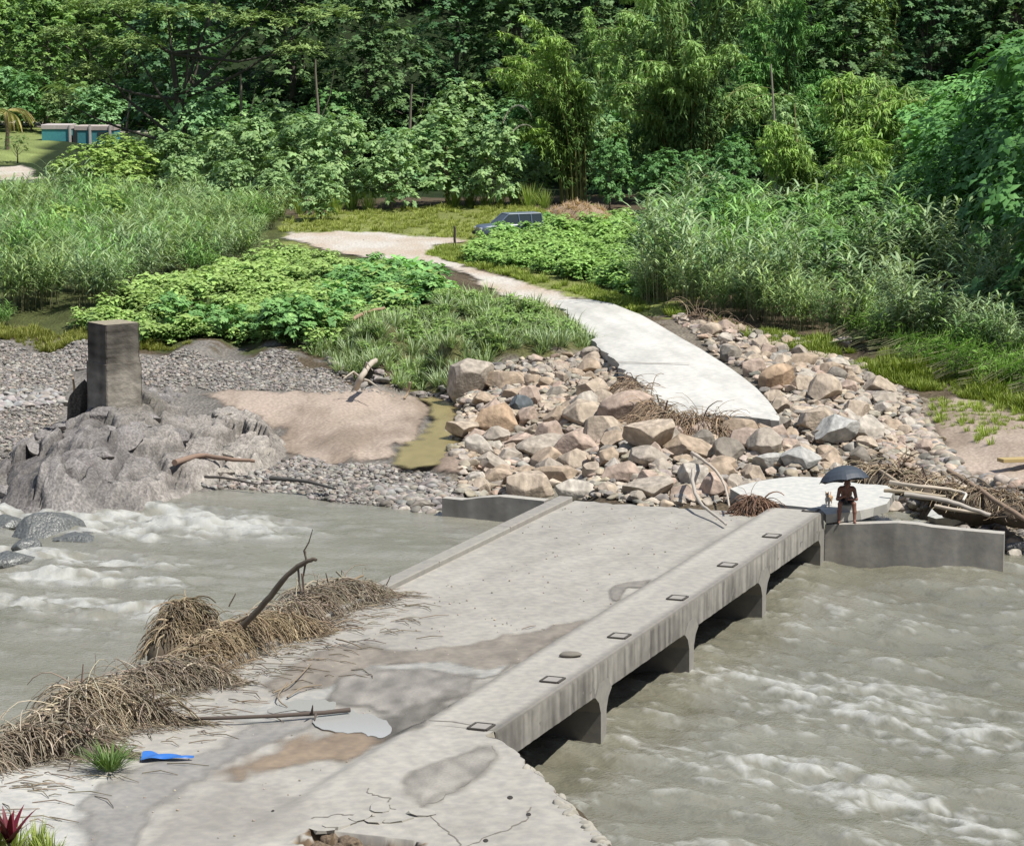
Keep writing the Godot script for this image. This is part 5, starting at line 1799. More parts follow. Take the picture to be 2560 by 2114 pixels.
	var bush := [
		[446, 194, 1.12, 1.18, "round large-leaved bush tree standing alone at the meadow's edge", 0],
		[300, 197, 1.0, 1.05, "tall large-leaved bush left of the round bush tree", 1], [250, 200, 0.95, 1.0, "large-leaved bush in the middle of the left thicket", 2], [215, 205, 0.85, 0.8, "pale leafy bush below the spreading tree", 3],
		[345, 192, 0.9, 1.1, "slender leafy bush between the left thicket and the round bush tree", 2], [175, 210, 0.7, 0.75, "rounded bush at the left end of the large-leaved thicket", 1], [390, 190, 0.75, 0.9, "small leafy bush hugging the round bush tree's left side", 3], [492, 192, 0.7, 1.0, "leafy bush on the right flank of the round bush tree", 2],
		[125, 208, 0.85, 0.72, "tangled yellow-green bush right of the lawn", 0], [92, 200, 0.75, 0.62, "tangled bush beside the lawn path", 3], [108, 240, 0.42, 0.36, "bush standing in front of the turquoise building's right half", 2], [64, 200, 0.5, 0.5, "low tangled bush at the lawn's lower corner", 2], [165, 222, 0.8, 0.8, "vine-covered bush below the turquoise building", 3], [145, 214, 0.6, 0.6, "smaller vine-covered bush above the left reeds", 1],
		[30, 178, 0.4, 0.4, "small vine bush standing among the left reeds near the picture edge", 1], [100, 172, 0.42, 0.45, "vine bush in the middle of the left reed bed", 2], [60, 158, 0.36, 0.4, "vine bush at the near side of the left reed bed", 3], [210, 172, 0.42, 0.45, "vine bush at the right end of the left reed bed", 0], [170, 160, 0.36, 0.38, "low vine bush in the front of the left reed bed", 1], [660, 148, 0.5, 0.5, "leafy shrub at the left end of the right cane thicket", 0], [705, 140, 0.55, 0.6, "leafy shrub among the canes left of the bare pole", 1], [735, 150, 0.62, 0.75, "taller leafy shrub among the canes below the narrow bamboo", 2], [760, 132, 0.5, 0.5, "leafy shrub in the middle of the right canes", 3], [800, 140, 0.6, 0.65, "broad shrub below the yellow bamboo", 0], [830, 124, 0.5, 0.5, "shrub in the canes above the flattened reeds", 1], [860, 140, 0.65, 0.75, "broad shrub right of the yellow bamboo", 2], [900, 126, 0.6, 0.6, "shrub in the shaded canes on the right", 3], [690, 126, 0.42, 0.42, "small shrub above the brown sticks of the right heap", 2], [915, 140, 0.7, 0.9, "tall shrub left of the broad-leaved trees on the right", 0], [320, 180, 0.55, 0.6, "low bright bush at the near edge of the left thicket", 0], [270, 182, 0.5, 0.55, "low bush beside the tall grass left of the meadow", 2], [230, 186, 0.55, 0.6, "low leafy bush above the left reeds", 1], [180, 190, 0.55, 0.6, "leafy bush above the left reed bed", 3],
		[640, 197, 0.55, 0.95, "drooping leafy shrub in the shade between the bamboos", 1], [610, 188, 0.5, 0.8, "leafy shrub behind the dry straw mound", 2], [660, 184, 0.6, 0.7, "dark glossy shrub right of the dry straw mound", 0], [700, 178, 0.62, 0.7, "leafy shrub under the big bamboo", 3], [735, 176, 0.6, 0.85, "pale arching shrub under the narrow bamboo", 2], [530, 196, 0.45, 0.6, "small shrub at the foot of the leaning bamboo", 3],
		[985, 152, 1.5, 1.6, "tall broad-leaved tree at the right picture edge", 1], [1025, 146, 1.4, 1.9, "bright leaved tree partly cut by the right picture edge", 2], [940, 158, 1.15, 1.5, "leafy tree left of the tall broad-leaved tree on the right", 3], [1066, 134, 1.7, 2.0, "shaded leafy bush at the right picture edge", 0], [965, 140, 0.8, 0.8, "dark shaded bush below the broad-leaved trees on the right", 3],
		[860, 190, 0.8, 0.9, "leafy bush in the gap behind the yellow bamboo", 1], [790, 196, 0.6, 1.2, "vine-draped stem tree beside the bare pole", 2], [575, 205, 0.8, 1.45, "leafy tree behind the leaning bamboo", 0]]
	var rl := lumps_for(340, 6.4, 6.4, 12, 0.12)
	bp.append([crown(340, rl, 620, 8, 0.38, 0.2, Color(0.13, 0.24, 0.09), Color(0.3, 0.46, 0.19), 0.75), limbs(340, 6.0, 0.12, rl, Color(0.12, 0.1, 0.07))])
	bush.append([1003, 131, 1.25, 1.5, "dark shaded tree at the right picture edge above the canes", 4])
	bush.append([1050, 127, 1.4, 1.7, "dark tree leaning in from the right picture edge", 4])
	bush.append([950, 138, 0.9, 1.0, "dark shaded bush left of the dark tree at the right picture edge", 4])
	bush.append([1082, 117, 1.5, 2.0, "tree beyond the right picture edge shading the canes", 4])
	bush.append([1095, 108, 1.4, 1.9, "tree beyond the right picture edge shading the flattened reeds", 4])
	bush.append([1085, 126, 1.6, 1.9, "shade tree beyond the right picture edge", 4])
	for q in bush:
		if q[0] >= 935: q[5] = 4
		var m: Material = mid
		if q[1] < 139 and q[0] >= 935: m = leafy("bush_leaf_shade_tint", Color(0.42, 0.58, 0.45), 0.7, 0.45)  # bush leaf darkened: the shade on the right is painted into it
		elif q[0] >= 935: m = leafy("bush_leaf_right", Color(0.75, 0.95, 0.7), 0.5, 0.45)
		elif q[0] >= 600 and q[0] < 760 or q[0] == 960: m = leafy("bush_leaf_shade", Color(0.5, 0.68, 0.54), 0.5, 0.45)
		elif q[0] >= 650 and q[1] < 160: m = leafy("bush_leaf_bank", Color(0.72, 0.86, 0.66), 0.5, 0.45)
		elif q[0] < 150: m = leafy("bush_leaf_yellow", Color(1.15, 1.1, 0.72), 0.5, 0.5)
		plant("leafy_bush", bp[q[5]], m, bark, away(q[0], q[1]), q[2], q[0] * 0.37, q[4], "bush", "", ["crown", "stems"], q[3] / q[2])
	# undergrowth that closes the forest's foot
	rng.seed = 19
	for k in 34:
		var u := -30.0 + k * 33.0 + rng.randf_range(-8, 8)
		var dp := rng.randf_range(212, 224) if u > 195 else rng.randf_range(272, 286)
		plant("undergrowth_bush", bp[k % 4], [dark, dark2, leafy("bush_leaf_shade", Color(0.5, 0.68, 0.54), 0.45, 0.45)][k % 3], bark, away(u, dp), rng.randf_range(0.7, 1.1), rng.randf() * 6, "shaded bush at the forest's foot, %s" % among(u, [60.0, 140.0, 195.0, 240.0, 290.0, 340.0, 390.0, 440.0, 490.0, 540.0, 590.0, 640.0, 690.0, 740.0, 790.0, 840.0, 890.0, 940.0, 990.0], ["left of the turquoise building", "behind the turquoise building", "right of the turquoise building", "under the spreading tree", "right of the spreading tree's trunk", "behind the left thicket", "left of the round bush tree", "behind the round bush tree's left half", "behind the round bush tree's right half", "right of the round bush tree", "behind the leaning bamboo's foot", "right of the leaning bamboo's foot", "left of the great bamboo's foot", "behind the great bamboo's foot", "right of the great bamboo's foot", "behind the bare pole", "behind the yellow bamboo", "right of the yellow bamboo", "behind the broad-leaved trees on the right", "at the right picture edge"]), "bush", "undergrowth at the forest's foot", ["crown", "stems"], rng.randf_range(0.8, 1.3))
	# bamboo
	var bam := leafy("bamboo_leaf", Color(1, 1, 1), 0.5, 0.5)
	var bamy := leafy("bamboo_leaf_yellow", Color(1.05, 1.04, 0.78), 0.5, 0.5)
	var bamd := leafy("bamboo_leaf_deep", Color(0.62, 0.82, 0.72), 0.5, 0.5)
	var culm := surf("culm", Color(1, 1, 1), 0.6)
	var cA := Color(0.06, 0.115, 0.04)
	var cB := Color(0.27, 0.41, 0.13)
	var pb := [bamboo(401, 15.0, 81, Vector3.ZERO, cA, cB, 4.2), bamboo(402, 15.0, 54, Vector3(-0.22, 0, 0.02), cA, cB, 2.6), bamboo(403, 9.0, 36, Vector3.ZERO, cA, cB, 2.8), bamboo(404, 14.0, 30, Vector3(0.22, 0, 0.05), cA, cB, 4.5), bamboo(405, 15.0, 46, Vector3(0.02, 0, 0), cA, cB, 2.2)]
	for q in [[574, 194, 1, 1.22, 0.0, 1, "leaning yellow-green bamboo plume beside the pale dead frond"], [596, 222, 4, 1.2, 1.0, 0, "thin bamboo plume behind the leaning plume"], [688, 196, 0, 1.62, 0.5, 0, "great domed bamboo clump in the upper middle"], [650, 206, 2, 1.5, 1.3, 0, "lower bamboo clump on the left flank of the great clump"], [775, 206, 4, 1.5, 2.0, 2, "narrow dark bamboo column right of the great clump"], [805, 224, 4, 1.35, 0.3, 2, "dark bamboo column behind the bare pole"],
			[880, 238, 3, 1.35, 0.2, 1, "bright arching bamboo at the upper right"], [930, 244, 0, 0.9, 1.2, 0, "bamboo clump behind the arching one at the upper right"], [850, 158, 2, 1.5, 0.4, 1, "yellow-green bamboo above the right reeds"], [812, 156, 2, 1.1, 2.4, 1, "short yellow bamboo left of the yellow-green one"], [900, 170, 2, 1.4, 1.0, 0, "green bamboo arching behind the yellow-green one"], [885, 150, 2, 0.9, 3.0, 1, "low arching yellow bamboo in front of the shaded bushes"], [1000, 236, 0, 1.0, 2.0, 2, "dark bamboo clump at the top right corner"], [525, 228, 0, 0.8, 2.2, 2, "dark bamboo behind the leaning plume's left side"], [802, 154, 2, 0.5, 0.9, 1, "small yellow bamboo sprouting beside the bare pole's foot"]]:
		plant("bamboo", pb[q[2]], [bam, bamy, bamd][q[5]], culm, away(q[0], q[1]), q[3], q[4] if q[2] in [0, 2, 4] else 0.0, q[6], "bamboo", "", ["leaves", "culms"])
	# pale dead frond and bare pole
	rng.seed = 23
	var fb := MB.new()
	frond(fb, Vector3.ZERO, Vector3(-0.3, 0.9, 0.2), 3.6, 0.35, Color(0.45, 0.43, 0.36), 0.3)
	frond(fb, Vector3(0, -0.6, 0), Vector3(-0.7, 0.5, 0.2), 2.6, 0.3, Color(0.4, 0.38, 0.31), 0.25)
	var fo := thing("dead_frond", away(532, 192.0) + Vector3(0, 6.2, 0), "pale dead palm fronds hanging left of the leaning bamboo", "frond")
	part("blades", fb.mesh(), mats["frond"], fo)
	var pp := away(782, 163.0)
	stick("bare_pole", [pp + Vector3.DOWN * 0.3, pp + Vector3(-0.25, 4.2, 0), pp + Vector3(-0.7, 10.6, 0)], 0.1, 0.05, bark, Color(0.27, 0.235, 0.19), "tall bare grey pole standing out of the right thicket", "pole")
	for q in [[792, 166, 7.0], [800, 168, 6.0], [797, 165, 8.2]]:
		var p := away(q[0], q[1])
		stick("bare_cane", [p, p + Vector3(0.1, q[2] * 0.5, 0), p + Vector3(-0.15, q[2], 0)], 0.05, 0.03, bark, Color(0.3, 0.26, 0.12), "thin yellowish bare cane right of the tall bare pole", "cane", "bare canes beside the pole")

# ---------------------------------------------------------------- reeds, herbs and grass
func grow_banks() -> void:
	var reed := leafy("reed_leaf", Color(1, 1, 1), 0.5, 0.5)
	var reedg := leafy("reed_leaf_green", Color(0.85, 1.08, 0.65), 0.5, 0.5)
	var reedp := leafy("reed_leaf_pale", Color(0.98, 1.0, 0.78), 0.5, 0.5)
	var reed_shade := leafy("reed_leaf_shade_tint", Color(0.34, 0.46, 0.38), 0.7, 0.5)  # darker copy of the reed leaf: tree shade painted into its colour
	var stem := surf("reed_stem", Color(1, 1, 1), 0.7)
	var c1 := Color(0.085, 0.145, 0.065)
	var c2 := Color(0.34, 0.44, 0.23)
	var pr := []
	for k in 4: pr.append(canes(500 + k, 30, 4.3, 0.9, c1, c2, 12, 1.2, 0.1))
	var pl := []
	for k in 4: pl.append(canes(520 + k, 44, 3.1, 1.0, c1, c2, 9, 1.15, 0.075, Vector3(0.2, 0, 0.05)))
	rng.seed = 41
	var put := func(called: String, meshes: Array, m: Material, p: Vector3, s: float, label: String, group: String, stretch := 1.0) -> void:
		plant(called, meshes, m, stem, p, s, rng.randf() * 6.28, label, "reeds", group, ["blades", "stems"], stretch)
	# right bank
	var poly := ring([640, 300, 656, 270, 690, 246, 730, 236, 800, 240, 880, 250, 1060, 270, 1060, 372, 980, 366, 900, 348, 800, 330, 730, 318])
	var taken := []
	var tries := 0
	while taken.size() < 120 and tries < 3000:
		tries += 1
		var q := rand_in(poly)
		var ok := true
		for t in taken:
			if Vector2(q.x - t.x, (q.y - t.y) * 0.6).length() < 1.0: ok = false; break
		if not ok: continue
		taken.append(q)
		var front: bool = q.y > poly[9].y - 8.0
		var cm: Material = (reed if rng.randf() < 0.6 else reedg) if q.x < 17.0 + rng.randf() * 6.0 else reed_shade
		var cs := rng.randf_range(0.5, 1.25)
		var cl := "%s %s cane clump %s, %s" % [among(cs, [0.7, 0.85, 1.05], ["low", "middling", "tall", "towering"]), "grey-green" if cm == reed else ("fresh green" if cm == reedg else "dark shade-tinted"), among(seen_u(Vector3(q.x, 0, q.y)), [690.0, 740.0, 790.0, 850.0, 910.0, 970.0], ["beside the roadside herbs", "left of the bare pole", "below the bare pole", "below the yellow bamboo", "right of the yellow bamboo", "under the right trees", "at the right picture edge"]), among(q.y, [-150.0, -130.0, -115.0], ["back row", "middle rows", "toward the front", "behind the front row"])]
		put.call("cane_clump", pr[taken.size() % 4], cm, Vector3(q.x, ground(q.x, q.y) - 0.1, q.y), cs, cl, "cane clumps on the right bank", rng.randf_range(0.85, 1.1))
	# row along its near edge
	for q in [[650, 302], [668, 300], [684, 306], [700, 308], [716, 314], [732, 318], [748, 316], [764, 322], [780, 326], [796, 330], [812, 328], [830, 336], [848, 340], [866, 338], [884, 346], [905, 346], [925, 352], [948, 356], [970, 362], [995, 366], [1018, 370]]:
		var p := lie(q[0], q[1])
		put.call("cane_clump", pr[q[0] % 4], reedp if q[0] < 860 else reed, p + Vector3.DOWN * 0.1, rng.randf_range(0.5, 0.75), "drooping cane clump in the thicket's front row, %s" % among(q[0], [660, 675, 690, 705, 720, 740, 756, 772, 790, 805, 820, 840, 860, 875, 895, 915, 940, 960, 985, 1005], ["nearest the road slab's far end", "second from the road slab", "above the top of the right heap", "above the brown sticks", "right of the brown sticks", "beside the forked pale root", "above the heap's upper middle", "left of the buff top boulder", "above the tan block boulder", "above the buff boulder", "right of the buff boulder", "at the left end of the flattened reeds", "behind the first flattened reeds", "behind the long green stem", "behind the middle flattened reeds", "right of the long green stem", "above the sandy bank's left end", "above the sandy bank", "left of the last three", "second from the right edge", "at the right picture edge"]), "front row of canes on the right bank")
	# left reed bed
	poly = ring([-60, 204, 60, 206, 130, 208, 200, 212, 262, 226, 280, 236, 240, 262, 150, 288, 90, 310, 40, 326, -60, 330])
	taken = []
	tries = 0
	while taken.size() < 150 and tries < 3000:
		tries += 1
		var q := rand_in(poly)
		var ok := true
		for t in taken:
			if Vector2(q.x - t.x, (q.y - t.y) * 0.55).length() < 1.0: ok = false; break
		if not ok: continue
		taken.append(q)
		plant("reed_clump", pl[taken.size() % 4], [reedp, reedg, reedp, reed][taken.size() % 4], stem, Vector3(q.x, ground(q.x, q.y) - 0.1, q.y), rng.randf_range(0.6, 0.95) * (1.0 + 0.7 * n2.get_noise_2d(q.x * 5.0, q.y * 3.0)), rng.randf_range(-0.6, 0.6), "%s leaning reed clump of the left bed, %s, %s" % [["pale", "fresh green", "pale", "grey-green"][taken.size() % 4], among(seen_u(Vector3(q.x, 0, q.y)), [30.0, 70.0, 110.0, 150.0, 190.0, 230.0], ["at the left picture edge", "below the lawn path", "above the pier stump", "right of the pier stump", "below the yellow-green bush", "left of the meadow", "beside the meadow"]), among(q.y, [-180.0, -160.0, -142.0, -128.0], ["back row", "second row", "middle row", "fourth row", "front row"])], "reeds", "reeds of the left bed", ["blades", "stems"])
	# yellow-green tall grass at the meadow's back edge
	var grassm := leafy("tall_grass", Color(1, 1, 1), 0.5, 0.5)
	var tg := []
	for k in 3: tg.append(tuft(540 + k, 130, 1.5, 0.045, Color(0.18, 0.26, 0.06), Color(0.33, 0.41, 0.11), 0.25, 0.6))
	for q in [[205, 210], [225, 214], [245, 216], [262, 214], [280, 216], [300, 214], [318, 214], [336, 212], [352, 210], [368, 211], [240, 206], [290, 207], [330, 205], [455, 207], [470, 206], [485, 207], [500, 206], [515, 204], [530, 207], [545, 208], [212, 220], [270, 222], [190, 216], [232, 224]]:
		var p := lie(q[0], q[1])
		var o := single("tall_grass", tg[q[0] % 3], grassm, p, "yellow-green tall grass tuft behind the meadow, %s" % among(q[0], [200.0, 220.0, 235.0, 255.0, 272.0, 290.0, 310.0, 327.0, 345.0, 360.0, 420.0, 462.0, 478.0, 492.0, 508.0, 522.0, 538.0], ["leftmost", "beside the reed bed", "right of the reed bed's corner", "left of the track", "above the track's left end", "above the track", "below the left thicket", "below the low bright bush", "right of the low bright bush", "left of the round bush tree", "under the round bush tree", "right of the round bush tree", "left of the car", "behind the car's hood", "behind the car", "behind the car's roof", "right of the car", "before the straw mound"]), "grass", "tall grass behind the meadow")
		o.scale = Vector3.ONE * rng.randf_range(0.8, 1.25)
		o.rotation.y = rng.randf() * 6
	# herbs: nobody could count these
	var herbm := leafy("herb_leaf", Color(1, 1, 1), 0.5, 0.5)
	var hb := herb(560, 0.75, 48, 0.26, 0.15, Color(0.12, 0.21, 0.055), Color(0.29, 0.41, 0.125))
	var hbig := herb(561, 0.8, 42, 0.4, 0.22, Color(0.1, 0.21, 0.07), Color(0.26, 0.42, 0.15))
	var meadow := tuft(562, 26, 0.32, 0.03, Color(0.23, 0.27, 0.065), Color(0.34, 0.37, 0.11), 0.3, 1.0)
	var bankg := tuft(563, 30, 0.75, 0.05, Color(0.15, 0.2, 0.09), Color(0.34, 0.4, 0.22), 0.6, 1.3)
	var sow := func(called: String, m: Mesh, mat: Material, px: Array, many: int, s1: float, s2: float, label: String, tint := Color(1, 1, 1), y := 1000.0) -> void:
		var pg := ring(px, y)
		var pl2 := []
		var ti := []
		for k in many:
			var q := rand_in(pg)
			if n2.get_noise_2d(q.x * 5.0, q.y * 3.0) < -0.28: continue
			var s := rng.randf_range(s1, s2) * (1.0 + 0.9 * n2.get_noise_2d(q.x * 8.0 + 70.0, q.y * 5.0))
			pl2.append(Transform3D(Basis(Vector3.UP, rng.randf() * 6.28).scaled(Vector3(s, s * rng.randf_range(0.8, 1.2), s)), Vector3(q.x, ground(q.x, q.y) - 0.03, q.y)))
			var v := rng.randf_range(0.8, 1.2)
			ti.append(Color(tint.r * v, tint.g * v, tint.b * v))
		mass(called, m, mat, pl2, ti, label, "plants")
	sow.call("bank_herbs", hb, herbm, [70, 328, 110, 308, 160, 292, 240, 272, 280, 254, 330, 268, 375, 274, 415, 280, 440, 290, 456, 300, 440, 305, 380, 318, 340, 340, 310, 352, 250, 346, 180, 342, 110, 338], 3600, 0.7, 1.25, "bright green leafy herbs covering the left bank")
	sow.call("dark_herbs", hbig, herbm, [310, 300, 340, 280, 380, 272, 420, 276, 442, 288, 452, 300, 420, 308, 390, 316, 330, 318], 300, 0.75, 1.15, "dark large-leaved herbs on top of the left bank", Color(0.8, 0.95, 0.9))
	sow.call("roadside_herbs", hb, herbm, [466, 264, 472, 250, 490, 243, 530, 238, 580, 222, 640, 225, 690, 238, 690, 268, 660, 296, 640, 302, 610, 290, 560, 278, 510, 270], 3400, 0.75, 1.3, "bright green herbs between the track and the cane thicket", Color(0.85, 0.95, 0.85))
	sow.call("meadow_grass", meadow, grassm, [280, 232, 285, 218, 350, 212, 440, 207, 520, 204, 560, 215, 500, 225, 470, 240, 440, 238, 380, 231], 1800, 0.7, 1.2, "short yellow-green grass of the meadow", Color(0.95, 0.95, 0.9))
	sow.call("verge_grass", meadow, grassm, [425, 256, 440, 247, 466, 252, 520, 275, 580, 288, 660, 300, 690, 318, 640, 314, 590, 298, 520, 280, 465, 266], 1500, 0.7, 1.3, "grass verge along the right side of the track", Color(0.8, 0.88, 0.7))
	sow.call("bank_grass", bankg, grassm, [310, 352, 350, 322, 400, 308, 450, 298, 500, 298, 560, 316, 600, 348, 560, 352, 500, 358, 460, 384, 430, 392, 390, 384, 350, 376], 620, 0.6, 1.2, "rough pale grass on the slope of the left bank", Color(0.9, 0.95, 0.85))
	sow.call("slope_herbs", hb, herbm, [330, 352, 360, 326, 400, 312, 440, 304, 480, 300, 520, 312, 560, 326, 590, 346, 540, 346, 500, 352, 470, 350, 440, 372, 400, 378, 360, 366], 420, 0.5, 0.95, "scattered dull green herbs on the slope of the left bank", Color(0.72, 0.78, 0.72))
	sow.call("sand_grass", meadow, grassm, [930, 400, 1000, 398, 1060, 420, 1060, 446, 1020, 440, 990, 450, 960, 438, 930, 424], 300, 0.5, 1.2, "thin grass growing on the sandy right bank", Color(0.85, 0.95, 0.75))
	sow.call("ledge_grass", meadow, grassm, [-40, 348, -40, 336, 60, 334, 150, 340, 200, 345, 160, 350, 60, 350], 700, 0.7, 1.3, "sparse yellowish grass at the top of the gravel bar", Color(0.72, 0.68, 0.62))
	sow.call("slope_grass", meadow, grassm, [700, 322, 800, 338, 900, 356, 1040, 376, 1060, 420, 990, 402, 930, 396, 860, 372, 760, 346], 2200, 0.7, 1.6, "thin grass below the right thicket", Color(0.62, 0.7, 0.5))
	# shrubs and tufts on the left bank, one by one
	var bp := [crown(330, lumps_for(330, 1.7, 2.4, 7, 0.3), 80, 8, 0.36, 0.19, Color(0.11, 0.22, 0.075), Color(0.26, 0.42, 0.15), 0.7), limbs(330, 1.6, 0.04, lumps_for(330, 1.7, 2.4, 7, 0.3), Color(0.12, 0.1, 0.06))]
	var shrubm := leafy("shrub_leaf", Color(0.95, 1.0, 0.95), 0.5, 0.45)
	for q in [[372, 276], [388, 282], [404, 284], [420, 284], [394, 296], [412, 300], [430, 300], [376, 304], [358, 300], [345, 296], [350, 316], [334, 322], [320, 312], [300, 322], [285, 332], [268, 336], [250, 330], [228, 338], [205, 332], [180, 330], [318, 336], [296, 344]]:
		plant("dark_shrub", bp, shrubm, stem, lie(q[0], q[1]), rng.randf_range(0.65, 1.0), rng.randf() * 6, "%s shrub of the left bank, %s, %s" % [["dark", "bushy", "low"][int(q[1]) % 3], among(q[0], [220.0, 260.0, 300.0, 340.0, 370.0, 400.0, 430.0, 455.0], ["right of the pier stump", "above the gravel bar", "by the sand flat's left end", "above the sand flat", "above the root stump", "by the fallen trunk", "right of the fallen trunk", "near the track", "nearest the track"]), among(q[1], [282.0, 298.0, 318.0, 334.0], ["topmost", "upper row", "middle", "lower row", "at the gravel's edge"])], "shrub", "large-leaved shrubs of the left bank", ["crown", "stems"])
	for q in [[514, 240], [524, 239], [534, 237], [545, 234], [552, 231], [504, 243]]:
		plant("green_shrub", bp, leafy("shrub_leaf_bright", Color(1.05, 1.05, 0.8), 0.5, 0.45), stem, lie(q[0], q[1]), rng.randf_range(0.5, 0.8), rng.randf() * 6, "bright green shrub growing in front of the parked car", "shrub", "shrubs in front of the car", ["crown", "stems"])
	var gt := []
	for k in 3: gt.append(tuft(570 + k, 80, 1.25, 0.06, Color(0.15, 0.21, 0.1), Color(0.38, 0.45, 0.27), 0.6, 1.1))
	var gg := leafy("pale_tuft", Color(1, 1, 1), 0.5, 0.55)
	for q in [[318, 352], [334, 360], [350, 356], [366, 352], [384, 348], [400, 340], [418, 336], [436, 330], [452, 326], [470, 330], [486, 336], [340, 372], [356, 372], [376, 366], [396, 360], [414, 356], [432, 350], [448, 346], [464, 350], [480, 352], [410, 376], [426, 370], [442, 366], [456, 372], [400, 388], [420, 386], [438, 386], [452, 388], [500, 344], [516, 348], [530, 344], [546, 348], [560, 346], [575, 342], [590, 346], [330, 344], [380, 334], [360, 338], [395, 326], [426, 318], [446, 312], [468, 314], [490, 322], [510, 330], [530, 332], [468, 362], [484, 366]]:
		var o := single("grass_tuft", gt[q[0] % 3], gg, lie(q[0], q[1]), "pale grass tuft of the left slope, %s, %s" % [among(q[0], [345.0, 375.0, 405.0, 435.0, 465.0, 500.0, 540.0], ["left of the root stump", "at the root stump", "right of the root stump", "above the pool", "left of the leaning grey boulder", "above the leaning grey boulder", "above the heap's left part", "beside the road slab"]), among(q[1], [320.0, 334.0, 346.0, 358.0, 370.0, 382.0], ["topmost", "second row", "third row", "middle", "fifth row", "sixth row", "lowest"])], "grass", "grass tufts on the left slope")
		o.scale = Vector3.ONE * rng.randf_range(0.55, 0.95)
		o.rotation.y = rng.randf() * 6
	# flattened reeds on the right
	var fl := []
	for k in 3: fl.append(canes(580 + k, 30, 2.6, 0.5, Color(0.13, 0.2, 0.07), Color(0.24, 0.31, 0.13), 9, 0.8, 0.06))
	for q in [[832, 342], [850, 350], [868, 354], [886, 356], [904, 362], [922, 366], [940, 370], [958, 374], [976, 378], [994, 382], [1012, 388], [880, 366], [910, 374], [935, 382], [960, 388], [985, 394], [1010, 400], [1024, 394], [845, 338], [900, 352], [950, 362], [1000, 372]]:
		var o := plant("flattened_reeds", fl[q[0] % 3], reedg, stem, lie(q[0], q[1]) + Vector3.UP * 0.15, rng.randf_range(0.8, 1.1), 0.0, "flattened green reeds, %s, %s" % [among(q[0], [860.0, 890.0, 915.0, 945.0, 975.0, 1000.0], ["at their left end", "beside the long green stem", "above the heap's right edge", "above the sandy bank's left end", "above the sandy bank", "right of the sandy bank's middle", "at the right picture edge"]), among(q[1], [348.0, 360.0, 372.0, 384.0, 394.0], ["topmost", "upper row", "middle row", "lower middle", "lower row", "lowest"])], "reeds", "flattened reeds on the right", ["blades", "stems"])
		o.rotation = Vector3(rng.randf_range(-0.3, 0.3), rng.randf_range(-0.5, 0.5), -1.25 + rng.randf_range(-0.2, 0.2))
	# straw mound and post
	rng.seed = 61
	var dry := leafy("dry_straw", Color(1, 1, 1), 0.5, 0.7)
	var mp := lie(578, 228)
	var mo := thing("straw_mound", mp, "mound of dry pinkish straw right of the parked car", "mound")
	part("heap", stone(77, 3, Vector3(2.3, 1.6, 1.4), 4, 0.8, 0.15), surf("dry_soil", Color(0.42, 0.3, 0.2), 0.95, noise_tex("grain", 0, 0, 0), 1.0), mo)
	var sp := []
	var sc := []
	var dt := tuft(590, 30, 0.5, 0.035, Color(0.36, 0.25, 0.16), Color(0.55, 0.42, 0.3), 0.5, 1.6)
	for k in 160:
		var d := unit()
		d.y = absf(d.y)
		sp.append(Transform3D(Basis(Vector3.UP, rng.randf() * 6).scaled(Vector3.ONE * rng.randf_range(0.6, 1.2)), d * Vector3(2.2, 1.5, 1.3)))
		sc.append(Color(1, 1, 1))
	mass("straw", dt, dry, sp, sc, "", "", mo)
	var po := lie(454.5, 250)
	stick("fence_post", [po + Vector3.DOWN * 0.2, po + Vector3(0.02, 0.7, 0), po + Vector3(0.0, 1.4, 0)], 0.08, 0.07, mats["bark"], Color(0.06, 0.05, 0.04), "dark wooden post standing beside the track", "post")
	# plants at the lower left corner, on the near hillside
	var ck := leafy("red_leaf", Color(1, 1, 1), 0.5, 0.4)
	var b := MB.new()
	var cpz := spot(9, 842, 6.5)
	for k in 13:
		var a := k * 2.4
		b.strap(Vector3.ZERO, Vector3(cos(a) * 0.6, rng.randf_range(0.6, 1.4), sin(a) * 0.6).normalized(), rng.randf_range(0.3, 0.46), 0.075, 0.16, 5, Color(0.12, 0.018, 0.03) if k % 3 else Color(0.07, 0.02, 0.025))
	var co := thing("red_leaved_plant", cpz, "dark red strap-leaved plant in the lower left corner", "plant")
	part("blades", b.mesh(), ck, co)
	b = MB.new()
	b.tube(PackedVector3Array([Vector3(0, -0.9, 0), Vector3(0.01, -0.4, 0), Vector3(0, 0.02, 0)]), PackedFloat32Array([0.02, 0.018, 0.016]), 6, Color(0.12, 0.1, 0.08))
	part("stem", b.mesh(), stem, co)
	var fern := tuft(595, 90, 0.34, 0.02, Color(0.16, 0.22, 0.05), Color(0.3, 0.34, 0.1), 0.35, 1.0)
	for q in [[14, 851, 6.3], [36, 852, 6.2], [50, 862, 6.2], [-4, 848, 6.4]]:
		var o := single("corner_grass", fern, grassm, spot(q[0], q[1], q[2]), "yellow-green fine grass under the red-leaved plant", "grass", "corner grass")
		o.rotation.y = q[0]

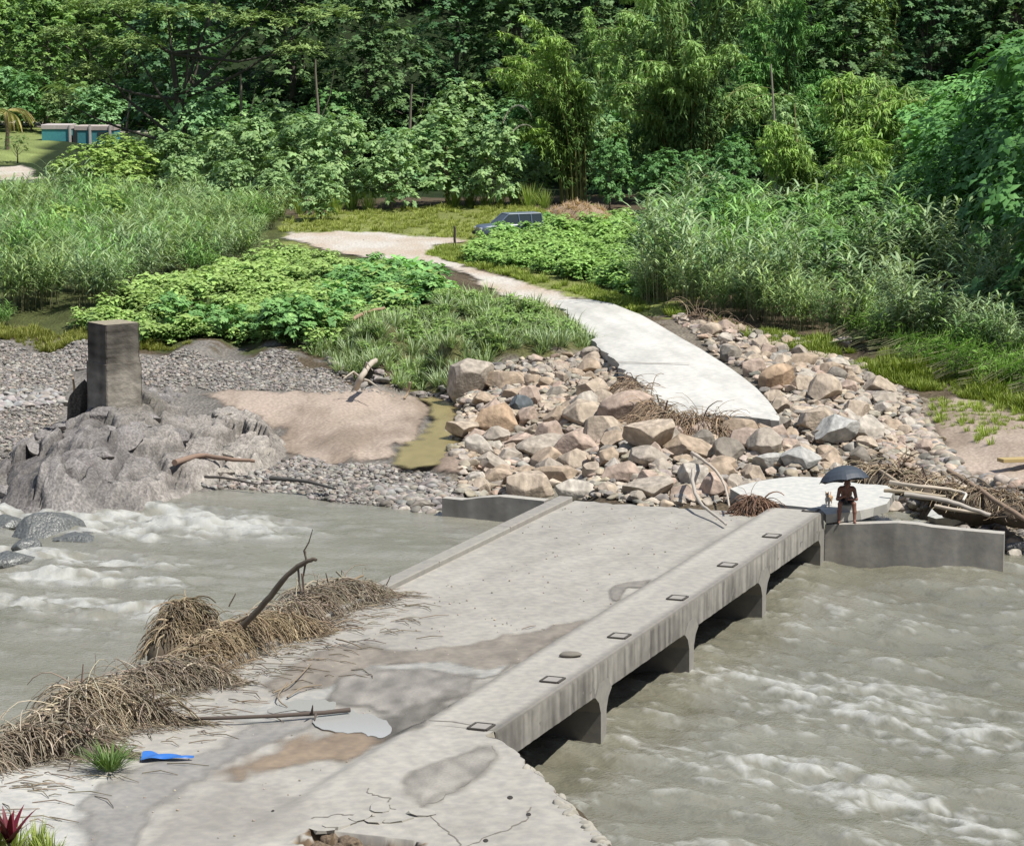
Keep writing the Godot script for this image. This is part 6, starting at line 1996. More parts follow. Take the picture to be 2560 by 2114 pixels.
# ---------------------------------------------------------------- boulders
func pile_boulders() -> void:
	var grain := noise_tex("grain", 0, 0, 0)
	var veins := noise_tex("veins", 0.008, 0.7, 1.0, 12, FastNoiseLite.TYPE_SIMPLEX_SMOOTH, 6)
	var cols := {"tan": Color(0.49, 0.385, 0.285), "pink": Color(0.495, 0.385, 0.31), "buff": Color(0.54, 0.445, 0.345), "grey": Color(0.46, 0.4, 0.33), "dark": Color(0.31, 0.275, 0.23), "pale": Color(0.55, 0.495, 0.42), "blue": Color(0.15, 0.17, 0.18), "ochre": Color(0.53, 0.385, 0.26), "chalk": Color(0.52, 0.51, 0.475)}
	var mat := {}
	for k in cols: mat[k] = surf("stone_" + k, cols[k], 0.9, veins, 0.7, grain, 3.0, 0.3)
	var shapes := []
	for k in 16:
		rng.seed = 700 + k
		shapes.append(stone(700 + k, 4, Vector3(rng.randf_range(0.95, 1.25), rng.randf_range(0.55, 0.8), rng.randf_range(0.75, 1.05)), rng.randi_range(18, 24), rng.randf_range(0.5, 0.66), 0.035))
	var placed := []     # (x, z, radius)
	rng.seed = 83
	# those one can point out: u, v of the foot, width in pixels, height ratio, colour, turn, roll, label
	var known := [
		[470, 405, 48, 1.05, "grey", 0.5, 0.5, "big grey boulder leaning over the pool, highest at the heap's left side"],
		[497, 440, 46, 0.85, "ochre", 0.2, 0.0, "big orange-tan boulder with a dark front below the leaning grey boulder"], [462, 441, 42, 0.55, "buff", 0.1, -0.2, "pale flat-sided boulder at the pool's right shore"],
		[520, 416, 27, 0.8, "blue", 0.8, 0.0, "round blue-grey boulder beside the orange-tan boulder"], [505, 396, 54, 0.55, "tan", 0.2, 0.15, "long orange-tan boulder behind the blue-grey boulder"], [590, 405, 40, 0.7, "buff", -0.4, 0.2, "pale angular boulder in the middle of the heap left of the road slab"],
		[587, 378, 32, 0.6, "tan", 0.4, 0.1, "tan block boulder near the road slab's left edge"], [632, 436, 62, 0.72, "pink", 0.3, 0.0, "largest pinkish boulder under the road slab's near end"], [522, 450, 40, 0.5, "pink", 0.1, 0.1, "reddish boulder right of the orange-tan boulder's foot"], [543, 462, 60, 0.45, "grey", 0.1, 0.1, "wide grey-brown boulder left of centre in the heap"],
		[575, 478, 52, 0.6, "buff", -0.3, 0.15, "smooth tan boulder with a rounded top behind the bridge end"], [558, 490, 56, 0.5, "tan", 0.0, 0.05, "smooth wide boulder directly behind the bridge's left end"], [610, 470, 30, 0.85, "tan", 0.8, 0.0, "round tan boulder between two wide ones behind the bridge"], [648, 470, 44, 0.6, "grey", 0.5, -0.1, "grey-brown boulder with a dark left face in mid heap"],
		[685, 465, 56, 0.6, "tan", 0.2, 0.0, "broad tan boulder left of the pale driftwood branch"], [528, 500, 60, 0.5, "buff", 0.0, 0.0, "flat tan boulder resting just above the left wing wall"], [500, 488, 40, 0.55, "tan", 0.3, 0.1, "tan boulder behind the left wing wall"], [622, 486, 44, 0.6, "pink", 0.2, 0.1, "pinkish boulder with a sloping top behind the deck"],
		[648, 502, 66, 0.42, "grey", 0.1, 0.05, "long grey boulder lying along the deck's far edge"], [580, 503, 60, 0.4, "pale", 0.1, -0.1, "long pale boulder by the deck's far edge"], [742, 442, 44, 0.62, "tan", 0.4, 0.0, "rounded tan boulder under the road slab's tip"], [815, 434, 54, 0.55, "buff", 0.3, 0.0, "broad buff boulder right of the road slab's tip"],
		[822, 408, 44, 0.75, "buff", 0.9, 0.2, "peaked buff boulder right of the road slab"], [780, 396, 40, 0.8, "ochre", 0.4, 0.1, "boulder with an orange stain beside the road slab"], [835, 448, 48, 0.8, "chalk", 0.3, 0.4, "large whitish boulder above the umbrella's left"], [866, 448, 40, 0.8, "pale", 0.6, 0.2, "pale upright boulder above the umbrella"],
		[800, 470, 50, 0.5, "chalk", 0.2, 0.1, "bluish white boulder behind the flat broken slab"], [770, 474, 44, 0.55, "chalk", 0.6, 0.0, "whitish boulder left of the flat broken slab"], [722, 482, 46, 0.5, "tan", 0.2, 0.0, "flat tan boulder at the driftwood branch's foot"], [884, 518, 40, 0.6, "grey", 0.3, 0.0, "grey boulder under the right end of the flat broken slab"], [880, 505, 26, 0.5, "pale", 0.2, 0.0, "small pale boulder right of the flat broken slab"],
		[1014, 560, 20, 0.6, "pale", 0.2, 0.0, "pale rounded stone at the water's edge right of the wing wall"], [422, 511, 24, 0.5, "dark", 0.2, 0.0, "dark stone at the water's edge left of the left wing wall"], [405, 512, 14, 0.5, "pale", 0.2, 0.0, "small white stone in the shallows left of the left wing wall"], [840, 352, 30, 0.55, "buff", 0.5, 0.0, "buff boulder near the top of the heap right of the road slab"], [800, 372, 34, 0.6, "tan", 0.2, 0.3, "tan block boulder in the upper heap right of the road slab"], [452, 398, 20, 0.5, "dark", -0.6, 0.4, "dark tilted stone at the grass edge above the pool"]]
	var put := func(p: Vector3, r: float, ratio: float, key: String, turn: float, roll: float, label: String, group: String, sh: int) -> void:
		var o := single("boulder", shapes[sh], mat[key], p, label, "boulder", group)
		o.rotation = Vector3(roll * 0.5, turn, roll)
		o.scale = Vector3(r, r * ratio * 1.35, r)
		placed.append(Vector3(p.x, r, p.z))
	var kk := 0
	for q in known:
		kk += 1
		var p := lie(q[0], q[1] - q[2] * q[3] * 0.25)
		var r: float = q[2] * 0.5 * (-p.z) / FOCAL / 1.02
		put.call(Vector3(p.x, p.y + r * q[3] * 0.55, p.z), r, q[3] / 0.9, q[4], q[5], q[6], q[7], "", kk % 16)
	# the rest of the heaps: [outline, how many, radii, label, group, colours]
	var heaps := [
		[[452, 440, 470, 400, 500, 372, 560, 360, 604, 358, 640, 396, 660, 424, 720, 440, 780, 430, 800, 470, 760, 496, 640, 505, 540, 500, 470, 494, 470, 460], 160, 0.82, 0.25, "rounded tan or grey stone in the heap between the bridge end and the road slab", "boulders left of the road slab", ["tan", "tan", "pink", "buff", "grey", "grey", "buff", "dark", "pale", "pink"], 0.55],
		[[690, 322, 730, 330, 800, 348, 860, 372, 900, 400, 930, 450, 900, 474, 860, 476, 800, 470, 784, 420, 760, 384, 720, 352], 150, 0.56, 0.22, "rounded tan or grey stone in the heap right of the road slab", "boulders right of the road slab", ["buff", "tan", "tan", "pink", "grey", "dark", "pale", "buff"], 0.5]]
	for h in heaps:
		var poly := ring(h[0])
		var many := 0
		var tries := 0
		while many < h[1] and tries < 9000:
			tries += 1
			var f: float = float(many) / h[1]
			var r: float = lerpf(h[2], h[3], pow(f, 0.6)) * rng.randf_range(0.75, 1.25)
			var q := rand_in(poly)
			if h[0][0] == 452: r *= lerpf(0.6, 1.12, smoothstep(-103.0, -86.0, q.y))
			var ok := true
			for t in placed:
				if Vector2(q.x - t.x, (q.y - t.z) * 0.8).length() < (r + t.y) * 0.64: ok = false; break
			if not ok: continue
			many += 1
			var y := ground(q.x, q.y)
			var key: String = h[6][rng.randi() % h[6].size()]
			var ratio := rng.randf_range(0.58, 1.05)
			var hue: String = {"tan": "tan", "pink": "pinkish", "buff": "buff", "grey": "grey", "dark": "dark", "pale": "pale"}[key]
			var uu := seen_u(Vector3(q.x, 0, q.y))
			var lb := "%s %s %s stone, %s, %s" % [among(r, [0.3, 0.42, 0.58], ["small", "middling", "large", "very large"]), "flat" if ratio < 0.72 else ("rounded" if ratio < 0.88 else "blocky"), hue, among(uu, [480.0, 520.0, 560.0, 600.0, 640.0, 690.0], ["beside the pool", "behind the left wing wall", "behind the deck's left end", "left of the road slab", "below the twig debris", "under the slab's near end", "left of the broken slab"]) if h[0][0] == 452 else among(uu, [740.0, 780.0, 820.0, 860.0, 900.0], ["top of the right heap", "right of the road slab", "right of the slab's tip", "above the umbrella", "below the flattened reeds", "beside the sandy bank"]), among(q.y, [-115.0, -104.0, -96.0, -89.0, -82.0], ["highest part", "upper part", "upper middle", "middle", "lower part", "near the bridge"])]
			put.call(Vector3(q.x, y + r * rng.randf_range(0.22, 0.5), q.y), r, ratio, key, rng.randf() * 6.28, rng.randf_range(-0.35, 0.35), lb, h[5], rng.randi() % 16)
	# the countless small ones between
	var small := stone(750, 2, Vector3(1.1, 0.62, 0.9), 9, 0.66, 0.05)
	var chips := [stone(751, 2, Vector3(1.2, 0.7, 0.9), 16, 0.5, 0.03), stone(752, 2, Vector3(1.0, 0.75, 1.0), 14, 0.5, 0.05)]
	var gm := surf("stone_small", Color(1, 1, 1), 0.92, veins, 0.7, null, 1.0, 0.3)
	var strew := func(called: String, px: Array, many: int, r1: float, r2: float, label: String, tints: Array, gap: float, sink: float) -> void:
		var poly := ring(px)
		var pl := []
		var ti := []
		for k in many:
			var q := rand_in(poly)
			if n2.get_noise_2d(q.x * 7.0, q.y * 4.0) < gap: continue
			var r := lerpf(r1, r2, pow(rng.randf(), 3.0))
			var bs := Basis.from_euler(Vector3(rng.randf_range(-0.4, 0.4), rng.randf() * 6.28, rng.randf_range(-0.4, 0.4))).scaled(Vector3.ONE * r)
			pl.append(Transform3D(bs, Vector3(q.x, ground(q.x, q.y) + r * sink, q.y)))
			ti.append(vary(tints[rng.randi() % tints.size()], 0.2))
		mass(called, chips[px.size() % 2] if r2 > 0.3 else small, gm, pl, ti, label, "stones")
	var warm := [Color(0.5, 0.42, 0.325), Color(0.56, 0.48, 0.385), Color(0.42, 0.375, 0.32), Color(0.33, 0.3, 0.26), Color(0.52, 0.41, 0.315)]
	var cool := [Color(0.35, 0.325, 0.29), Color(0.29, 0.265, 0.24), Color(0.43, 0.40, 0.355), Color(0.2, 0.185, 0.17), Color(0.38, 0.33, 0.285)]
	strew.call("heap_stones", [446, 450, 462, 400, 500, 366, 560, 355, 608, 356, 650, 400, 670, 425, 720, 440, 780, 425, 810, 470, 760, 500, 640, 508, 540, 503, 455, 497, 460, 470], 5200, 0.08, 0.32, "small stones filling the heap left of the road slab", warm, -0.9, 0.4)
	strew.call("heap_stones", [672, 316, 730, 326, 800, 340, 870, 368, 910, 396, 940, 440, 950, 480, 900, 490, 850, 480, 790, 470, 780, 415, 750, 372, 700, 340], 4600, 0.08, 0.31, "small stones filling the heap right of the road slab", warm, -0.9, 0.4)
	strew.call("gravel", [-50, 350, 60, 350, 130, 349, 200, 352, 280, 350, 320, 368, 380, 390, 400, 398, 330, 396, 250, 390, 200, 392, 150, 388, 130, 366, 72, 372, 62, 412, 30, 450, -50, 480], 19000, 0.03, 0.10, "grey river gravel covering the bar on the left", cool, -0.5, 0.3)
	strew.call("shore_gravel", [190, 472, 250, 458, 330, 464, 400, 466, 440, 476, 470, 484, 462, 500, 440, 514, 400, 510, 330, 501, 250, 489, 200, 488], 6500, 0.035, 0.12, "grey gravel along the shore left of the bridge", cool, -0.6, 0.3)
	strew.call("shore_cobbles", [380, 488, 440, 484, 450, 500, 440, 516, 400, 514, 370, 502], 320, 0.08, 0.22, "cobbles at the waterline left of the bridge", cool, -1.0, 0.3)
	strew.call("bank_cobbles", [-50, 395, 60, 390, 64, 405, -50, 420], 260, 0.12, 0.32, "pale cobbles scattered on the gravel bar at the left edge", [Color(0.46, 0.43, 0.4), Color(0.38, 0.36, 0.34)], -1.0, 0.3)
	strew.call("bank_cobbles", [320, 346, 340, 376, 400, 390, 460, 394, 500, 366, 480, 362, 440, 388, 380, 384, 340, 366], 260, 0.1, 0.32, "cobbles at the foot of the grassy left slope", cool, -1.0, 0.3)
	strew.call("right_cobbles", [900, 420, 930, 430, 960, 470, 1040, 500, 1060, 545, 1010, 552, 960, 524, 890, 516, 850, 506, 880, 480, 930, 486], 1500, 0.07, 0.3, "cobbles among the driftwood behind the right wing wall", cool + warm, -0.9, 0.3)
	strew.call("track_pebbles", [290, 236, 440, 240, 440, 250, 330, 248], 300, 0.03, 0.1, "pebbles on the dirt track", warm, -0.6, 0.3)

# ---------------------------------------------------------------- what the flood left
func wash_up() -> void:
	var straw := surf("straw", Color(1, 1, 1), 0.85)
	var bark: Material = mats["bark"]
	var s1 := Color(0.34, 0.29, 0.22)
	var s2 := Color(0.17, 0.135, 0.095)
	var dn := ACROSS.rotated(Vector3.UP, 0.12)
	rng.seed = 121
	var pk := func(px: Array) -> Array:
		var r := []
		for k in range(0, px.size(), 3): r.append([spot(px[k] / D, px[k + 1] / D, 0.0), px[k + 2]])
		return r
	thatch("straw_heap", pk.call([-60, 1590, 0.5, 20, 1560, 0.6, 90, 1548, 0.6, 150, 1544, 0.5, 200, 1550, 0.25]), 0.42, 950, 0.7, "heap of washed-up dry reeds nearest the lower left, beside the green tuft", 0.0, dn, straw, s1, s2)
	thatch("straw_heap", pk.call([115, 1520, 0.5, 150, 1502, 0.85, 190, 1488, 0.9, 250, 1480, 0.6, 310, 1482, 0.25]), 0.5, 1150, 1.1, "tallest combed heap of pale dry reeds on the bridge's upstream edge", 0.0, dn, straw, Color(0.42, 0.355, 0.255), s2, 0.3)
	thatch("straw_heap", pk.call([215, 1455, 0.4, 260, 1436, 0.58, 320, 1418, 0.62, 390, 1404, 0.5, 440, 1402, 0.25]), 0.42, 950, 0.75, "heap of dry reeds in the middle of the row on the bridge's edge", 0.0, dn, straw, s1, s2)
	thatch("straw_heap", pk.call([342, 1335, 0.9, 356, 1322, 1.42, 392, 1312, 1.42, 425, 1316, 0.9]), 0.6, 1300, 0.6, "dark rounded clump of washed-up reeds standing over the water", -0.45, dn, straw, Color(0.31, 0.245, 0.155), Color(0.15, 0.115, 0.075), 0.7)
	thatch("straw_heap", pk.call([380, 1385, 0.5, 440, 1358, 0.7, 500, 1330, 0.75, 570, 1306, 0.55, 620, 1298, 0.3]), 0.5, 1200, 0.75, "matted brown reed heap below the dark branch", 0.0, dn, straw, Color(0.36, 0.285, 0.185), Color(0.18, 0.135, 0.085), 0.6)
	thatch("straw_heap", pk.call([570, 1296, 0.5, 630, 1262, 0.6, 690, 1234, 0.5, 750, 1222, 0.28]), 0.45, 800, 1.1, "farthest heap of washed-up reeds, trailing onto the deck", 0.0, dn, straw, s1, s2, 0.4)
	# loose straw on the deck
	rng.seed = 131
	var b := MB.new()
	var org := br(-18, -6, 0)
	for k in 240:
		var f := rng.randf()
		var p := br(lerpf(-36.0, -14.0, f), -7.6 + absf(rng.randfn(0.0, 1.0)) * 1.1, 0.03)
		var d := (dn + ALONG * rng.randfn(0.0, 0.5)).normalized()
		var L := rng.randf_range(0.2, 0.9)
		b.tube(PackedVector3Array([p - org, p + d * L * 0.5 + Vector3.UP * 0.04 - org, p + d.rotated(Vector3.UP, rng.randf_range(-0.4, 0.4)) * L - org]), PackedFloat32Array([0.012, 0.014, 0.008]), 3, vary(s1.lerp(s2, rng.randf()), 0.25), false)
	var ls := single("loose_straw", b.mesh(), straw, org, "loose straw scattered over the deck beside the reed heaps", "straw")
	ls.set_meta("kind", "stuff")
	# branches
	var dk := Color(0.10, 0.08, 0.06)
	var w := func(u: float, v: float, y: float) -> Vector3: return spot(u / D, v / D, y)
	var up := func(u: float, v: float, p: Vector3) -> Vector3: return upon(u / D, v / D, p, ACROSS)
	var f0: Vector3 = w.call(500, 1300, 0.5)
	stick("dead_branch", [up.call(498, 1282, f0), up.call(545, 1235, f0), up.call(590, 1180, f0), up.call(632, 1150, f0), up.call(648, 1148, f0)], 0.085, 0.04, bark, dk, "dark dead branch rising from the reed heaps over the river", "branch", "", [[up.call(630, 1152, f0), up.call(624, 1130, f0), up.call(634, 1112, f0), up.call(642, 1085, f0)], [up.call(628, 1150, f0), up.call(622, 1185, f0), up.call(626, 1230, f0)], [up.call(612, 1165, f0), up.call(615, 1200, f0), up.call(622, 1225, f0)], [up.call(626, 1130, f0), up.call(628, 1148, f0), up.call(640, 1152, f0)]])
	stick("dead_branch", [up.call(362, 1345, f0), up.call(420, 1310, f0), up.call(470, 1283, f0), up.call(510, 1262, f0)], 0.05, 0.035, bark, Color(0.36, 0.29, 0.2), "pale thin branch running along the reed heaps to the dark branch", "branch")
	stick("dead_branch", [w.call(350, 1474, 0.12), w.call(470, 1472, 0.16), w.call(600, 1466, 0.14), w.call(718, 1456, 0.12)], 0.035, 0.05, bark, Color(0.09, 0.07, 0.055), "long dark pole lying across the deck into the puddle", "branch", "", [[w.call(648, 1464, 0.12), w.call(646, 1478, 0.05)], [w.call(640, 1464, 0.12), w.call(642, 1446, 0.4)]])
	var tw := [[470, 1243, 477, 1230, 484, 1216, "short upright twig beside the dark branch"], [790, 1205, 795, 1196, 802, 1180, "tiny twig on the kerb past the last reed heap"], [560, 1420, 600, 1400, 640, 1360, "thin crooked twig lying over the mud film"], [590, 1430, 620, 1410, 660, 1404, "thin forked twig left of the grit patch"], [690, 1310, 720, 1318, 742, 1328, "thin twig trailing from the brown heap"], [680, 1285, 715, 1270, 748, 1278, "thin twig trailing from the farthest heap"], [735, 1205, 742, 1196, 752, 1184, "twig sticking up from the farthest heap"], [590, 1400, 570, 1430, 590, 1450, "curly twig beside the long dark pole"], [430, 1372, 470, 1352, 500, 1340, "pale twig across the middle heap"]]
	for q in tw:
		var a: Vector3 = w.call(q[0], q[1], 0.08)
		var upright: bool = q[5] < q[1] and q[6].find("stick") >= 0 or q[6].find("upright") >= 0 or q[6].find("kerb") >= 0
		if upright: stick("twig", [up.call(q[0], q[1], f0 if q[0] < 600 else a), up.call(q[2], q[3], f0 if q[0] < 600 else a), up.call(q[4], q[5], f0 if q[0] < 600 else a)], 0.02, 0.01, bark, Color(0.2, 0.16, 0.11), q[6], "twig")
		else: stick("twig", [a, w.call(q[2], q[3], 0.14), w.call(q[4], q[5], 0.06)], 0.02, 0.012, bark, Color(0.22, 0.175, 0.12), q[6], "twig")
	# green tuft and a scrap of blue plastic
	var tf := single("green_tuft", tuft(601, 170, 0.75, 0.03, Color(0.07, 0.12, 0.035), Color(0.13, 0.19, 0.06), 0.5, 1.3), mats["tall_grass"], w.call(225, 1578, 0.05), "green grass tuft growing out of the nearest reed heap", "grass")
	tf.scale = Vector3(1.15, 0.8, 1.1)
	b = MB.new()
	var pts := PackedVector3Array()
	var cc := PackedColorArray()
	var bo: Vector3 = w.call(296, 1560, 0.05)
	for k in 24:
		var c0: Vector3 = w.call(lerpf(292, 398, k / 23.0), lerpf(1552, 1556, k / 23.0), 0.05)
		for e in 7:
			var g := e / 6.0 - 0.5
			var wd := 0.6 * (1.0 - k / 27.0) * (0.85 + 0.15 * sin(k * 0.5))
			pts.append(c0 - bo + Vector3(0.0, 0.06 + 0.03 * sin(k * 0.55 + e * 0.9) * (1.0 - k / 28.0) - g * g * 0.12, g * wd))
			cc.append(Color(0.03, 0.13, 0.42))
	b.grid(7, 24, pts, cc)
	single("plastic_scrap", b.mesh(), surf("plastic", Color(1, 1, 1), 0.35), bo, "crumpled strip of blue plastic lying in front of the nearest reed heap", "plastic")
	# brown debris under the road slab
	var bs1 := Color(0.33, 0.24, 0.155)
	var bs2 := Color(0.14, 0.1, 0.07)
	var gp := func(px: Array) -> Array:
		var r := []
		for k in range(0, px.size(), 4): r.append([spot(px[k], px[k + 1], px[k + 2]), px[k + 3]])
		return r
	rng.seed = 141
	thatch("twig_debris", gp.call([630, 384, 0.9, 0.6, 640, 396, 0.9, 0.75, 655, 412, 0.85, 0.7, 668, 424, 0.8, 0.6]), 0.8, 900, 1.1, "brown twigs and roots hanging from the road slab's left edge", 0.55, Vector3(-0.9, 0, 0.4).normalized(), straw, bs1, bs2, 0.8)
	thatch("twig_debris", gp.call([668, 424, 0.7, 0.55, 690, 426, 0.7, 0.6, 712, 427, 0.7, 0.5, 735, 428, 0.6, 0.3]), 0.8, 1000, 1.2, "brown twigs packed under the road slab's near end", 0.45, Vector3(0.35, 0, 0.93), straw, bs1, bs2, 0.6)
	thatch("twig_debris", gp.call([690, 322, 1.2, 0.4, 705, 326, 1.2, 0.5, 722, 328, 1.2, 0.4, 742, 330, 1.2, 0.3]), 0.9, 600, 1.4, "brown sticks and roots at the top of the right boulder heap", 1.1, Vector3(0.3, 0, 0.95), bark, Color(0.36, 0.26, 0.17), bs2, 0.9)
	thatch("twig_debris", gp.call([866, 474, 0.1, 0.35, 885, 480, 0.1, 0.4, 910, 486, 0.0, 0.35, 940, 496, 0.0, 0.3]), 0.8, 700, 1.2, "brown drift of sticks behind the flat broken slab's right end", 0.0, Vector3(0.6, 0, 0.5).normalized(), straw, Color(0.40, 0.32, 0.21), bs2, 0.9)
	thatch("twig_debris", gp.call([950, 500, -0.2, 0.5, 975, 505, -0.2, 0.6, 1000, 508, -0.3, 0.5, 1030, 520, -0.3, 0.4]), 0.8, 600, 1.2, "brown drift of sticks at the right end of the wing wall", -0.3, Vector3(0.6, 0, 0.5).normalized(), straw, Color(0.36, 0.28, 0.18), bs2, 0.9)
	thatch("dry_bush", gp.call([746, 514, 0.0, 0.4, 754, 514, 0.0, 0.6, 764, 513, 0.0, 0.35]), 0.3, 420, 0.62, "reddish brown dead bush caught on the bridge end", -0.05, ACROSS, straw, Color(0.26, 0.155, 0.1), Color(0.11, 0.065, 0.045), 2.4)
	# driftwood
	var pale := Color(0.44, 0.38, 0.30)
	var logs := [
		[[905, 494, 0.5, 940, 499, 0.4, 965, 506, 0.2, 990, 515, -0.05], 0.085, 0.06, Color(0.36, 0.325, 0.28), "thick bleached log lying toward the end of the right wing wall"],
		[[948, 470, 0.6, 975, 486, 0.35, 1000, 503, 0.1, 1026, 520, -0.2], 0.09, 0.07, Color(0.22, 0.16, 0.11), "long dark straight pole slanting to the right picture edge"],
		[[890, 482, 0.5, 920, 486, 0.5, 945, 488, 0.4, 962, 492, 0.3], 0.07, 0.05, pale, "pale stick with a bent end above the bleached log"], [[962, 492, 0.3, 966, 494, 0.3, 963, 500, 0.2], 0.05, 0.04, Color(0.52, 0.47, 0.4), "short pale hooked stick end among the driftwood"],
		[[880, 470, 0.4, 898, 482, 0.4, 915, 494, 0.2], 0.06, 0.04, Color(0.36, 0.29, 0.2), "brown stick slanting from the umbrella's right side"], [[884, 490, 0.4, 912, 492, 0.4, 945, 496, 0.2], 0.06, 0.04, Color(0.34, 0.28, 0.2), "brown stick lying right of the flat broken slab"], [[870, 466, 0.5, 890, 466, 0.5, 905, 476, 0.4], 0.05, 0.03, Color(0.28, 0.21, 0.14), "thin curved stick behind the umbrella"],
		[[935, 505, 0.1, 960, 510, 0.0, 985, 512, -0.1], 0.06, 0.05, pale, "pale stick below the bleached log"], [[985, 488, 0.1, 1005, 500, 0.0, 1020, 512, -0.2], 0.05, 0.03, Color(0.3, 0.23, 0.16), "thin brown stick beside the long dark pole"],
		[[692, 452, 0.7, 706, 462, 0.75, 718, 473, 0.6, 725, 486, 0.4, 729, 506, 0.3], 0.055, 0.03, Color(0.42, 0.36, 0.29), "thin curved driftwood branch arching over the boulders"], [[693, 470, 0.7, 693, 484, 0.6, 700, 502, 0.35, 714, 514, 0.2, 726, 524, 0.12], 0.06, 0.035, Color(0.37, 0.33, 0.28), "thick pale driftwood branch reaching onto the deck"],
		[[356, 388, 0.5, 362, 376, 1.0, 370, 364, 1.3, 376, 360, 1.3], 0.13, 0.1, Color(0.4, 0.35, 0.28), "pale root stump washed up on the left slope"], [[410, 382, 0.4, 408, 392, 0.0, 404, 398, -0.2], 0.05, 0.04, Color(0.3, 0.22, 0.15), "bent dark stick at the slope's foot above the pool"], [[352, 320, 1.7, 366, 312, 1.9, 384, 308, 2.0], 0.09, 0.07, Color(0.3, 0.2, 0.13), "brown fallen trunk half hidden on the left bank"],
		[[725, 322, 1.5, 731, 328, 1.5, 735, 338, 1.2], 0.08, 0.05, Color(0.42, 0.33, 0.23), "forked pale root at the top of the right heap"], [[690, 318, 1.4, 712, 322, 1.4, 728, 324, 1.35], 0.06, 0.05, Color(0.4, 0.3, 0.2), "brown stick lying across the top of the right heap"], [[830, 342, 1.4, 870, 336, 1.7, 905, 332, 1.8], 0.04, 0.03, Color(0.24, 0.28, 0.12), "long green-brown stem lying along the thicket's foot"],
		[[175, 462, 0.15, 200, 455, 0.12, 225, 458, 0.08, 255, 460, 0.0], 0.1, 0.06, Color(0.22, 0.15, 0.11), "dark driftwood trunk lying on the sand below the outcrop"], [[205, 476, -0.3, 230, 478, -0.3, 258, 484, -0.4], 0.05, 0.03, Color(0.08, 0.07, 0.06), "long black stick at the shore"], [[270, 478, -0.25, 300, 480, -0.25, 336, 488, -0.4], 0.08, 0.04, Color(0.07, 0.065, 0.06), "flat black log at the shore right of the black stick"]]
	var plk := MB.new()
	var pa := spot(1000, 463.5, 0.15)
	var pb := spot(1045, 462, 0.1)
	var dd := (pb - pa) * 0.5
	plk.box(dd, dd, Vector3(0, 0.06, 0), dd.cross(Vector3.UP).normalized() * 0.2, Color(0.36, 0.27, 0.12), 0.012)
	single("plank", plk.mesh(), bark, pa + Vector3.UP * 0.12, "yellowish plank lying on the sand at the right picture edge", "plank")
	rng.seed = 151
	for l in logs:
		var p := []
		for k in range(0, l[0].size(), 3): p.append(spot(l[0][k], l[0][k + 1], l[0][k + 2]))
		var tws := []
		if l[4].find("root stump") >= 0:
			for e in [[-0.5, 0.2], [0.5, -0.15], [0.35, 0.55], [-0.3, -0.35]]: tws.append([p[0].lerp(p[2], 0.4), p[0].lerp(p[2], 0.4) + Vector3(e[0] * 0.6, e[1] + 0.1, 0.25), p[0].lerp(p[2], 0.4) + Vector3(e[0] * 1.3, e[1] * 0.9 - 0.1, 0.6)])
		stick("driftwood", p, l[1], l[2], bark, l[3], l[4], "driftwood", "", tws)

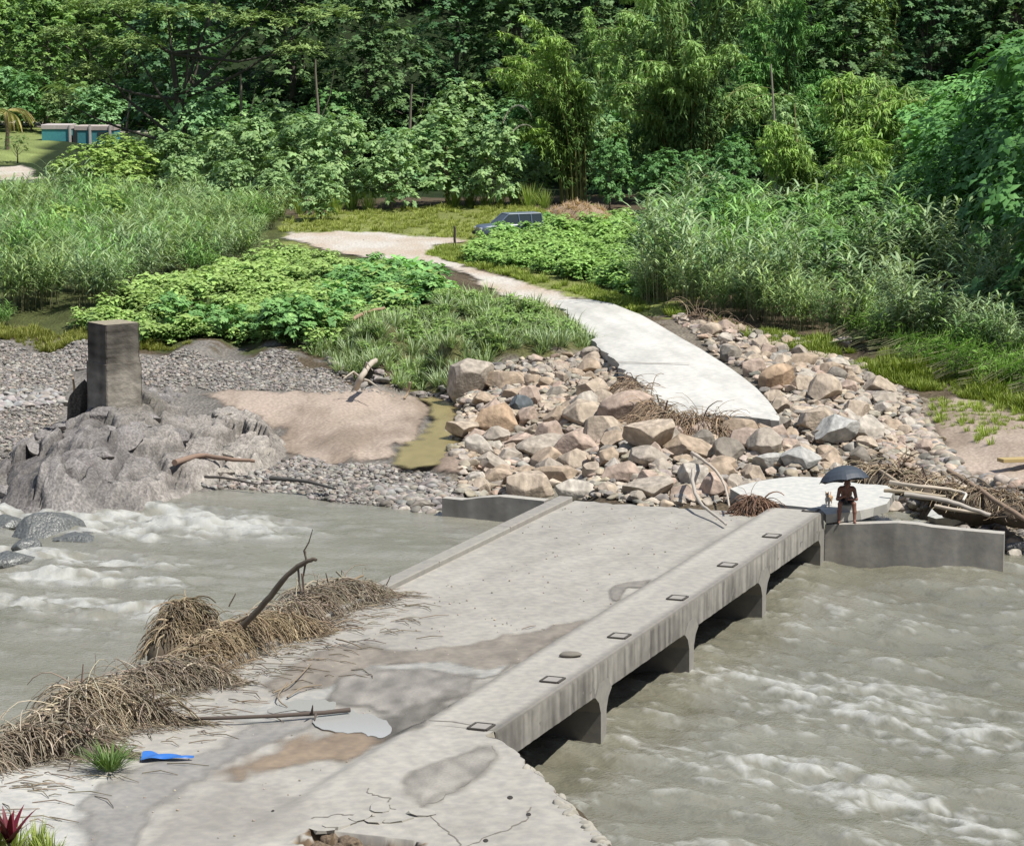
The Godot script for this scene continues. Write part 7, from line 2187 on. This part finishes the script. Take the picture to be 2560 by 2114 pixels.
# ---------------------------------------------------------------- person, umbrella, dog
func seat_person() -> void:
	var wf := upon(846, 523.6, wall_at, wall_dir)
	var org := wf + wall_back * 0.2 + Vector3(0.02, 0, -0.46)
	var fwd := Vector3(-0.05, 0, 1).normalized()      # towards the camera
	var rt := Vector3(1, 0, 0.05).normalized()
	var at := func(r: float, u: float, f: float) -> Vector3: return rt * r + Vector3.UP * u + fwd * f
	var reach := 0.46
	var sk := Color(0.19, 0.088, 0.06)
	var shorts := Color(0.022, 0.02, 0.03)
	var o := thing("person", org, "person sitting bent forward at the bridge end in dark shorts, elbows on knees", "person")
	var bones := [
		[at.call(-0.1, 0.60, 0.0), at.call(0.1, 0.60, 0.0), 0.125, 0.125], [at.call(0, 0.62, 0.0), at.call(0, 0.82, 0.12), 0.14, 0.155], [at.call(0, 0.82, 0.12), at.call(0, 0.94, 0.23), 0.165, 0.145], [at.call(-0.16, 0.97, 0.26), at.call(0.16, 0.97, 0.26), 0.08, 0.08],
		[at.call(0, 0.97, 0.27), at.call(0, 1.07, 0.35), 0.062, 0.056], [at.call(0, 1.13, 0.38), at.call(0, 1.19, 0.39), 0.092, 0.085], [at.call(0, 1.08, 0.42), at.call(0, 1.12, 0.44), 0.055, 0.06]]
	for s in [-1.0, 1.0]:
		bones.append([at.call(s * 0.11, 0.58, 0.02), at.call(s * 0.2, 0.55, 0.42), 0.095, 0.065])
		bones.append([at.call(s * 0.2, 0.55, 0.42), at.call(s * 0.22, 0.32, 0.44), 0.062, 0.06])
		bones.append([at.call(s * 0.22, 0.32, 0.44), at.call(s * 0.22, 0.07, reach), 0.058, 0.038])
		bones.append([at.call(s * 0.22, 0.05, reach - 0.03), at.call(s * 0.235, 0.03, reach + 0.18), 0.042, 0.03])
	# left arm crosses the lap, right arm holds the umbrella
	bones.append([at.call(0.21, 0.95, 0.27), at.call(0.27, 0.68, 0.36), 0.058, 0.046]); bones.append([at.call(0.27, 0.68, 0.36), at.call(0.05, 0.70, 0.52), 0.045, 0.03])
	bones.append([at.call(-0.21, 0.95, 0.27), at.call(-0.27, 0.68, 0.36), 0.058, 0.046]); bones.append([at.call(-0.27, 0.68, 0.36), at.call(-0.06, 0.80, 0.53), 0.045, 0.03])
	var paint := func(p: Vector3) -> Color:
		var h := p.y
		var f := p.dot(fwd)
		if h > 0.44 and h < 0.68 and f < 0.36: return shorts
		if h > 1.13 and (f < 0.41 or h > 1.235): return Color(0.012, 0.01, 0.01)
		return sk
	var b := MB.new()
	skin(b, bones, 0.014, 0.03, paint)
	# hands
	var only := func(_p: Vector3) -> Color: return sk
	for hnd in [[at.call(-0.04, 0.805, 0.545), -1.0, Vector3.UP * 0.2], [at.call(0.03, 0.70, 0.535), 1.0, Vector3.ZERO]]:
		var c: Vector3 = hnd[0]
		var s: float = hnd[1]
		var hb := [[c + rt * s * 0.03, c - rt * s * 0.035, 0.028, 0.026]]
		for k in 4:
			var y := Vector3.UP * (0.03 - 0.02 * k)
			var kn := c - rt * s * 0.05 + y
			var l: float = [0.036, 0.042, 0.038, 0.03][k]
			hb.append([kn, kn - rt * s * l * 0.6 + fwd * l * 0.5, 0.0085, 0.008])
			hb.append([kn - rt * s * l * 0.6 + fwd * l * 0.5, kn - rt * s * l * 0.3 + fwd * (l * 1.2), 0.008, 0.0075])
		hb.append([c + Vector3.UP * 0.022 + fwd * 0.012, c + Vector3.UP * 0.045 + fwd * 0.035 - rt * s * 0.01, 0.011, 0.009])
		hb.append([c + Vector3.UP * 0.045 + fwd * 0.035 - rt * s * 0.01, c + Vector3.UP * 0.045 + fwd * 0.055 - rt * s * 0.03, 0.009, 0.008])
		skin(b, hb, 0.004, 0.006, only)
	# face: nose, ears
	var hd: Vector3 = at.call(0, 1.14, 0.40)
	skin(b, [[hd + fwd * 0.085 + Vector3.UP * 0.012, hd + fwd * 0.098 - Vector3.UP * 0.022, 0.010, 0.016], [hd + rt * 0.09, hd + rt * 0.092 - Vector3.UP * 0.03, 0.014, 0.011], [hd - rt * 0.09, hd - rt * 0.092 - Vector3.UP * 0.03, 0.014, 0.011], [hd + fwd * 0.08 - Vector3.UP * 0.052 - rt * 0.02, hd + fwd * 0.08 - Vector3.UP * 0.052 + rt * 0.02, 0.011, 0.011]], 0.004, 0.006, only)
	part("body", b.mesh(), surf("skin", Color(1, 1, 1), 0.55), o)
	b = MB.new()
	for s in [-1.0, 1.0]:
		b.lathe(hd + fwd * 0.082 + rt * s * 0.032 + Vector3.UP * 0.012, fwd, PackedVector2Array([Vector2(0.013, 0), Vector2(0.009, 0.006), Vector2(0.0, 0.008)]), 8, Color(0.5, 0.47, 0.43))
		b.lathe(hd + fwd * 0.0885 + rt * s * 0.032 + Vector3.UP * 0.012, fwd, PackedVector2Array([Vector2(0.006, 0), Vector2(0.0, 0.003)]), 8, Color(0.02, 0.015, 0.01))
	part("eyes", b.mesh(), mats["skin"], o)
	var sb := MB.new()
	sb.box(org + at.call(0.0, 0.325, -0.06) - org, rt * 0.2, Vector3(0, 0.135, 0), fwd * 0.17, Color(0.5, 0.49, 0.46), 0.02)
	single("stone_seat", sb.mesh(), mats["concrete"], org, "small pale concrete block under the seated person", "block")
	# umbrella
	var uo := thing("umbrella", org + at.call(-0.03, 0.805, 0.56), "dark blue-grey open umbrella held over the seated person", "umbrella")
	b = MB.new()
	var tip := Vector3(-0.10, 0.86, -0.2)
	var ax := tip.normalized()
	var e1 := ax.cross(Vector3(0, 0, 1)).normalized()
	var e2 := ax.cross(e1)
	var cl := surf("umbrella_cloth", Color(0.035, 0.045, 0.06), 0.6)
	for k in 8:
		for q in 4:
			var g0 := TAU * (k + q / 4.0) / 8.0
			var g1 := TAU * (k + (q + 1) / 4.0) / 8.0
			for r in 5:
				var f := func(g: float, t: float, w: float) -> Vector3:
					var R := 0.74 * sin(t * 1.12) / sin(1.12) * (1.0 - 0.05 * sin(w * PI) * t)
					return tip + (e1 * cos(g) + e2 * sin(g)) * R - ax * (0.46 * (1.0 - cos(t * 1.12)) / (1.0 - cos(1.12)) - 0.035 * sin(w * PI) * t * t)
				b.quad(f.call(g0, r / 5.0, q / 4.0), f.call(g1, r / 5.0, (q + 1) / 4.0), f.call(g1, (r + 1) / 5.0, (q + 1) / 4.0), f.call(g0, (r + 1) / 5.0, q / 4.0), Color(1, 1, 1))
	part("canopy", b.mesh(), cl, uo)
	for k in 8:
		b = MB.new()
		var g := TAU * k / 8.0
		var pts := PackedVector3Array()
		var rr := PackedFloat32Array()
		for r in 6:
			var t := r / 5.0
			pts.append(tip + (e1 * cos(g) + e2 * sin(g)) * 0.735 * sin(t * 1.12) / sin(1.12) - ax * (0.46 * (1.0 - cos(t * 1.12)) / (1.0 - cos(1.12)) + 0.012)); rr.append(0.004)
		b.tube(pts, rr, 4, Color(0.3, 0.3, 0.3))
		part("rib", b.mesh(), mats["rusty_steel"], uo)
	b = MB.new()
	b.tube(PackedVector3Array([-ax * 0.15, tip, tip + ax * 0.06]), PackedFloat32Array([0.008, 0.007, 0.005]), 6, Color(0.12, 0.12, 0.12))
	part("shaft", b.mesh(), mats["rusty_steel"], uo)
	b = MB.new()
	b.tube(PackedVector3Array([-ax * 0.06, -ax * 0.2, -ax * 0.24 + e1 * 0.03, -ax * 0.21 + e1 * 0.06]), PackedFloat32Array([0.014, 0.014, 0.013, 0.012]), 7, Color(0.03, 0.03, 0.03))
	part("handle", b.mesh(), mats["rusty_steel"], uo)
	# dog
	var dp := spot(828.5, 505.5, 0.155)
	var dg := thing("dog", dp, "small tan dog with white legs standing beside the seated person", "dog", "", -0.35)
	var dt := Color(0.36, 0.22, 0.12)
	var dw := Color(0.55, 0.5, 0.44)
	bones = [[Vector3(0, 0.25, -0.14), Vector3(0, 0.235, 0.12), 0.062, 0.075], [Vector3(0, 0.27, 0.14), Vector3(0, 0.36, 0.2), 0.05, 0.042], [Vector3(0, 0.385, 0.205), Vector3(0, 0.375, 0.24), 0.052, 0.045], [Vector3(0, 0.36, 0.26), Vector3(0, 0.35, 0.31), 0.03, 0.02], [Vector3(0, 0.28, -0.19), Vector3(0, 0.38, -0.27), 0.018, 0.01]]
	for s in [-1.0, 1.0]:
		bones.append([Vector3(s * 0.045, 0.22, 0.12), Vector3(s * 0.045, 0.11, 0.11), 0.034, 0.02]); bones.append([Vector3(s * 0.045, 0.11, 0.11), Vector3(s * 0.045, 0.015, 0.125), 0.019, 0.017]); bones.append([Vector3(s * 0.045, 0.014, 0.125), Vector3(s * 0.045, 0.013, 0.15), 0.017, 0.015])
		bones.append([Vector3(s * 0.05, 0.24, -0.14), Vector3(s * 0.052, 0.15, -0.10), 0.05, 0.03]); bones.append([Vector3(s * 0.052, 0.15, -0.10), Vector3(s * 0.052, 0.085, -0.175), 0.027, 0.018]); bones.append([Vector3(s * 0.052, 0.085, -0.175), Vector3(s * 0.052, 0.014, -0.16), 0.017, 0.015]); bones.append([Vector3(s * 0.052, 0.014, -0.16), Vector3(s * 0.052, 0.013, -0.13), 0.016, 0.014])
		bones.append([Vector3(s * 0.035, 0.42, 0.2), Vector3(s * 0.05, 0.47, 0.2), 0.018, 0.006])
	b = MB.new()
	skin(b, bones, 0.008, 0.015, func(p: Vector3) -> Color: return dw if p.y < 0.13 or (p.z > 0.13 and p.y < 0.31) or p.z > 0.28 else dt)
	part("body", b.mesh(), surf("fur", Color(1, 1, 1), 0.85), dg)

# ---------------------------------------------------------------- the car
func park_car() -> void:
	var p := lie(509, 239)
	var o := thing("parked_car", p, "blue four-wheel-drive car parked in the grass behind the herbs", "car", "", 0.34)
	o.scale = Vector3.ONE * 0.93
	var paint := surf("car_paint", Color(1, 1, 1), 0.3, null, 1.0, null, 1.0, 0.6)
	paint.clearcoat_enabled = true
	paint.clearcoat = 0.6
	var blue := Color(0.085, 0.11, 0.165)
	# local axes: -x is the front, z is the left side facing the camera
	var b := MB.new()
	var stations := [   # x, half width, sill, shoulder
		[-2.15, 0.70, 0.48, 0.80], [-2.05, 0.80, 0.40, 0.93], [-1.8, 0.86, 0.36, 0.98], [-1.0, 0.88, 0.34, 1.04], [-0.85, 0.88, 0.34, 1.06], [0.6, 0.89, 0.34, 1.07], [1.9, 0.88, 0.36, 1.06], [2.1, 0.84, 0.42, 1.02]]
	var pts := PackedVector3Array()
	for s in stations:
		var x: float = s[0]
		for q in [[-0.9, s[2]], [-1.0, s[2] + 0.12], [-1.0, s[3] - 0.14], [-0.94, s[3] - 0.02], [-0.8, s[3]], [0.0, s[3] + 0.03], [0.8, s[3]], [0.94, s[3] - 0.02], [1.0, s[3] - 0.14], [1.0, s[2] + 0.12], [0.9, s[2]]]:
			pts.append(Vector3(x, q[1], q[0] * s[1]))
	var nq := 11
	for k in pts.size():
		b.v.append(pts[k]); b.n.append(Vector3.UP); b.c.append(blue)
	for k in stations.size() - 1:
		for q in nq - 1:
			var i := k * nq + q
			b.i.append_array(PackedInt32Array([i, i + nq, i + 1, i + 1, i + nq, i + nq + 1]))
	for e in [0, stations.size() - 1]:
		for q in range(1, nq - 1):
			b.i.append_array(PackedInt32Array([e * nq, e * nq + q, e * nq + q + 1] if e == 0 else [e * nq, e * nq + q + 1, e * nq + q]))
	b.smooth_from(0)
	if b.n[5].y < 0:
		for k in b.n.size(): b.n[k] = -b.n[k]
	part("body", b.mesh(), paint, o)
	b = MB.new()
	var roof := Color(0.16, 0.19, 0.24)
	var A := [Vector3(-0.25, 1.66, 0.66), Vector3(2.0, 1.68, 0.66), Vector3(2.0, 1.68, -0.66), Vector3(-0.25, 1.66, -0.66)]
	b.box(Vector3(0.87, 1.69, 0), Vector3(1.14, 0.01, 0), Vector3(0, 0.04, 0), Vector3(0, 0, 0.68), roof, 0.035)
	part("roof", b.mesh(), paint, o)
	for pl in [[Vector3(-0.98, 1.05, 0.8), Vector3(-0.25, 1.68, 0.66)], [Vector3(0.45, 1.06, 0.83), Vector3(0.42, 1.68, 0.66)], [Vector3(1.3, 1.06, 0.83), Vector3(1.28, 1.68, 0.66)], [Vector3(2.05, 1.05, 0.8), Vector3(2.0, 1.68, 0.66)]]:
		for s in [1.0, -1.0]:
			b = MB.new()
			var m := Vector3(1, 1, s)
			b.tube(PackedVector3Array([pl[0] * m, pl[1] * m]), PackedFloat32Array([0.05, 0.045]), 6, blue)
			part("window_post", b.mesh(), paint, o)
	var glass := surf("car_glass", Color(0.03, 0.04, 0.045), 0.08, null, 1.0, null, 1.0, 0.6)
	var panes := [
		["windscreen", [Vector3(-0.98, 1.06, -0.78), Vector3(-0.25, 1.66, -0.64), Vector3(-0.25, 1.66, 0.64), Vector3(-0.98, 1.06, 0.78)]], ["rear_window", [Vector3(2.06, 1.06, 0.78), Vector3(2.01, 1.66, 0.64), Vector3(2.01, 1.66, -0.64), Vector3(2.06, 1.06, -0.78)]]]
	for s in [1.0, -1.0]:
		panes.append(["side_window", [Vector3(-0.9, 1.06, 0.81 * s), Vector3(-0.22, 1.66, 0.655 * s), Vector3(0.4, 1.66, 0.655 * s), Vector3(0.42, 1.06, 0.81 * s)]])
		panes.append(["side_window", [Vector3(0.48, 1.06, 0.81 * s), Vector3(0.45, 1.66, 0.655 * s), Vector3(1.26, 1.66, 0.655 * s), Vector3(1.28, 1.06, 0.81 * s)]])
		panes.append(["side_window", [Vector3(1.33, 1.06, 0.81 * s), Vector3(1.31, 1.66, 0.655 * s), Vector3(1.97, 1.66, 0.655 * s), Vector3(2.02, 1.06, 0.80 * s)]])
	for q in panes:
		b = MB.new()
		var c: Vector3 = (q[1][0] + q[1][2]) * 0.5
		var f: Vector3 = (q[1][2] - q[1][0]).cross(q[1][1] - q[1][0])
		if f.dot(c - Vector3(0.6, 1.2, 0)) > 0.0: b.quad(q[1][0], q[1][1], q[1][2], q[1][3], Color(1, 1, 1))
		else: b.quad(q[1][0], q[1][3], q[1][2], q[1][1], Color(1, 1, 1))
		part(q[0], b.mesh(), glass, o)
	var blackm := surf("rubber", Color(0.02, 0.02, 0.02), 0.8)
	var chrome := surf("chrome", Color(0.5, 0.5, 0.5), 0.25)
	chrome.metallic = 0.9
	for x in [-1.42, 1.38]:
		for s in [1.0, -1.0]:
			b = MB.new()
			b.lathe(Vector3(x, 0.34, 0.68 * s), Vector3(0, 0, s), PackedVector2Array([Vector2(0.18, 0.0), Vector2(0.33, 0.0), Vector2(0.36, 0.05), Vector2(0.36, 0.17), Vector2(0.33, 0.225), Vector2(0.22, 0.235), Vector2(0.2, 0.2)]), 20, Color(1, 1, 1))
			var w := part("wheel", b.mesh(), blackm, o)
			b = MB.new()
			b.lathe(Vector3(x, 0.34, 0.68 * s), Vector3(0, 0, s), PackedVector2Array([Vector2(0.215, 0.19), Vector2(0.19, 0.225), Vector2(0.06, 0.2), Vector2(0.0, 0.21)]), 16, Color(1, 1, 1))
			part("rim", b.mesh(), chrome, w)
	for s in [1.0, -1.0]:
		b = MB.new()
		b.box(Vector3(-2.13, 0.78, 0.56 * s), Vector3(0.05, 0, 0.01 * s), Vector3(0, 0.07, 0), Vector3(0, 0, 0.17), Color(0.6, 0.62, 0.62), 0.02)
		part("headlight", b.mesh(), surf("lamp_glass", Color(1, 1, 1), 0.15), o)
		b = MB.new()
		b.box(Vector3(-0.78, 1.12, 0.98 * s), Vector3(0.07, 0, 0), Vector3(0, 0.08, 0), Vector3(0, 0, 0.1), blue, 0.03)
		part("mirror", b.mesh(), paint, o)
	b = MB.new()
	b.box(Vector3(-2.2, 0.47, 0), Vector3(0.09, 0, 0), Vector3(0, 0.11, 0), Vector3(0, 0, 0.82), Color(0.12, 0.13, 0.15), 0.04)
	part("bumper", b.mesh(), blackm, o)
	b = MB.new()
	for k in 4: b.box(Vector3(-2.16, 0.71 + k * 0.04, 0), Vector3(0.02, 0, 0), Vector3(0, 0.012, 0), Vector3(0, 0, 0.36), Color(1, 1, 1))
	part("grille", b.mesh(), chrome, o)
	b = MB.new()
	for x in [-0.83, 0.44, 1.3]: b.box(Vector3(x, 0.74, 0.886), Vector3(0.006, 0, 0), Vector3(0, 0.28, 0), Vector3(0, 0, 0.006), Color(0.3, 0.3, 0.3))
	part("door_gap", b.mesh(), blackm, o)
